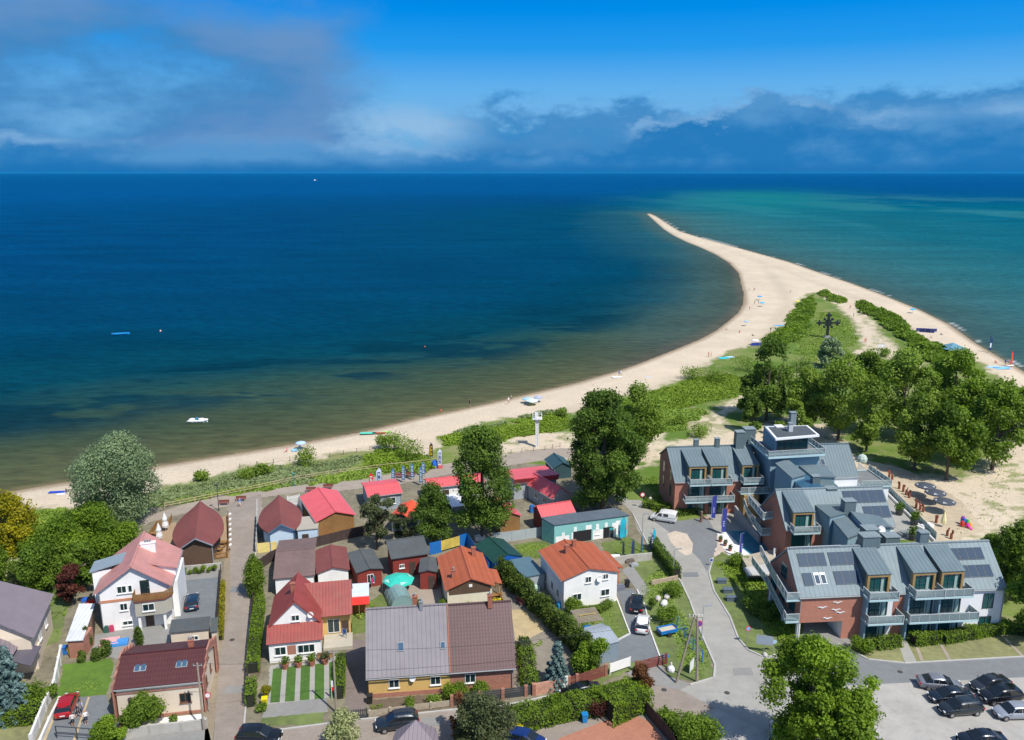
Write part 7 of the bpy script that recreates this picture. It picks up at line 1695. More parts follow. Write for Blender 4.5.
def boards(name, label, px, cols_, group=None):
    p = G(*px); r = thing(name, label, 'board', (p.x, p.y, 0), .15, group)
    for i, (c_, c2) in enumerate(cols_):
        m_ = MB(); rings = []
        for k in range(9):
            t = k / 8; w = .32 * math.sin(math.pi * (.08 + .84 * t)) ** .6; z = .1 + 2.7 * t
            rings.append([(i * .75 - w, .3 * t, z), (i * .75, .3 * t - .06, z), (i * .75 + w, .3 * t, z), (i * .75, .3 * t + .06, z)])
        o = m_.loft(rings[:5]).build('board_half', mat('board %.2f %.2f' % c_[:2], c_, .3, .05), r); m_ = MB(); m_.loft(rings[4:]).build('board_tip', mat('board %.2f %.2f' % c2[:2], c2, .3, .05), r)
boards('surfboard', 'upright surfboard with red tip and turquoise lower half', (624.5, 538), [((.02, .42, .58), (.65, .01, .01))])
boards('surfboard', 'blue and white upright surfboard leaning on the workshop', (620, 539.5), [((.03, .12, .5), (.75, .75, .76))])
p = G(517, 497); r = thing('board_stack', 'stack of white surfboards on a rack beside the grey cabin', 'board stack', (p.x, p.y, 0), .1)
for i in range(7):
    m_ = MB(); rings = []
    for k in range(9):
        t = k / 8; w = .38 * math.sin(math.pi * (.06 + .88 * t)) ** .6; x = 3.6 * t
        rings.append([(x - .4, -w + i * .06, .5 + i * .16), (x - .4, i * .06, .43 + i * .16), (x - .4, w + i * .06, .5 + i * .16), (x - .4, i * .06, .56 + i * .16)])
    m_.loft(rings); m_.build('board', PLW if i % 3 else mat('grey blue board', (.4, .45, .5), .4), r)
m_ = MB(); [m_.bar((x, y, 0), (x, y, 1.7), .05) for x in (.2, 2.4) for y in (-.6, .8)]; m_.build('rack', OCHW, r)

def lamp(label, base, h, group='street lamps', arm=0, double=False, m=POLEM, head='lantern', rz=0):
    p = G(*base); r = thing('street_lamp', label, 'street lamp', (p.x, p.y, 0), rz, group)
    m_ = MB(); m_.cyl((0, 0, 0), (0, 0, h), .07, .045, 8); m_.cyl((0, 0, 0), (0, 0, .5), .11, .1, 8)
    if arm: m_.bar((0, 0, h), (arm, 0, h + .15), .035)
    m_.build('pole', m, r)
    m_ = MB()
    if head == 'lantern': m_.cyl((0, 0, h), (0, 0, h + .28), .16, .26, 8); m_.cyl((0, 0, h + .281), (0, 0, h + .40), .30, .1, 8)
    else: m_.obox((arm + .2, 0, h + .18), (.36, 0, .03), (0, .12, 0), (0, 0, .05))
    m_.build('lamp_head', m if head == 'lantern' else GALV, r); return r
lamp('black lantern lamp at the end of the alley beside the round roof', (219, 511), 4.6)
lamp('slim lamp post with blue lower pole at the workshop lawn', (641.5, 552), 6.2, arm=.3, m=GALV, head='flat')
lamp('grey street lamp standing on the light road beside the ivy hedge', (673, 578), 4.4, arm=.5, m=GALV, head='flat')
lamp('grey street lamp beside the leaning poles', (701.5, 640), 4.6, arm=.5, m=GALV, head='flat')
m_ = MB(); p = G(641.5, 552); m_.cyl((p.x, p.y - .001, .01), (p.x, p.y, 2.6), .12, .11, 8); o = m_.build('pole_wrap', cloth((.01, .16, .34))); tag(o, 'blue wrap around the lower part of the lamp post at the workshop', 'pole wrap')
lamp('orange topped marker lamp on the dune path', (294, 486), 2.2, m=mat('teal post', (.02, .2, .22), .6))
p = G(676, 683); q_ = G(697, 682)
r = thing('utility_pole', 'a-shaped pair of weathered wooden poles on the grass corner', 'utility pole', (p.x, p.y, 0))
d = q_ - p; apex = Vector((d.x * .72, d.y * .7, 8.6))
m_ = MB(); m_.cyl((0, 0, 0), apex, .16, .11, 8); m_.cyl((d.x, d.y, 0), apex + Vector((.25, 0, -.1)), .16, .11, 8); m_.bar(apex - Vector((.7, 0, .3)), apex + Vector((.9, 0, -.3)), .05); m_.build('pole', WOODP, r)
m_ = MB(); [m_.cyl(apex + Vector((x, 0, -.25)), apex + Vector((x, 0, .05)), .06, n=6) for x in (-.6, -.2, .4, .8)]; m_.build('insulator', PLW, r)
def upole(label, base, top, r0=.13):
    p = G(*base); h = hgt(base, top); r = thing('utility_pole', label, 'utility pole', (p.x, p.y, 0)); m_ = MB(); m_.cyl((0, 0, 0), (0, 0, h), r0, r0 * .75, 8); m_.build('pole', WOODP, r)
    m_ = MB(); m_.bar((-.5, 0, h - .3), (.5, 0, h - .3), .04); [m_.cyl((x, 0, h - .3), (x, 0, h - .1), .05, n=6) for x in (-.4, 0, .4)]; m_.build('crossarm', GALV, r); return Vector((p.x, p.y, h))
t1 = upole('tall slim pole beside the blossom tree at the bottom', (336.5, 713), 650)
t2 = upole('wooden pole at the front corner of the maroon roofed house', (204, 730), 663)
t3 = p + apex
def wire(label, a, b_, sag=.7):
    m_ = MB(); pts = [a.lerp(b_, t / 12) - Vector((0, 0, sag * 4 * (t / 12) * (1 - t / 12))) for t in range(13)]
    for u, v in zip(pts[:-1], pts[1:]): m_.cyl(u, v, .018, n=4, caps=False)
    tag(m_.build('overhead_wire', POLEM), label, 'wire')
wire('overhead wire between the corner pole and the tall slim pole', t2, t1); wire('overhead wire from the tall slim pole across the terrace roof', t1, t3, 1.2)
def sign(label, base, h, shape, face, ring=None, w=.45, cat='road sign', rz=0.1, hh=.35, plate=None):
    p = G(*base); r = thing('road_sign' if cat == 'road sign' else 'notice_board', label, cat, (p.x, p.y, 0), rz)
    m_ = MB(); m_.cyl((0, 0, 0), (0, 0, h), .035, n=6); m_.build('post', GALV, r)
    m_ = MB()
    if shape == 'disc':
        m_.cyl((0, -.04, h - .3), (0, -.07, h - .3), w, n=20); o = m_.build('sign_plate', ring or face, r); m_ = MB(); m_.cyl((0, -.071, h - .3), (0, -.08, h - .3), w * .74, n=20); m_.build('sign_face', face, o)
        if plate: m_ = MB(); m_.bar((-w * .5, -.085, h - .3 - w * .5), (w * .5, -.085, h - .3 + w * .5), .04); m_.build('sign_bar', plate, o)
    else:
        m_.box(-w, w, -.07, -.04, h - 2 * hh, h); o = m_.build('sign_plate', ring or GALV, r); m_ = MB(); m_.box(-w * .92, w * .92, -.078, -.071, h - 2 * hh + .05, h - .05); m_.build('sign_face', face, o)
    return r
SR_ = mat('sign red', (.6, .02, .02), .4); SB_ = mat('sign blue', (.02, .07, .42), .4); SW_ = mat('sign white', (.75, .75, .75), .4)
sign('round no stopping sign with red cross bar beside the leaning poles', (698, 640), 2.6, 'disc', SB_, SR_, plate=SR_, w=.42)
sign('round white sign with red rim in the shade by the tallest tree', (642, 508), 2.8, 'disc', SW_, SR_, w=.42)
sign('round white traffic sign on the corner of the maroon roofed house', (209.5, 712), 2.4, 'disc', SW_, SR_, w=.36)
sign('blue round sign on the grass inside the kerb curve', (747, 643.5), 2.4, 'disc', mat('sign pale blue', (.25, .4, .65), .4), SR_, w=.36)
sign('large grey information board on the hotel lawn', (763.5, 653), 2.4, 'board', mat('board grey blue', (.30, .36, .42), .5), w=1.0, cat='notice board', hh=.62, rz=-.25)
sign('small pale blue board right of the information board', (772.5, 652), 1.7, 'board', mat('board pale blue', (.35, .52, .70), .5), w=.42, cat='notice board', hh=.28)
sign('white tourist board near the end of the meadow path', (881, 349), 1.6, 'board', SW_, w=1.3, cat='notice board', hh=.55)
sign('tall white advertising board leaning by the utility poles', (691, 671), 1.5, 'board', SW_, w=.7, cat='notice board', hh=.7, rz=1.0)
sign('round sign at the top of the kerb by the pebbles', (711, 566), 1.3, 'disc', SB_, SW_, w=.28)
for i, (x, y) in enumerate(((721.5, 583), (727.5, 592.5), (731, 600.5))):
    p = G(x, y); m_ = MB(); m_.box(-.65, .65, -.35, .35, 0, .55); m_.box(-.7, .7, -.4, .4, .552, .64); o = m_.build('ventilation_box', mat('grey metal box', (.10, .13, .17), .5, .1), bevel=.02); o.location = (p.x, p.y, 0)
    tag(o, ['topmost of the three grey metal boxes on the hotel lawn', 'middle one of the three grey metal boxes on the hotel lawn', 'lowest of the three grey metal boxes on the hotel lawn'][i], 'metal box', 'grey boxes on the hotel lawn')

# ---- lookout mast on the dune
p = G(537, 447); hh = hgt((537, 447), 412); r = thing('lookout_post', 'white lattice lookout mast with a small platform on the dune', 'lookout post', (p.x, p.y, 0))
m_ = MB()
for sx in (-1, 1):
    for sy in (-1, 1): m_.bar((sx * .22, sy * .22, 0), (sx * .34, sy * .34, hh - 1.4), .10)
for k in range(9):
    z0, z1 = k * (hh - 1.4) / 9, (k + 1) * (hh - 1.4) / 9
    for s_ in (-1, 1): m_.bar((-.28, s_ * .28, z0), (.28, s_ * .28, z1), .035); m_.bar((s_ * .28, .28, z0), (s_ * .28, -.28, z1), .035); m_.bar((-.28, s_ * .28, z1), (.28, s_ * .28, z1), .03)
m_.cyl((0, 0, 0), (0, 0, hh - 1.5), .24, .3, 8); m_.build('mast', WFR, r)
m_ = MB(); m_.box(-1.0, 1.0, -.8, .8, hh - 1.5, hh - 1.35); m_.build('platform', WFR, r)
m_ = MB()
for x in (-.95, -.3, .3, .95):
    for y in (-.85, .85): m_.bar((x, y, hh - 1.35), (x, y, hh - .3), .04)
for z in (hh - .8, hh - .3):
    for y in (-.85, .85): m_.bar((-.95, y, z), (.95, y, z), .035)
    for x in (-.95, .95): m_.bar((x, -.85, z), (x, .85, z), .035)
m_.bar((0, 0, hh - 1.3), (0, 0, hh + .8), .05); m_.box(-.5, .1, -.3, .3, hh - 1.3, hh - .2); m_.build('railing', WFR, r)
# ---- ornate iron cross
p = G(827, 338); hh = hgt((827, 338), 313.5); r = thing('iron_cross', 'tall dark ornate iron cross monument on the meadow', 'monument', (p.x, p.y, 0))
IR = mat('dark iron', (.012, .016, .020), .6, .2); m_ = MB(); sc_ = hh / 8.0; cz = hh * .62
m_.bar((0, 0, 0), (0, 0, hh * .95), .5); m_.bar((-hh * .36, 0, cz), (hh * .36, 0, cz), .42)
for (x, z) in ((0, hh * .93), (-hh * .36, cz), (hh * .36, cz)):
    m_.ball((x, 0, z), .75, .3, .75)
    for a in (0, math.pi / 2, math.pi, -math.pi / 2): m_.ball((x + .75 * math.cos(a), 0, z + .75 * math.sin(a)), .36, .25, .36)
for k in range(12):
    a0, a1 = k * math.pi / 6, (k + 1) * math.pi / 6; R0 = hh * .13; m_.bar((R0 * math.cos(a0), 0, cz + R0 * math.sin(a0)), (R0 * math.cos(a1), 0, cz + R0 * math.sin(a1)), .18)
for k in range(4):
    a = math.pi / 4 + k * math.pi / 2; R1 = hh * .22; m_.bar((0, 0, cz), (R1 * math.cos(a), 0, cz + R1 * math.sin(a)), .2); m_.ball((R1 * math.cos(a), 0, cz + R1 * math.sin(a)), .5, .3, .5)
m_.build('cross', IR, r)
m_ = MB(); m_.box(-1.2, 1.2, -1, 1, 0, .5); m_.box(-.8, .8, -.7, .7, .502, .9); m_.build('plinth', mat('monument stone', (.3, .29, .27), .9), r)
# small wooden sign pillar near it, boats, buoys
def boat(label, px, L_, w, m1, m2, rz, inner=True, name='boat'):
    p = G(px[0], px[1], SEA); r = thing(name, label, 'boat', (p.x, p.y, SEA - .12), rz); rings = []
    for k in range(9):
        t = k / 8; x = (t - .5) * L_; ww = w / 2 * (1 - max(0, (t - .45) / .55) ** 2.2) * (.82 + .18 * min(1, t * 4)) + .03; zt = .62 + .22 * t * t
        rings.append([(x, -ww * .55, 0), (x, ww * .55, 0), (x, ww, zt * .7), (x, ww * .98, zt), (x, ww * .55, zt), (x, ww * .5, zt - .3), (x, -ww * .5, zt - .3), (x, -ww * .55, zt), (x, -ww * .98, zt), (x, -ww, zt * .7)])
    MB().loft(rings).build('hull', m1, r)
    m_ = MB(); m_.box(-L_ * .38, L_ * .25, -w * .26, w * .26, .36, .40); m_.build('floor', m2, r)
    m_ = MB(); m_.box(-.2, .15, -w * .45, w * .45, .5, .58); m_.box(-L_ * .52, -L_ * .46, -.2, .2, .3, 1.1); m_.build('seat_and_motor', POLEM, r); return r
b1 = boat('white rubber dinghy anchored in the shallow water', (198, 422), 4.6, 2.0, PLW, mat('olive floor', (.08, .09, .05)), .05)
m_ = MB(); [m_.ball((x, y, .62), .75, .26, .24) for x in (-1.5, -.4, .7) for y in (-.85, .85)]; m_.ball((1.9, 0, .68), .5, .7, .24); m_.build('tube', PLW, b1)
m_ = MB(); m_.box(-.5, .1, -.5, .4, .6, 1.2); m_.build('console', mat('blue console', (.05, .2, .3)), b1)
boat('bright blue open boat moored far out', (121, 334.5), 6.0, 2.2, mat('bright blue hull', (.01, .25, .60), .4), mat('dark boards', (.03, .03, .03)), .25, name='rowing_boat')
bs = boat('tiny white boat close to the horizon', (315, 180.5), 26, 8, PLW, PLW, .3, name='motor_yacht'); m_ = MB(); m_.box(-6, 4, -3, 3, .6, 7); m_.build('cabin', PLW, bs)
def ballthing(nm, lb, px, r_, c_, cat, z=SEA):
    p = G(px[0], px[1], z); m_ = MB(); m_.ball((0, 0, r_ * .5), r_); m_.cyl((0, 0, r_), (0, 0, r_ * 2.2), r_ * .2, n=6); o = m_.build(nm, mat('buoy %.1f' % c_[0] + nm, c_, .5)); o.location = p; tag(o, lb, cat)
ballthing('buoy', 'pale pink mooring buoy right of the blue boat', (160.5, 331.5), .35, (.8, .45, .45), 'buoy'); ballthing('buoy', 'small red buoy off the beach centre', (425, 347), .22, (.7, .15, .05), 'buoy'); ballthing('buoy', 'small red float near the dark weed line', (441, 411), .25, (.6, .1, .05), 'buoy')
# beach things
def towel(lb, px, w, l, c_, rz=.3, nm='beach_towel', cat='towel'):
    p = G(*px); m_ = MB(); m_.box(-w / 2, w / 2, -l / 2, l / 2, .02, .07); o = m_.build(nm, cloth(c_)); o.location = (p.x, p.y, -.02); o.rotation_euler = (0, 0, rz); tag(o, lb, cat)
def screen(lb, px, l, h, c_, rz=.2):
    p = G(*px); r = thing('windbreak', lb, 'windbreak', (p.x, p.y, -.05), rz); m_ = MB(); pts = [(0, 0), (l * .4, .25), (l * .75, .1), (l, .6)]
    for (a, b_), (c2, d2) in zip(pts[:-1], pts[1:]): m_.ext([(a, b_, .05), (c2, d2, .05), (c2, d2, h), (a, b_, h)], (0, .03, 0))
    m_.build('cloth_screen', cloth(c_), r); m_ = MB(); [m_.cyl((a, b_ - .02, 0), (a, b_ - .02, h + .15), .03, n=5) for a, b_ in pts]; m_.build('stake', WOODP, r)
def sunshade(lb, px, r_, h, c_, nm='beach_umbrella', cat='umbrella', n=8, frill=.15, z0=0, tilt=0, white=None, group=None):
    p = G(*px); r = thing(nm, lb, cat, (p.x, p.y, z0), .3, group); m_ = MB(); m_.cyl((0, 0, 0), (0, 0, h), .035, n=6); m_.build('pole', WFR, r)
    m_ = MB(); ring = [(r_ * math.cos(2 * math.pi * i / n), r_ * math.sin(2 * math.pi * i / n), h - r_ * .28) for i in range(n)]; mid = [(x * .55, y * .55, h - r_ * .10) for x, y, z in ring]
    vs = [(0, 0, h + .05)] + mid + ring + [(x, y, z - frill) for x, y, z in ring]; fs = []
    for i in range(n): j = (i + 1) % n; fs += [(0, 1 + i, 1 + j), (1 + i, 1 + n + i, 1 + n + j, 1 + j), (1 + n + i, 1 + 2 * n + i, 1 + 2 * n + j, 1 + n + j)]
    m_.add(vs, fs); cn = m_.build('canopy', cloth(c_), r)
    s_ = cn.modifiers.new('thick', 'SOLIDIFY'); s_.thickness = .02
    if white:
        m_ = MB()
        for i in range(0, n, 2):
            j = (i + 1) % n; a, b_, c2 = Vector(mid[i]), Vector(ring[i]), Vector(ring[j]); q_ = [a.lerp(b_, .25), b_.lerp(a, .2), c2.lerp(a, .35)]; m_.slab([v + Vector((0, 0, .05)) for v in q_], .01)
        m_.build('print', cloth(white), cn)
    return r
sunshade('turquoise patterned parasol with scalloped edge in the garden behind the terrace', (399, 592), 2.2, 2.5, (.03, .46, .36), 'parasol', 'parasol', white=(.35, .62, .55))
for lb, b in (('rear one of three grey beach bar parasols', (924, 497)), ('middle one of three grey beach bar parasols', (934, 504)), ('front one of three grey beach bar parasols', (943, 513))):
    sunshade(lb, b, 1.8, 2.7, (.055, .065, .085), 'parasol', 'parasol', white=(.40, .42, .42), n=10, group='grey parasols of the beach bar')
for lb, b in (('closed white parasol beside the wooden terrace, right one', (166, 531)), ('closed white parasol beside the wooden terrace, left one', (160, 542))):
    p = G(*b); r = thing('closed_parasol', lb, 'parasol', (p.x, p.y, 0)); m_ = MB(); m_.cyl((0, 0, 0), (0, 0, 3.0), .05, n=6); m_.build('pole', WFR, r)
    m_ = MB(); rr = [(.42, .75), (.46, 1.1), (.30, 1.7), (.36, 2.1), (.22, 2.6), (.05, 3.2)]; m_.loft([[(w * math.cos(i * .785) * (1 + .2 * (i % 2)), w * math.sin(i * .785) * (1 + .2 * (i % 2)), z) for i in range(8)] for w, z in rr]); m_.build('folded_canopy', cloth((.74, .74, .74)), r)
p = G(943, 527); r = thing('closed_parasol', 'closed cream parasol at the end of the hotel terrace', 'parasol', (p.x, p.y, 0)); m_ = MB(); m_.cyl((0, 0, 0), (0, 0, 2.8), .05, n=6); m_.build('pole', WFR, r)
m_ = MB(); m_.loft([[(w * math.cos(i * .785), w * math.sin(i * .785), z) for i in range(8)] for w, z in ((.4, .7), (.42, 1.2), (.25, 2.0), (.05, 2.9))]); m_.build('folded_canopy', cloth((.72, .66, .38)), r)
sunshade('small blue beach tent beside the sunbathers left of the dune bush', (301, 448), 1.1, 1.5, (.40, .55, .75)); towel('blue towel beside the sunbathers', (296, 450), 1.8, 1.6, (.25, .5, .75))
towel('long blue windbreak cloth lying on the left beach', (58, 492), 3.2, .9, (.01, .06, .45), .1); towel('white towel in front of the blue cloth', (61, 494), 1.4, .8, (.7, .68, .7))
screen('turquoise cloth at the waterline behind the grey willow', (83, 477), 2.0, .5, (.02, .4, .45))
towel('turquoise and green kite spread on the sand', (368, 433), 3.4, 1.2, (.10, .55, .40), .05); towel('red and black board bag lying on the kite', (379, 433), 3, .9, (.35, .05, .03), .0); towel('lime green kite tip on the sand', (387, 432), 2, .7, (.3, .6, .1), .1)
sunshade('white and blue beach shelter with patchwork cloth at the inner beach', (532, 405), 1.7, 1.7, (.55, .66, .68), n=6); sunshade('pale blue beach shelter left of the patchwork one', (527, 403), 1.3, 1.5, (.30, .50, .62), n=6); towel('yellow towel under the patchwork shelter', (531, 404.5), 1.5, 1, (.7, .5, .02)); sunshade('grey blue beach tent right of the patchwork shelter', (538, 402), 1.3, 1.6, (.35, .38, .5), n=6)
for lb, b, rr, c_ in (('bright blue beach umbrella on the inner bend, upper one', (759.5, 300), 1.9, (.01, .30, .70)), ('bright blue beach umbrella on the inner bend, lower one', (762, 306.5), 1.9, (.02, .42, .72)), ('pale blue umbrella near the inner waterline', (746, 326), 1.6, (.25, .45, .65)), ('white dome tent beside the scrub', (755, 345), 2.2, (.75, .76, .78)), ('yellow umbrella at the scrub tip', (797.5, 305), 1.6, (.8, .7, .02))):
    sunshade(lb, b, rr * .6, 2.0, c_)
towel('turquoise towel spread by the bush clump', (724, 358), 3.4, 2, (.02, .50, .62)); towel('pale blue towel next to the turquoise one', (730, 357), 2.4, 2, (.4, .6, .75)); towel('light blue mat at the scrub edge of the inner beach', (780, 325.5), 5, 1.5, (.03, .35, .65)); screen('navy windbreak beside the white dome tent', (751, 346), 4, 1.1, (.02, .04, .3)); towel('grey towel near the beach path mouth', (648, 377), 2, 1.4, (.5, .5, .5))
towel('white towels beside the two walkers near the green dune', (617, 377), 3, 1.5, (.75, .75, .72))
screen('navy windbreak on the open sea beach', (916, 331), 7, 1.2, (.02, .05, .25), -.3); screen('dark windbreak beside the navy one', (919, 332), 5, 1.3, (.02, .03, .12), -.5); sunshade('blue umbrella on the open sea beach above the hedge', (912.5, 313), 1.2, 1.9, (.02, .40, .75)); towel('blue towel on the open sea beach edge', (934, 342), 4, 1.5, (.02, .15, .35))
towel('blue towels in front of the red sail', (1002, 368), 5, 2.5, (.2, .5, .85)); towel('pale blue towel near the waterline', (993, 367), 4, 2, (.3, .55, .85))
for x, s_ in ((952, 1),):
    p = G(952, 353); r = thing('beach_tent', 'large blue grey beach tent behind the trees on the open sea side', 'tent', (p.x, p.y, 0), .2); m_ = MB(); a = 3.6
    top_ = (0, 0, 3.4); q_ = [(-a, -3, 1.6), (a, -3, 1.6), (a, 4, 1.6), (-a, 4, 1.6)]
    for i in range(4): m_.slab([q_[i], q_[(i + 1) % 4], top_], .08)
    m_.build('canopy', cloth((.10, .24, .32)), r); m_ = MB(); [m_.cyl((x_ * .98, y_ * .98, 0), (x_ * .98, y_ * .98, 1.6), .07, n=6) for x_, y_, z_ in q_]; m_.cyl((0, 0, 0), (0, 0, 3.3), .08, n=6); m_.build('pole', WFR, r)
p = G(1010, 366); r = thing('windsurf_rig', 'upright red windsurf sail on a white board at the open sea', 'windsurf board', (p.x, p.y, 0), .5)
m_ = MB(); m_.ext([(0, 0, .3), (.9, 0, .6), (1.1, 0, 2.2), (.6, 0, 4.2), (0, 0, 4.7)], (0, .04, 0)); m_.build('sail', cloth((.75, .06, .02)), r); m_ = MB(); m_.cyl((0, 0, 0), (0, 0, 4.8), .04, n=6); m_.build('mast', POLEM, r); m_ = MB(); m_.ball((.3, 0, .12), 1.9, .4, .12); m_.build('board', PLW, r)
p = G(988.5, 351.5); r = thing('feather_flag', 'navy and white feather flag at the open sea waterline', 'beach flag', (p.x, p.y, -.1)); m_ = MB(); m_.cyl((0, 0, 0), (0, 0, 5.2), .04, n=6); m_.build('pole', POLEM, r); m_ = MB(); m_.ext([(0, 0, .6), (.9, 0, .6), (.9, 0, 4.4), (.2, 0, 5.2), (0, 0, 5.2)], (0, .04, 0)); m_.build('banner', cloth((.02, .06, .16)), r); m_ = MB(); m_.box(.2, .7, -.02, -.004, 1.4, 2.9); m_.build('lettering', cloth((.7, .75, .8)), r)

# ================================================================== FENCES, WALLS, GARDEN THINGS
def fence(name, label, px, h, m, style='board', post=.09, step=2.0, pm=None, cat='fence', pts=None, z0=0.0, rail=.05, gap=.0):
    P = pts or [G(*p) for p in px]; o0 = P[0].copy(); r = thing(name, label, cat, (o0.x, o0.y, z0)); pn = MB(); ps = None
    for i_, (a, b_) in enumerate(zip(P[:-1], P[1:])):
        a = a - o0; b_ = b_ - o0; a.z = b_.z = 0; last = b_ if i_ == len(P) - 2 else None; v = b_ - a; L_ = v.length; n = max(1, round(L_ / step)); nn_ = Vector((-v.y, v.x, 0)).normalized()
        for k in range(n + (b_ is last)):
            q_ = a + v * k / n
            if ps is None: ps = MB().box(-post / 2, post / 2, -post / 2, post / 2, 0, h + .04).build('post', pm or m, r); pq = ps
            else: pq = ps.copy(); col.objects.link(pq)
            pq.location = (q_.x, q_.y, 0)
        if style == 'board': pn.obox((a + b_) / 2 + Vector((0, 0, h * .5 + gap / 2)), v / 2, nn_ * .02, (0, 0, (h - gap) * .5))
        elif style == 'wall': pn.obox((a + b_) / 2 + Vector((0, 0, h * .5)), v / 2, nn_ * .12, (0, 0, h * .5))
        elif style == 'mesh':
            for z in (h * .33, h * .66, h): pn.bar(a + Vector((0, 0, z)), b_ + Vector((0, 0, z)), .015)
        elif style == 'rail':
            for z in (h * .5, h): pn.bar(a + Vector((0, 0, z)), b_ + Vector((0, 0, z)), rail)
        elif style == 'slats':
            k = int(L_ / .18)
            for i in range(k): q_ = a + v * (i + .5) / k; pn.obox(q_ + Vector((0, 0, h * .52)), v.normalized() * .055, nn_ * .015, (0, 0, h * .46))
            for z in (h * .25, h * .8): pn.obox((a + b_) / 2 + Vector((0, 0, z)), v / 2, nn_ * .03, (0, 0, .04))
        elif style == 'hslats':
            for i in range(5): z = h * (.12 + .19 * i); pn.obox((a + b_) / 2 + Vector((0, 0, z)), v / 2, nn_ * .02, (0, 0, h * .07))
    pn.build('panel' if style in ('board', 'wall') else 'rail', m, r); return r
CONC = mat('concrete wall', (.42, .40, .36), .9, .12, 2, .2, stain=.3); WH = mat('white wall', (.66, .65, .62), .9, .08, 2, stain=.25)
DKF = mat('dark brown fence boards', (.055, .035, .03), .85, .2, 3); BRF = mat('reddish brown fence', (.20, .06, .045), .8, .15, 3); GRAF = mat('graphite railing', (.05, .055, .06), .5)
BLUF = mat('blue tarpaulin fence', (.01, .14, .45), .5, .1); WOODL = mat('raw wood rail', (.45, .36, .22), .9, .15, 3)
fence('garden_wall', 'long pale garden wall left of the driveway and mown lawn', [(62, 655), (55, 690), (45, 712), (32, 745)], 1.3, WH, 'wall', .3, 3)
fence('garden_wall', 'white planter wall along the parked red car', [(60, 702), (50, 722), (40, 745)], .6, WH, 'wall', .3, 3)
fence('garden_fence', 'low wall with white gate panels along the front of the maroon house', [(57, 738), (98, 741)], 1.4, GRAF, 'rail', .09, 2.0)
fence('garden_wall', 'pale grey block fence at the street front of the maroon house', [(122, 740), (150, 734), (182, 731), (206, 728)], 1.1, CONC, 'wall', .35, 2.4)
fence('garden_fence', 'dark fence between alley and long bright hedge', [(254, 596), (249, 650), (247, 704)], 1.5, DKF, 'slats', .1, 2.0)
fence('garden_fence', 'curved dark brown board fence behind the pale blue hut', [(257, 572), (271, 562), (290, 553), (320, 546), (352, 538), (375, 533)], 1.7, DKF, 'board', .12, 2.0)
fence('garden_fence', 'dark fence along the paved car yard', [(221, 572), (219, 600), (216, 640)], 1.2, DKF, 'slats', .1, 2)
fence('garden_wall', 'concrete wall behind the paved car yard', [(176, 573), (200, 571), (221, 569)], 1.0, CONC, 'wall', .2, 3)
fence('garden_fence', 'thin railing gate in front of the brown garage drive', [(346, 720), (367, 718)], 1.2, GRAF, 'slats', .09, 2)
fence('garden_fence', 'low stone and rail fence before the yellow house', [(370, 717), (410, 711), (452, 706)], .8, mat('pale stone fence', (.40, .34, .25), .9, .25, 3), 'hslats', .25, 2.2)
fence('garden_fence', 'dark rail fence with brick posts before the brick house half', [(452, 706), (480, 702), (503, 699), (526, 696), (534, 694)], 1.3, GRAF, 'hslats', .35, 2.6, pm=BRK)
fence('garden_wall', 'patchy red brick wall with white plate by the blue spruce', [(534, 695), (560, 690)], 1.4, mat('patchy brick wall', (.50, .27, .19), .9, .25, 2.2, pat='brick', pitch=.3, dark=.75), 'wall', .4, 4, pm=BRK)
fence('meter_box', 'white meter cabinet set in the brick wall', [(560, 690), (567, 688.5)], 1.6, WH, 'wall', .2, 2, cat='cabinet')
fence('gate', 'reddish brown slatted gate between brick posts', [(569, 688), (577, 686), (606, 676)], 1.5, BRF, 'hslats', .35, 3.5, pm=BRK, cat='gate')
fence('banner_fence', 'white banner on the garden fence beside the red gate', [(610, 675), (630, 668)], 1.5, PLW, 'board', .1, 2, cat='banner', gap=.3)
fence('gate', 'low red rail gate across the driveway of the parked cars', [(636, 672), (666, 664)], 1.4, BRF, 'hslats', .25, 4, cat='gate')
fence('garden_fence', 'dark board fence on the right of the red paved drive', [(638, 705), (655, 725), (672, 745), (676, 756)], 1.6, DKF, 'board', .12, 2)
fence('gate', 'dark brown gate at the head of the red paved drive', [(622, 713), (637, 708)], 1.6, DKF, 'slats', .14, 3, cat='gate')
fence('garden_fence', 'row of blue posts and wire beside the blue trailer', [(677, 627), (685, 638), (693, 650), (702, 662)], 1.5, mat('blue fence post', (.02, .14, .42), .6), 'mesh', .12, 1.8)
fence('garden_wall', 'concrete panel wall below the workshop lawn', [(612, 565), (630, 562), (651, 560)], 1.2, CONC, 'wall', .2, 2)
fence('garden_wall', 'low stone wall at the end of the ivy hedge', [(652, 585), (677, 580)], .7, mat('sandstone wall', (.42, .33, .24), .9, .2), 'wall', .2, 3)
fence('fence', 'grey panel fence between workshop and thuja row', [(493, 543), (512, 541), (540, 537), (553, 535)], 1.7, mat('grey fence panels', (.36, .40, .40), .8, .12), 'board', .12, 2.5)
fence('fence', 'bright blue and yellow banner fence behind the barn', [(430, 555), (441, 552.5)], 2.0, BLUF, 'board', .1, 2)
fence('fence', 'yellow banner panel in the blue fence', [(441, 552.5), (460, 547)], 1.9, mat('yellow banner', (.55, .42, .08), .7, .3, 2), 'board', .1, 3, pm=BLUF, gap=.3)
fence('fence', 'blue fence screen running towards the green tarpaulin shelter', [(460, 547), (467, 545), (478, 560), (489, 575)], 2.0, BLUF, 'board', .1, 2)
fence('fence', 'pale yellow painted fence below the pale blue hut', [(258, 553), (277, 551)], 1.6, mat('pale yellow board', (.72, .58, .22), .8, .15, 3), 'board', .1, 2)
fence('fence', 'white lattice porch railing beside the coral roofed wooden cabin', [(288, 508), (300, 506), (303, 517)], 2.2, WFR, 'slats', .12, 2)
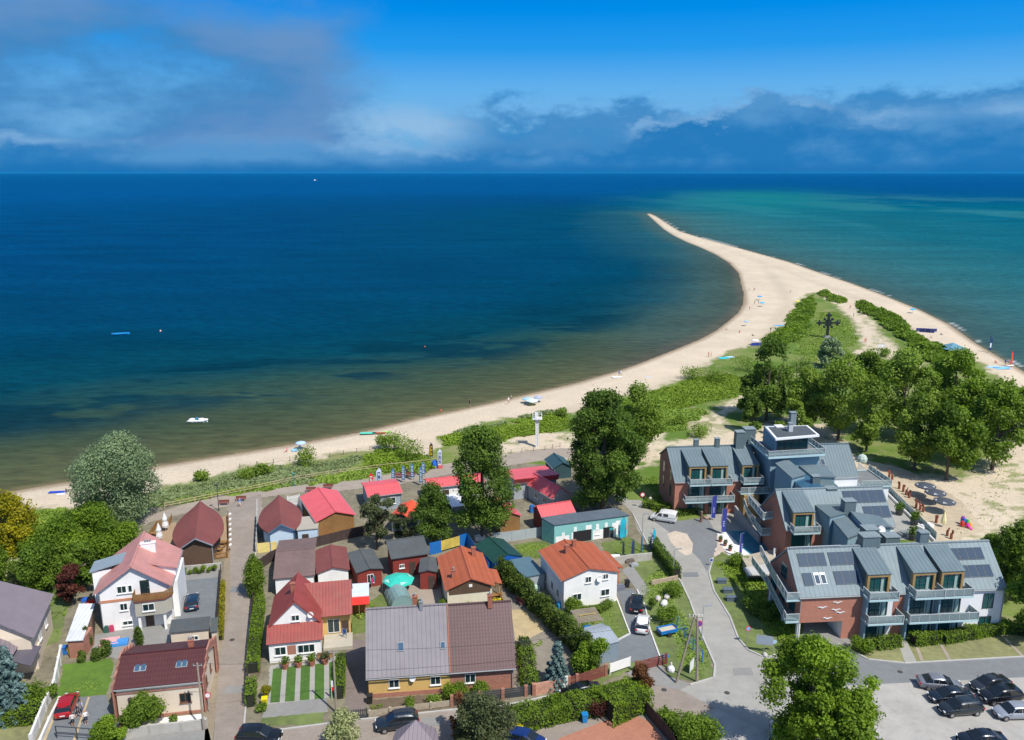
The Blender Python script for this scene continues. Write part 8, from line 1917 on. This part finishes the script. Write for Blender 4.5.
fence('windscreen', 'tall white glass screen left of the pale blue hut', [(258, 519), (256.5, 553)], 1.7, mat('pale screen', (.55, .55, .50), .6, .1), 'board', .14, 2, cat='screen')
fence('railing', 'long wooden railing along the dune edge of the promenade', [(165, 508), (195, 502), (260, 489), (300, 480), (340, 474), (380, 469), (420, 465), (440, 462)], .9, WOODL, 'rail', .12, 3.0, rail=.06, cat='railing')
fence('railing', 'post fence along the back of the beach', [(240, 468), (290, 461), (330, 457), (370, 450), (392, 447)], .9, mat('grey post wood', (.22, .18, .13), .9), 'mesh', .12, 3.2, cat='railing')
fence('railing', 'post and rope fence in front of the lookout mast', [(500, 455), (522, 452), (545, 450), (560, 447)], .9, mat('grey post wood', (.22, .18, .13), .9), 'mesh', .12, 2.4, cat='railing')
fence('terrace_fence', 'orange wooden balustrade of the round roofed restaurant', [(150, 538), (157, 527), (170, 525), (172, 520)], 1.1, OCHW, 'slats', .1, 2)
fence('terrace_fence', 'wooden terrace railing with white flower boxes on the alley side', [(228, 517), (229, 540), (228, 558), (212, 560)], 1.1, OCHW, 'slats', .1, 2)
gs('terrace_deck', [(150, 545), (158, 527), (176, 522), (176, 560), (160, 560)], .03, mat('terrace planks', (.36, .25, .15), .85, .15, 2, pat='plankX', pitch=.25, dark=.8))
gs('terrace_deck', [(214, 522), (228, 514), (229, 558), (212, 560)], .03, mat('terrace planks', (.36, .25, .15), .85, .15, 2, pat='plankX', pitch=.25, dark=.8))
fence('glass_fence', 'glass fence on posts along the hotel sand terrace', [(874, 479), (890, 494), (910, 514), (936, 540)], 1.3, RG, 'board', .1, 1.8, pm=STEEL, cat='fence')
fence('garden_wall', 'white retaining wall below the hotel glass fence', [(873, 480), (934, 542)], .45, WH, 'wall', .2, 6)
# flower boxes on the terrace rail
for i in range(7):
    p = G(229 + .05 * i, 520 + 5.2 * i); m_ = MB(); m_.box(-.15, .15, -.24, .24, .95, 1.2); o = m_.build('flower_box', PLW); o.location = (p.x + .25, p.y, 0); tag(o, '%s white flower box from the rear on the alley side terrace rail' % ORD[i], 'flower box', 'flower boxes on the terrace rail')
def table(lb, px, rz=0, c_=None):
    p = G(*px); r = thing('picnic_table', lb, 'table', (p.x, p.y, 0), rz, 'outdoor tables'); m_ = MB(); m_.box(-.8, .8, -.4, .4, .70, .75); m_.build('tabletop', c_ or OCHW, r)
    for s_ in (-1, 1): m_ = MB(); m_.box(-.8, .8, s_ * .75 - .13, s_ * .75 + .13, .42, .46); m_.build('bench_seat', c_ or OCHW, r)
    m_ = MB(); [m_.box(x - .04, x + .04, -.85, .85, 0, .42) for x in (-.6, .6)]; [m_.box(x - .05, x + .05, -.1, .1, .421, .7) for x in (-.6, .6)]; m_.build('frame', c_ or OCHW, r)
table('wooden table on the left terrace of the round roofed restaurant, rear', (155, 537)); table('wooden table on the left terrace of the round roofed restaurant, front', (156, 545)); table('wooden table on the alley side terrace, upper', (222, 546)); table('wooden table on the alley side terrace, lower', (217, 553))
table('wooden picnic table beside the cottage wall', (497, 599), .3)
def bench(lb, px, rz=.1, m=None, g='benches'):
    p = G(*px); r = thing('park_bench', lb, 'bench', (p.x, p.y, 0), rz, g); m_ = MB(); m_.box(-.9, .9, -.25, .2, .42, .47); m_.build('seat', m or BRF, r); m_ = MB(); m_.box(-.9, .9, .2, .25, .5, .9); m_.build('backrest', m or BRF, r)
    for x in (-.7, .7): m_ = MB(); m_.box(x - .05, x + .05, -.25, .24, 0, .418); m_.build('leg', CONC, r)
for lb, b in (('bench right of the lantern lamp', (224, 505)), ('bench at the right end of the alley plaza', (241, 501)), ('left bench on the promenade above the wooden cabin', (311, 492)), ('right bench on the promenade above the wooden cabin', (328, 489)), ('bench behind the first slim blue flags', (399, 478)), ('bench under the dark dressed person', (411, 477))): bench(lb, b, g='promenade benches')
bench('wooden bench beside the thuja hedge gravel garden', (519, 604), -1.0)
m_ = MB()   # dark driftwood bench left of the villa terrace
bench('long low wooden bench before the villa terrace', (325, 660), .15, OCHW)
def pot(lb, px, mk='bright', s_=1.0, g='potted plants', pm=None, cone=False):
    p = G(*px); r = thing('potted_plant', lb, 'potted plant', (p.x, p.y, .01), 0, g); m_ = MB(); m_.cyl((0, 0, 0), (0, 0, .4 * s_), .2 * s_, .28 * s_, 10); m_.build('pot', pm or CHB, r)
    rg = np.random.default_rng(int(px[0])); v, var = leaf_cloud([(0, 0, .62 * s_), (.1 * s_, .05, .75 * s_), (-.1, 0, .7 * s_)], [.28 * s_, .2 * s_, .2 * s_], 220, .16 * s_, rg, 1, .4); quad_mesh('leaves', v, var, LM[mk], r)
for i, lb in enumerate(('first', 'second', 'third', 'fourth')): pot('%s potted shrub from the left at the head of the striped lawn' % lb, (285.5 + 13.2 * i, 668.5 - 1.6 * i), ('green', 'green', 'bright', 'olive')[i], 1.6, 'potted shrubs above the striped lawn')
for i, (x, y, h, lb) in enumerate(((185, 575, 1.3, 'leftmost round clipped bush along the car yard wall'), (190, 574.5, .9, 'small bush second from left along the car yard wall'), (195, 574, 1.4, 'bright round bush in the middle of the car yard wall'), (200, 574, 1.0, 'small bush fourth along the car yard wall'), (204.5, 573, 1.5, 'tall bush fifth along the car yard wall'), (209, 572.5, 1.0, 'small bush sixth along the car yard wall'), (213.5, 571.5, 1.4, 'rightmost round bush along the car yard wall'))):
    shrub('round_bush', lb, (x, y), 5, h, 'bright' if i % 2 == 0 else 'green', 200 + i, 500, .15, K=6, group='bushes along the car yard wall', W=1.0 if i % 2 == 0 else .7)
pot('potted plant on the white gravel before the maroon house', (174, 727), 'green', 1.5)
for i, (x, y) in enumerate(((720.5, 542), (725, 546), (730, 551))): pot(['upper', 'middle', 'lower'][i] + ' round potted bush on the white pool edge', (x, y), 'olive', 1.1, 'potted bushes on the pool edge')
pot('potted palm on the hotel terrace, upper one', (899, 515), 'dark', 2.4, pm=POLEM); pot('potted palm on the hotel terrace, lower one', (914, 525), 'dark', 2.6, pm=POLEM); pot('potted palm on the hotel terrace, lowest one', (912, 540), 'dark', 2.4, pm=POLEM)
pot('dark potted bush at the corner of the white gravel', (125, 730), 'dark', 2.0)
def wbin(lb, px, c_, g=None):
    p = G(*px); r = thing('wheelie_bin', lb, 'bin', (p.x, p.y, .01), .2, g); m_ = MB(); m_.loft([[(-w, -w, z), (w, -w, z), (w, w, z), (-w, w, z)] for w, z in ((.24, .05), (.3, .95))]); m_.build('body', mat('bin %.2f%.2f' % c_[:2], c_, .5), r); m_ = MB(); m_.box(-.33, .33, -.35, .35, .952, 1.03); m_.build('lid', mat('bin %.2f%.2f' % c_[:2], c_, .5), r)
wbin('blue wheelie bin beside the brick hut end', (66, 654), (.02, .15, .5)); wbin('yellow wheelie bin beside the brick hut end', (71, 654), (.7, .5, .02)); wbin('green wheelie bin beside the brick hut end', (74, 653), (.05, .25, .05)); wbin('black wheelie bin beside the brick hut end', (78, 652), (.02, .02, .02))
wbin('black wheelie bin at the corner of the yellow house', (370, 703), (.02, .022, .025)); wbin('dark bin at the villa terrace corner', (350, 632), (.03, .03, .04)); wbin('black bin on the hedge gate by the alley', (252, 690), (.02, .03, .05)); wbin('yellow bin at the corner of the striped lawn', (265, 706), (.75, .6, .01)); wbin('black covered grill beside the white house', (627, 587), (.02, .02, .025))
wbin('small blue bin at the end of the long hedge', (584.5, 722), (.01, .2, .5))
# swing frame with blue seat
p = G(587, 632); r = thing('garden_swing', 'yellow timber swing frame with blue seat on the lawn', 'swing', (p.x, p.y, 0), .3); SWM = mat('yellow timber', (.5, .36, .1), .8)
m_ = MB(); [m_.bar((x, y, 0), (x * .75, 0, 2.5), .05) for x in (-1.3, 1.3) for y in (-.9, .9)]; m_.bar((-1.1, 0, 2.5), (1.1, 0, 2.5), .05); [m_.bar((x, -.9, .1), (x, .9, .1), .05) for x in (-1.3, 1.3)]; m_.build('frame', SWM, r)
m_ = MB(); m_.box(-.45, .55, -.35, .35, .5, .75); m_.build('seat', mat('blue plastic', (.01, .25, .6), .4), r); m_ = MB(); [m_.bar((x, 0, .7), (x, 0, 2.5), .015) for x in (-.4, .5)]; m_.build('rope', POLEM, r)
# pergola beside garage
p = G(578, 640); r = thing('pergola', 'grey slatted pergola beside the garage', 'pergola', (p.x, p.y, 0), .25); m_ = MB(); [m_.bar((x, y, 0), (x, y, 2.3), .06) for x in (0, 3.2) for y in (0, 3)]; m_.build('post', GALV, r); m_ = MB(); [m_.box(0, 3.3, y, y + .1, 2.3, 2.4) for y in [.3 * k for k in range(11)]]; m_.build('slats', WOODP, r)
# trailer
p = G(667, 634); r = thing('trailer', 'small blue box trailer on the grass verge', 'trailer', (p.x, p.y, 0), .35); m_ = MB(); m_.box(-1.2, 1.2, -.65, .65, .45, .52); [m_.box(*b) for b in ((-1.2, 1.2, -.65, -.6, .521, .9), (-1.2, 1.2, .6, .65, .521, .9), (-1.2, -1.15, -.6, .6, .521, .9), (1.15, 1.2, -.6, .6, .521, .9))]; m_.bar((1.2, 0, .45), (2.2, 0, .4), .04); m_.build('box', mat('blue trailer paint', (.01, .16, .45), .5), r)
m_ = MB(); m_.box(-1.1, 1.1, -.58, .58, .53, .7); m_.build('load', mat('straw', (.5, .45, .35), .9), r)
for s_ in (-1, 1): m_ = MB(); m_.cyl((-.1, s_ * .7, .3), (-.1, s_ * .85, .3), .3, n=14); m_.build('wheel', TYRE, r)
# lifebuoy shaped white buoy by poles, stones, hatch objects
ballthing('garden_buoy', 'white ball shaped buoy with red and blue marks on the grass corner', (671, 671), .5, (.75, .75, .75), 'buoy', 0); 
def rock(lb, px, s_, c_=(.5, .47, .43)):
    p = G(*px); m_ = MB(); m_.ball((0, 0, s_ * .35), s_, s_ * .6, s_ * .5, 7, 5); o = m_.build('boulder', mat('pale boulder %.2f' % c_[0], c_, .9, .2, 3)); o.location = p; o.rotation_euler = (0, 0, px[0]); tag(o, lb, 'stone')
rock('pale boulder in the shrub heap, left', (658, 600), .7); rock('pinkish boulder in the shrub heap, right', (667, 598), .7, (.5, .35, .3)); rock('white boulder in the shrub heap, front', (664, 605), .8, (.65, .65, .63)); rock('pale boulder under the information board', (765, 656), .5); rock('small pale boulder at the hotel kerb', (774, 656.5), .35)
rock('reddish boulder by the hotel planter', (706, 519), .6, (.4, .28, .22)); rock('brown boulder near the hotel van hedge', (701, 514), .5, (.35, .25, .2))
# tree stump like post beside the hotel hedge
m_ = MB(); p = G(701, 522); m_.cyl((0, 0, 0), (.05, 0, 1.9), .25, .2, 9); o = m_.build('wooden_sculpture', mat('brown carved wood', (.2, .12, .08), .8, .2)); o.location = p; tag(o, 'brown carved wooden post in front of the hotel hedge', 'sculpture')
# green tunnel greenhouse
p = G(391, 612); r = thing('tunnel_greenhouse', 'green tunnel greenhouse behind the terrace roof ridge', 'greenhouse', (p.x, p.y, 0), .35); m_ = MB(); n = 10; rg_ = []
for y in (0, 4.2): rg_.append([(1.6 + 1.6 * math.cos(math.pi * k / n), y, 2.1 * math.sin(math.pi * k / n)) for k in range(n + 1)])
m_.loft(rg_); m_.build('cover', mat('grey green foil', (.18, .30, .29), .5, .12, 2), r); m_ = MB()
for y in (-.03, 1.4, 2.8, 4.23): [m_.bar((1.6 + 1.63 * math.cos(math.pi * k / n), y, 2.13 * math.sin(math.pi * k / n)), (1.6 + 1.63 * math.cos(math.pi * (k + 1) / n), y, 2.13 * math.sin(math.pi * (k + 1) / n)), .03) for k in range(n)]
m_.build('hoop', GALV, r)
# laundry, toys, misc garden clutter
def clutter(nm, lb, px, w, d, h, c_, cat, z=0, rz=.3):
    p = G(*px); m_ = MB(); m_.box(-w / 2, w / 2, -d / 2, d / 2, 0, h * .8); m_.box(-w * .35, w * .4, -d * .35, d * .3, h * .8 + .002, h); o = m_.build(nm, mat('clutter %.2f %.2f %.2f' % c_, c_, .7, .1), bevel=.04); o.location = (p.x, p.y, z); o.rotation_euler = (0, 0, rz); tag(o, lb, cat)
def laundry(lb, a, b_, cols_):
    A_, B_ = G(*a), G(*b_); r = thing('clothes_line', lb, 'clothes line', (A_.x, A_.y, 0)); d = B_ - A_; m_ = MB(); m_.bar((0, 0, 0), (0, 0, 1.8), .04); m_.bar(d, d + Vector((0, 0, 1.8)), .04); m_.bar((0, 0, 1.75), d + Vector((0, 0, 1.75)), .015); m_.build('line', GALV, r); n = len(cols_)
    for i, c_ in enumerate(cols_):
        q0 = d * ((i + .1) / n); q1 = d * ((i + .9) / n); m_ = MB(); m_.ext([q0 + Vector((0, 0, 1.72)), q1 + Vector((0, 0, 1.72)), q1 + Vector((0, .05, .8 + .2 * (i % 2))), q0 + Vector((0, .08, .85))], (0, .03, 0)); m_.build('cloth', cloth(c_), r)
laundry('washing line with blue and white clothes beside the green tunnel', (383, 594), (387, 590), [(.3, .4, .6), (.7, .7, .72), (.35, .42, .55)])
laundry('blue and green clothes hanging at the villa terrace', (343, 641), (347, 642), [(.01, .1, .5), (.01, .08, .4), (.05, .2, .15)])
laundry('colourful clothes beside the white polycarbonate shelter', (372, 590), (378, 583), [(.6, .03, .2), (.02, .3, .5), (.7, .7, .7)])
clutter('dinghy', 'blue inflatable boat on the patio of the pink roofed house', (118, 644), 2.4, 1.3, .5, (.05, .25, .6), 'dinghy'); clutter('covered_dinghy', 'red and white striped cover on the patio', (110, 644), 2.2, 1.6, .6, (.65, .35, .36), 'cover'); clutter('garden_chair', 'red garden chair on the patio of the pink roofed house', (112, 631), .6, .6, .9, (.45, .05, .12), 'chair'); clutter('garden_chair', 'dark green garden chair on the patio of the pink roofed house', (107, 632), .6, .6, .9, (.03, .1, .07), 'chair')
clutter('wheelbarrow', 'red wheelbarrow heap beside the copper tree', (91, 604), 1.0, .7, .6, (.6, .03, .02), 'wheelbarrow'); clutter('crate', 'blue crate beside the copper tree', (85, 601), .8, .8, .5, (.02, .12, .5), 'crate'); clutter('crate', 'orange crate in front of the copper tree', (90, 607), .8, .6, .5, (.7, .2, .03), 'crate')
clutter('kayak', 'red kayak lying behind the pale blue annex', (326, 539), 2.6, .7, .5, (.65, .01, .03), 'kayak', rz=.15); clutter('grill', 'black grill behind the wooden cabin', (331, 534), 1.0, .6, 1.1, (.03, .03, .035), 'grill'); clutter('crate', 'white cool box beside the black grill', (339, 534), .7, .5, .5, (.7, .7, .7), 'box')
clutter('gas_bottle', 'red ball toy in front of the wooden shelter', (367, 613), .5, .5, .5, (.6, .01, .02), 'toy'); clutter('crate', 'blue tub in front of the wooden shelter', (351, 613), .6, .6, .6, (.03, .2, .6), 'tub'); clutter('crate', 'wooden crates in the open shelter', (362, 611), 1.6, .6, 1.0, (.42, .27, .1), 'crate')
clutter('water_tank', 'blue barrel in the yard beside the board rack', (532, 512), .8, .8, 1.3, (.01, .15, .45), 'barrel'); clutter('plastic_sheet', 'white and green rubbish bags beside the blue grey shed', (533, 590), 1.6, 1.3, .8, (.45, .6, .5), 'bags'); clutter('plastic_sheet', 'white plastic sheet bundle by the white house wall', (539, 597), 1.2, 1.6, .4, (.65, .66, .65), 'bags'); clutter('paddling_pool', 'blue barrel at the corner of the white house', (560, 607), .8, .8, .8, (.01, .28, .6), 'barrel')
clutter('scooter', 'grey scooter parked beside the white house', (620, 590), 1.3, .6, .9, (.15, .16, .2), 'scooter'); clutter('rowing_skiff', 'upturned white skiff at the concrete wall', (613, 558), 2.2, .8, .5, (.68, .68, .68), 'boat', rz=.1); clutter('log_pile', 'dark pile of things by the slab path', (629, 562), 1.4, .9, .7, (.15, .12, .1), 'heap'); clutter('stone_slab', 'grey block beside the slab path', (634, 566), 1.2, .8, .5, (.3, .32, .33), 'stone')
clutter('blue_crate', 'small blue box lying on the grass corner', (665, 657), .9, .5, .3, (.02, .2, .5), 'box')
clutter('food_cart', 'white table with white cover in the cabin yard', (480, 540), 1.6, 1.0, .9, (.65, .64, .6), 'table'); clutter('food_cart', 'turquoise box in the cabin yard', (486, 545), 1.0, .8, .8, (.05, .4, .45), 'box'); clutter('pallet', 'pale pallets stacked in the cabin yard', (495, 541), 1.6, 1.0, .7, (.5, .38, .25), 'pallets')
clutter('bin', 'blue recycling box near the white feather flag', (435, 467), 1.0, 1.0, 1.4, (.02, .15, .6), 'bin'); clutter('beach_chair', 'red beach chair near the white feather flag', (440, 468), 1.0, .8, .6, (.5, .1, .1), 'chair')
p = G(289, 700); r = thing('flag_pole', 'red and white pennant on a short pole at the striped lawn', 'flag', (332 and G(332, 699).x, G(332, 699).y, 0)); m_ = MB(); m_.cyl((0, 0, 0), (0, 0, 2.3), .03, n=6); m_.build('pole', WFR, r); m_ = MB(); m_.ext([(0, 0, 1.6), (.22, 0, 1.5), (.2, 0, 2.3), (0, 0, 2.3)], (0, .02, 0)); m_.build('white_half', cloth((.75, .75, .75)), r); m_ = MB(); m_.ext([(0, 0, 1.1), (.3, 0, 1.0), (.22, 0, 1.498), (0, 0, 1.598)], (0, .02, 0)); m_.build('red_half', cloth((.7, .01, .02)), r)
# play structure on the beach bar sand, wooden stools
p = G(965, 526); r = thing('play_slide', 'colourful plastic play set with slide on the sand', 'play set', (p.x, p.y, 0), .4); r.scale = (.7, .7, .7)
for i, (x, y, z, c_) in enumerate(((-1.0, 0, .9, (.6, .05, .03)), (0, .4, 1.2, (.02, .12, .5)), (.9, .2, .9, (.05, .45, .06)), (-.4, -.9, .6, (.7, .04, .3)), (.5, -.8, .5, (.7, .3, .02)), (.2, .9, 1.5, (.3, .06, .4)))):
    m_ = MB(); m_.box(x - .4, x + .4, y - .35, y + .35, .1 if i != 1 else .8, z + .3); m_.box(x - .3, x + .3, y - .25, y + .25, z + .302, z + .55); m_.build('play_block', mat('play plastic %d' % i, c_, .4), r, bevel=.08)
m_ = MB(); m_.obox((-.5, -1.5, .55), (.25, 0, 0), (0, .8, .45), (0, -.03, .05)); m_.build('slide', mat('play plastic 3', (.7, .04, .3), .4), r)
for i, (x, y) in enumerate(((889, 478), (892, 480), (899, 489), (903, 492), (906, 495), (909, 498), (916, 508), (920, 510), (923, 512), (936, 523), (947, 536), (951, 539))):
    p = G(x, y); m_ = MB(); m_.cyl((0, 0, 0), (0, 0, 1.0), .22, .2, 8); m_.box(-.25, .25, .12, .2, 1.0, 1.5); o = m_.build('log_stool', mat('red brown wood', (.24, .07, .035), .7, .2)); o.location = p; o.rotation_euler = (0, 0, i); tag(o, '%s red brown log stool from the rear along the hotel glass fence' % ORD[i], 'stool', 'log seats of the beach bar')
clutter('lounge_set', 'white lounge table set at the end of the hotel terrace', (925, 528), 3.0, 1.2, .7, (.66, .66, .64), 'table', rz=.5); clutter('lounge_set', 'grey lounge sofa on the hotel terrace', (905, 535), 2.6, 1.2, .7, (.2, .22, .23), 'sofa', rz=.4)
m_ = MB(); p = G(860, 463, 0)
r = thing('glass_pavilion', 'small white ribbed pavilion at the back of the hotel terrace', 'pavilion', (G(862, 461, 4.6).x, G(862, 461, 4.6).y, 4.57), HA); m_ = MB(); n = 8; rg_ = [[(1.9 * c2 * math.cos(i * math.pi / 4), 1.9 * c2 * math.sin(i * math.pi / 4), z) for i in range(8)] for c2, z in ((.46, 0), (.5, .6), (.36, 1.1), (.08, 1.4))]; m_.loft(rg_); m_.build('canopy', mat('white ribbed canopy', (.42, .50, .44), .7, .15), r)
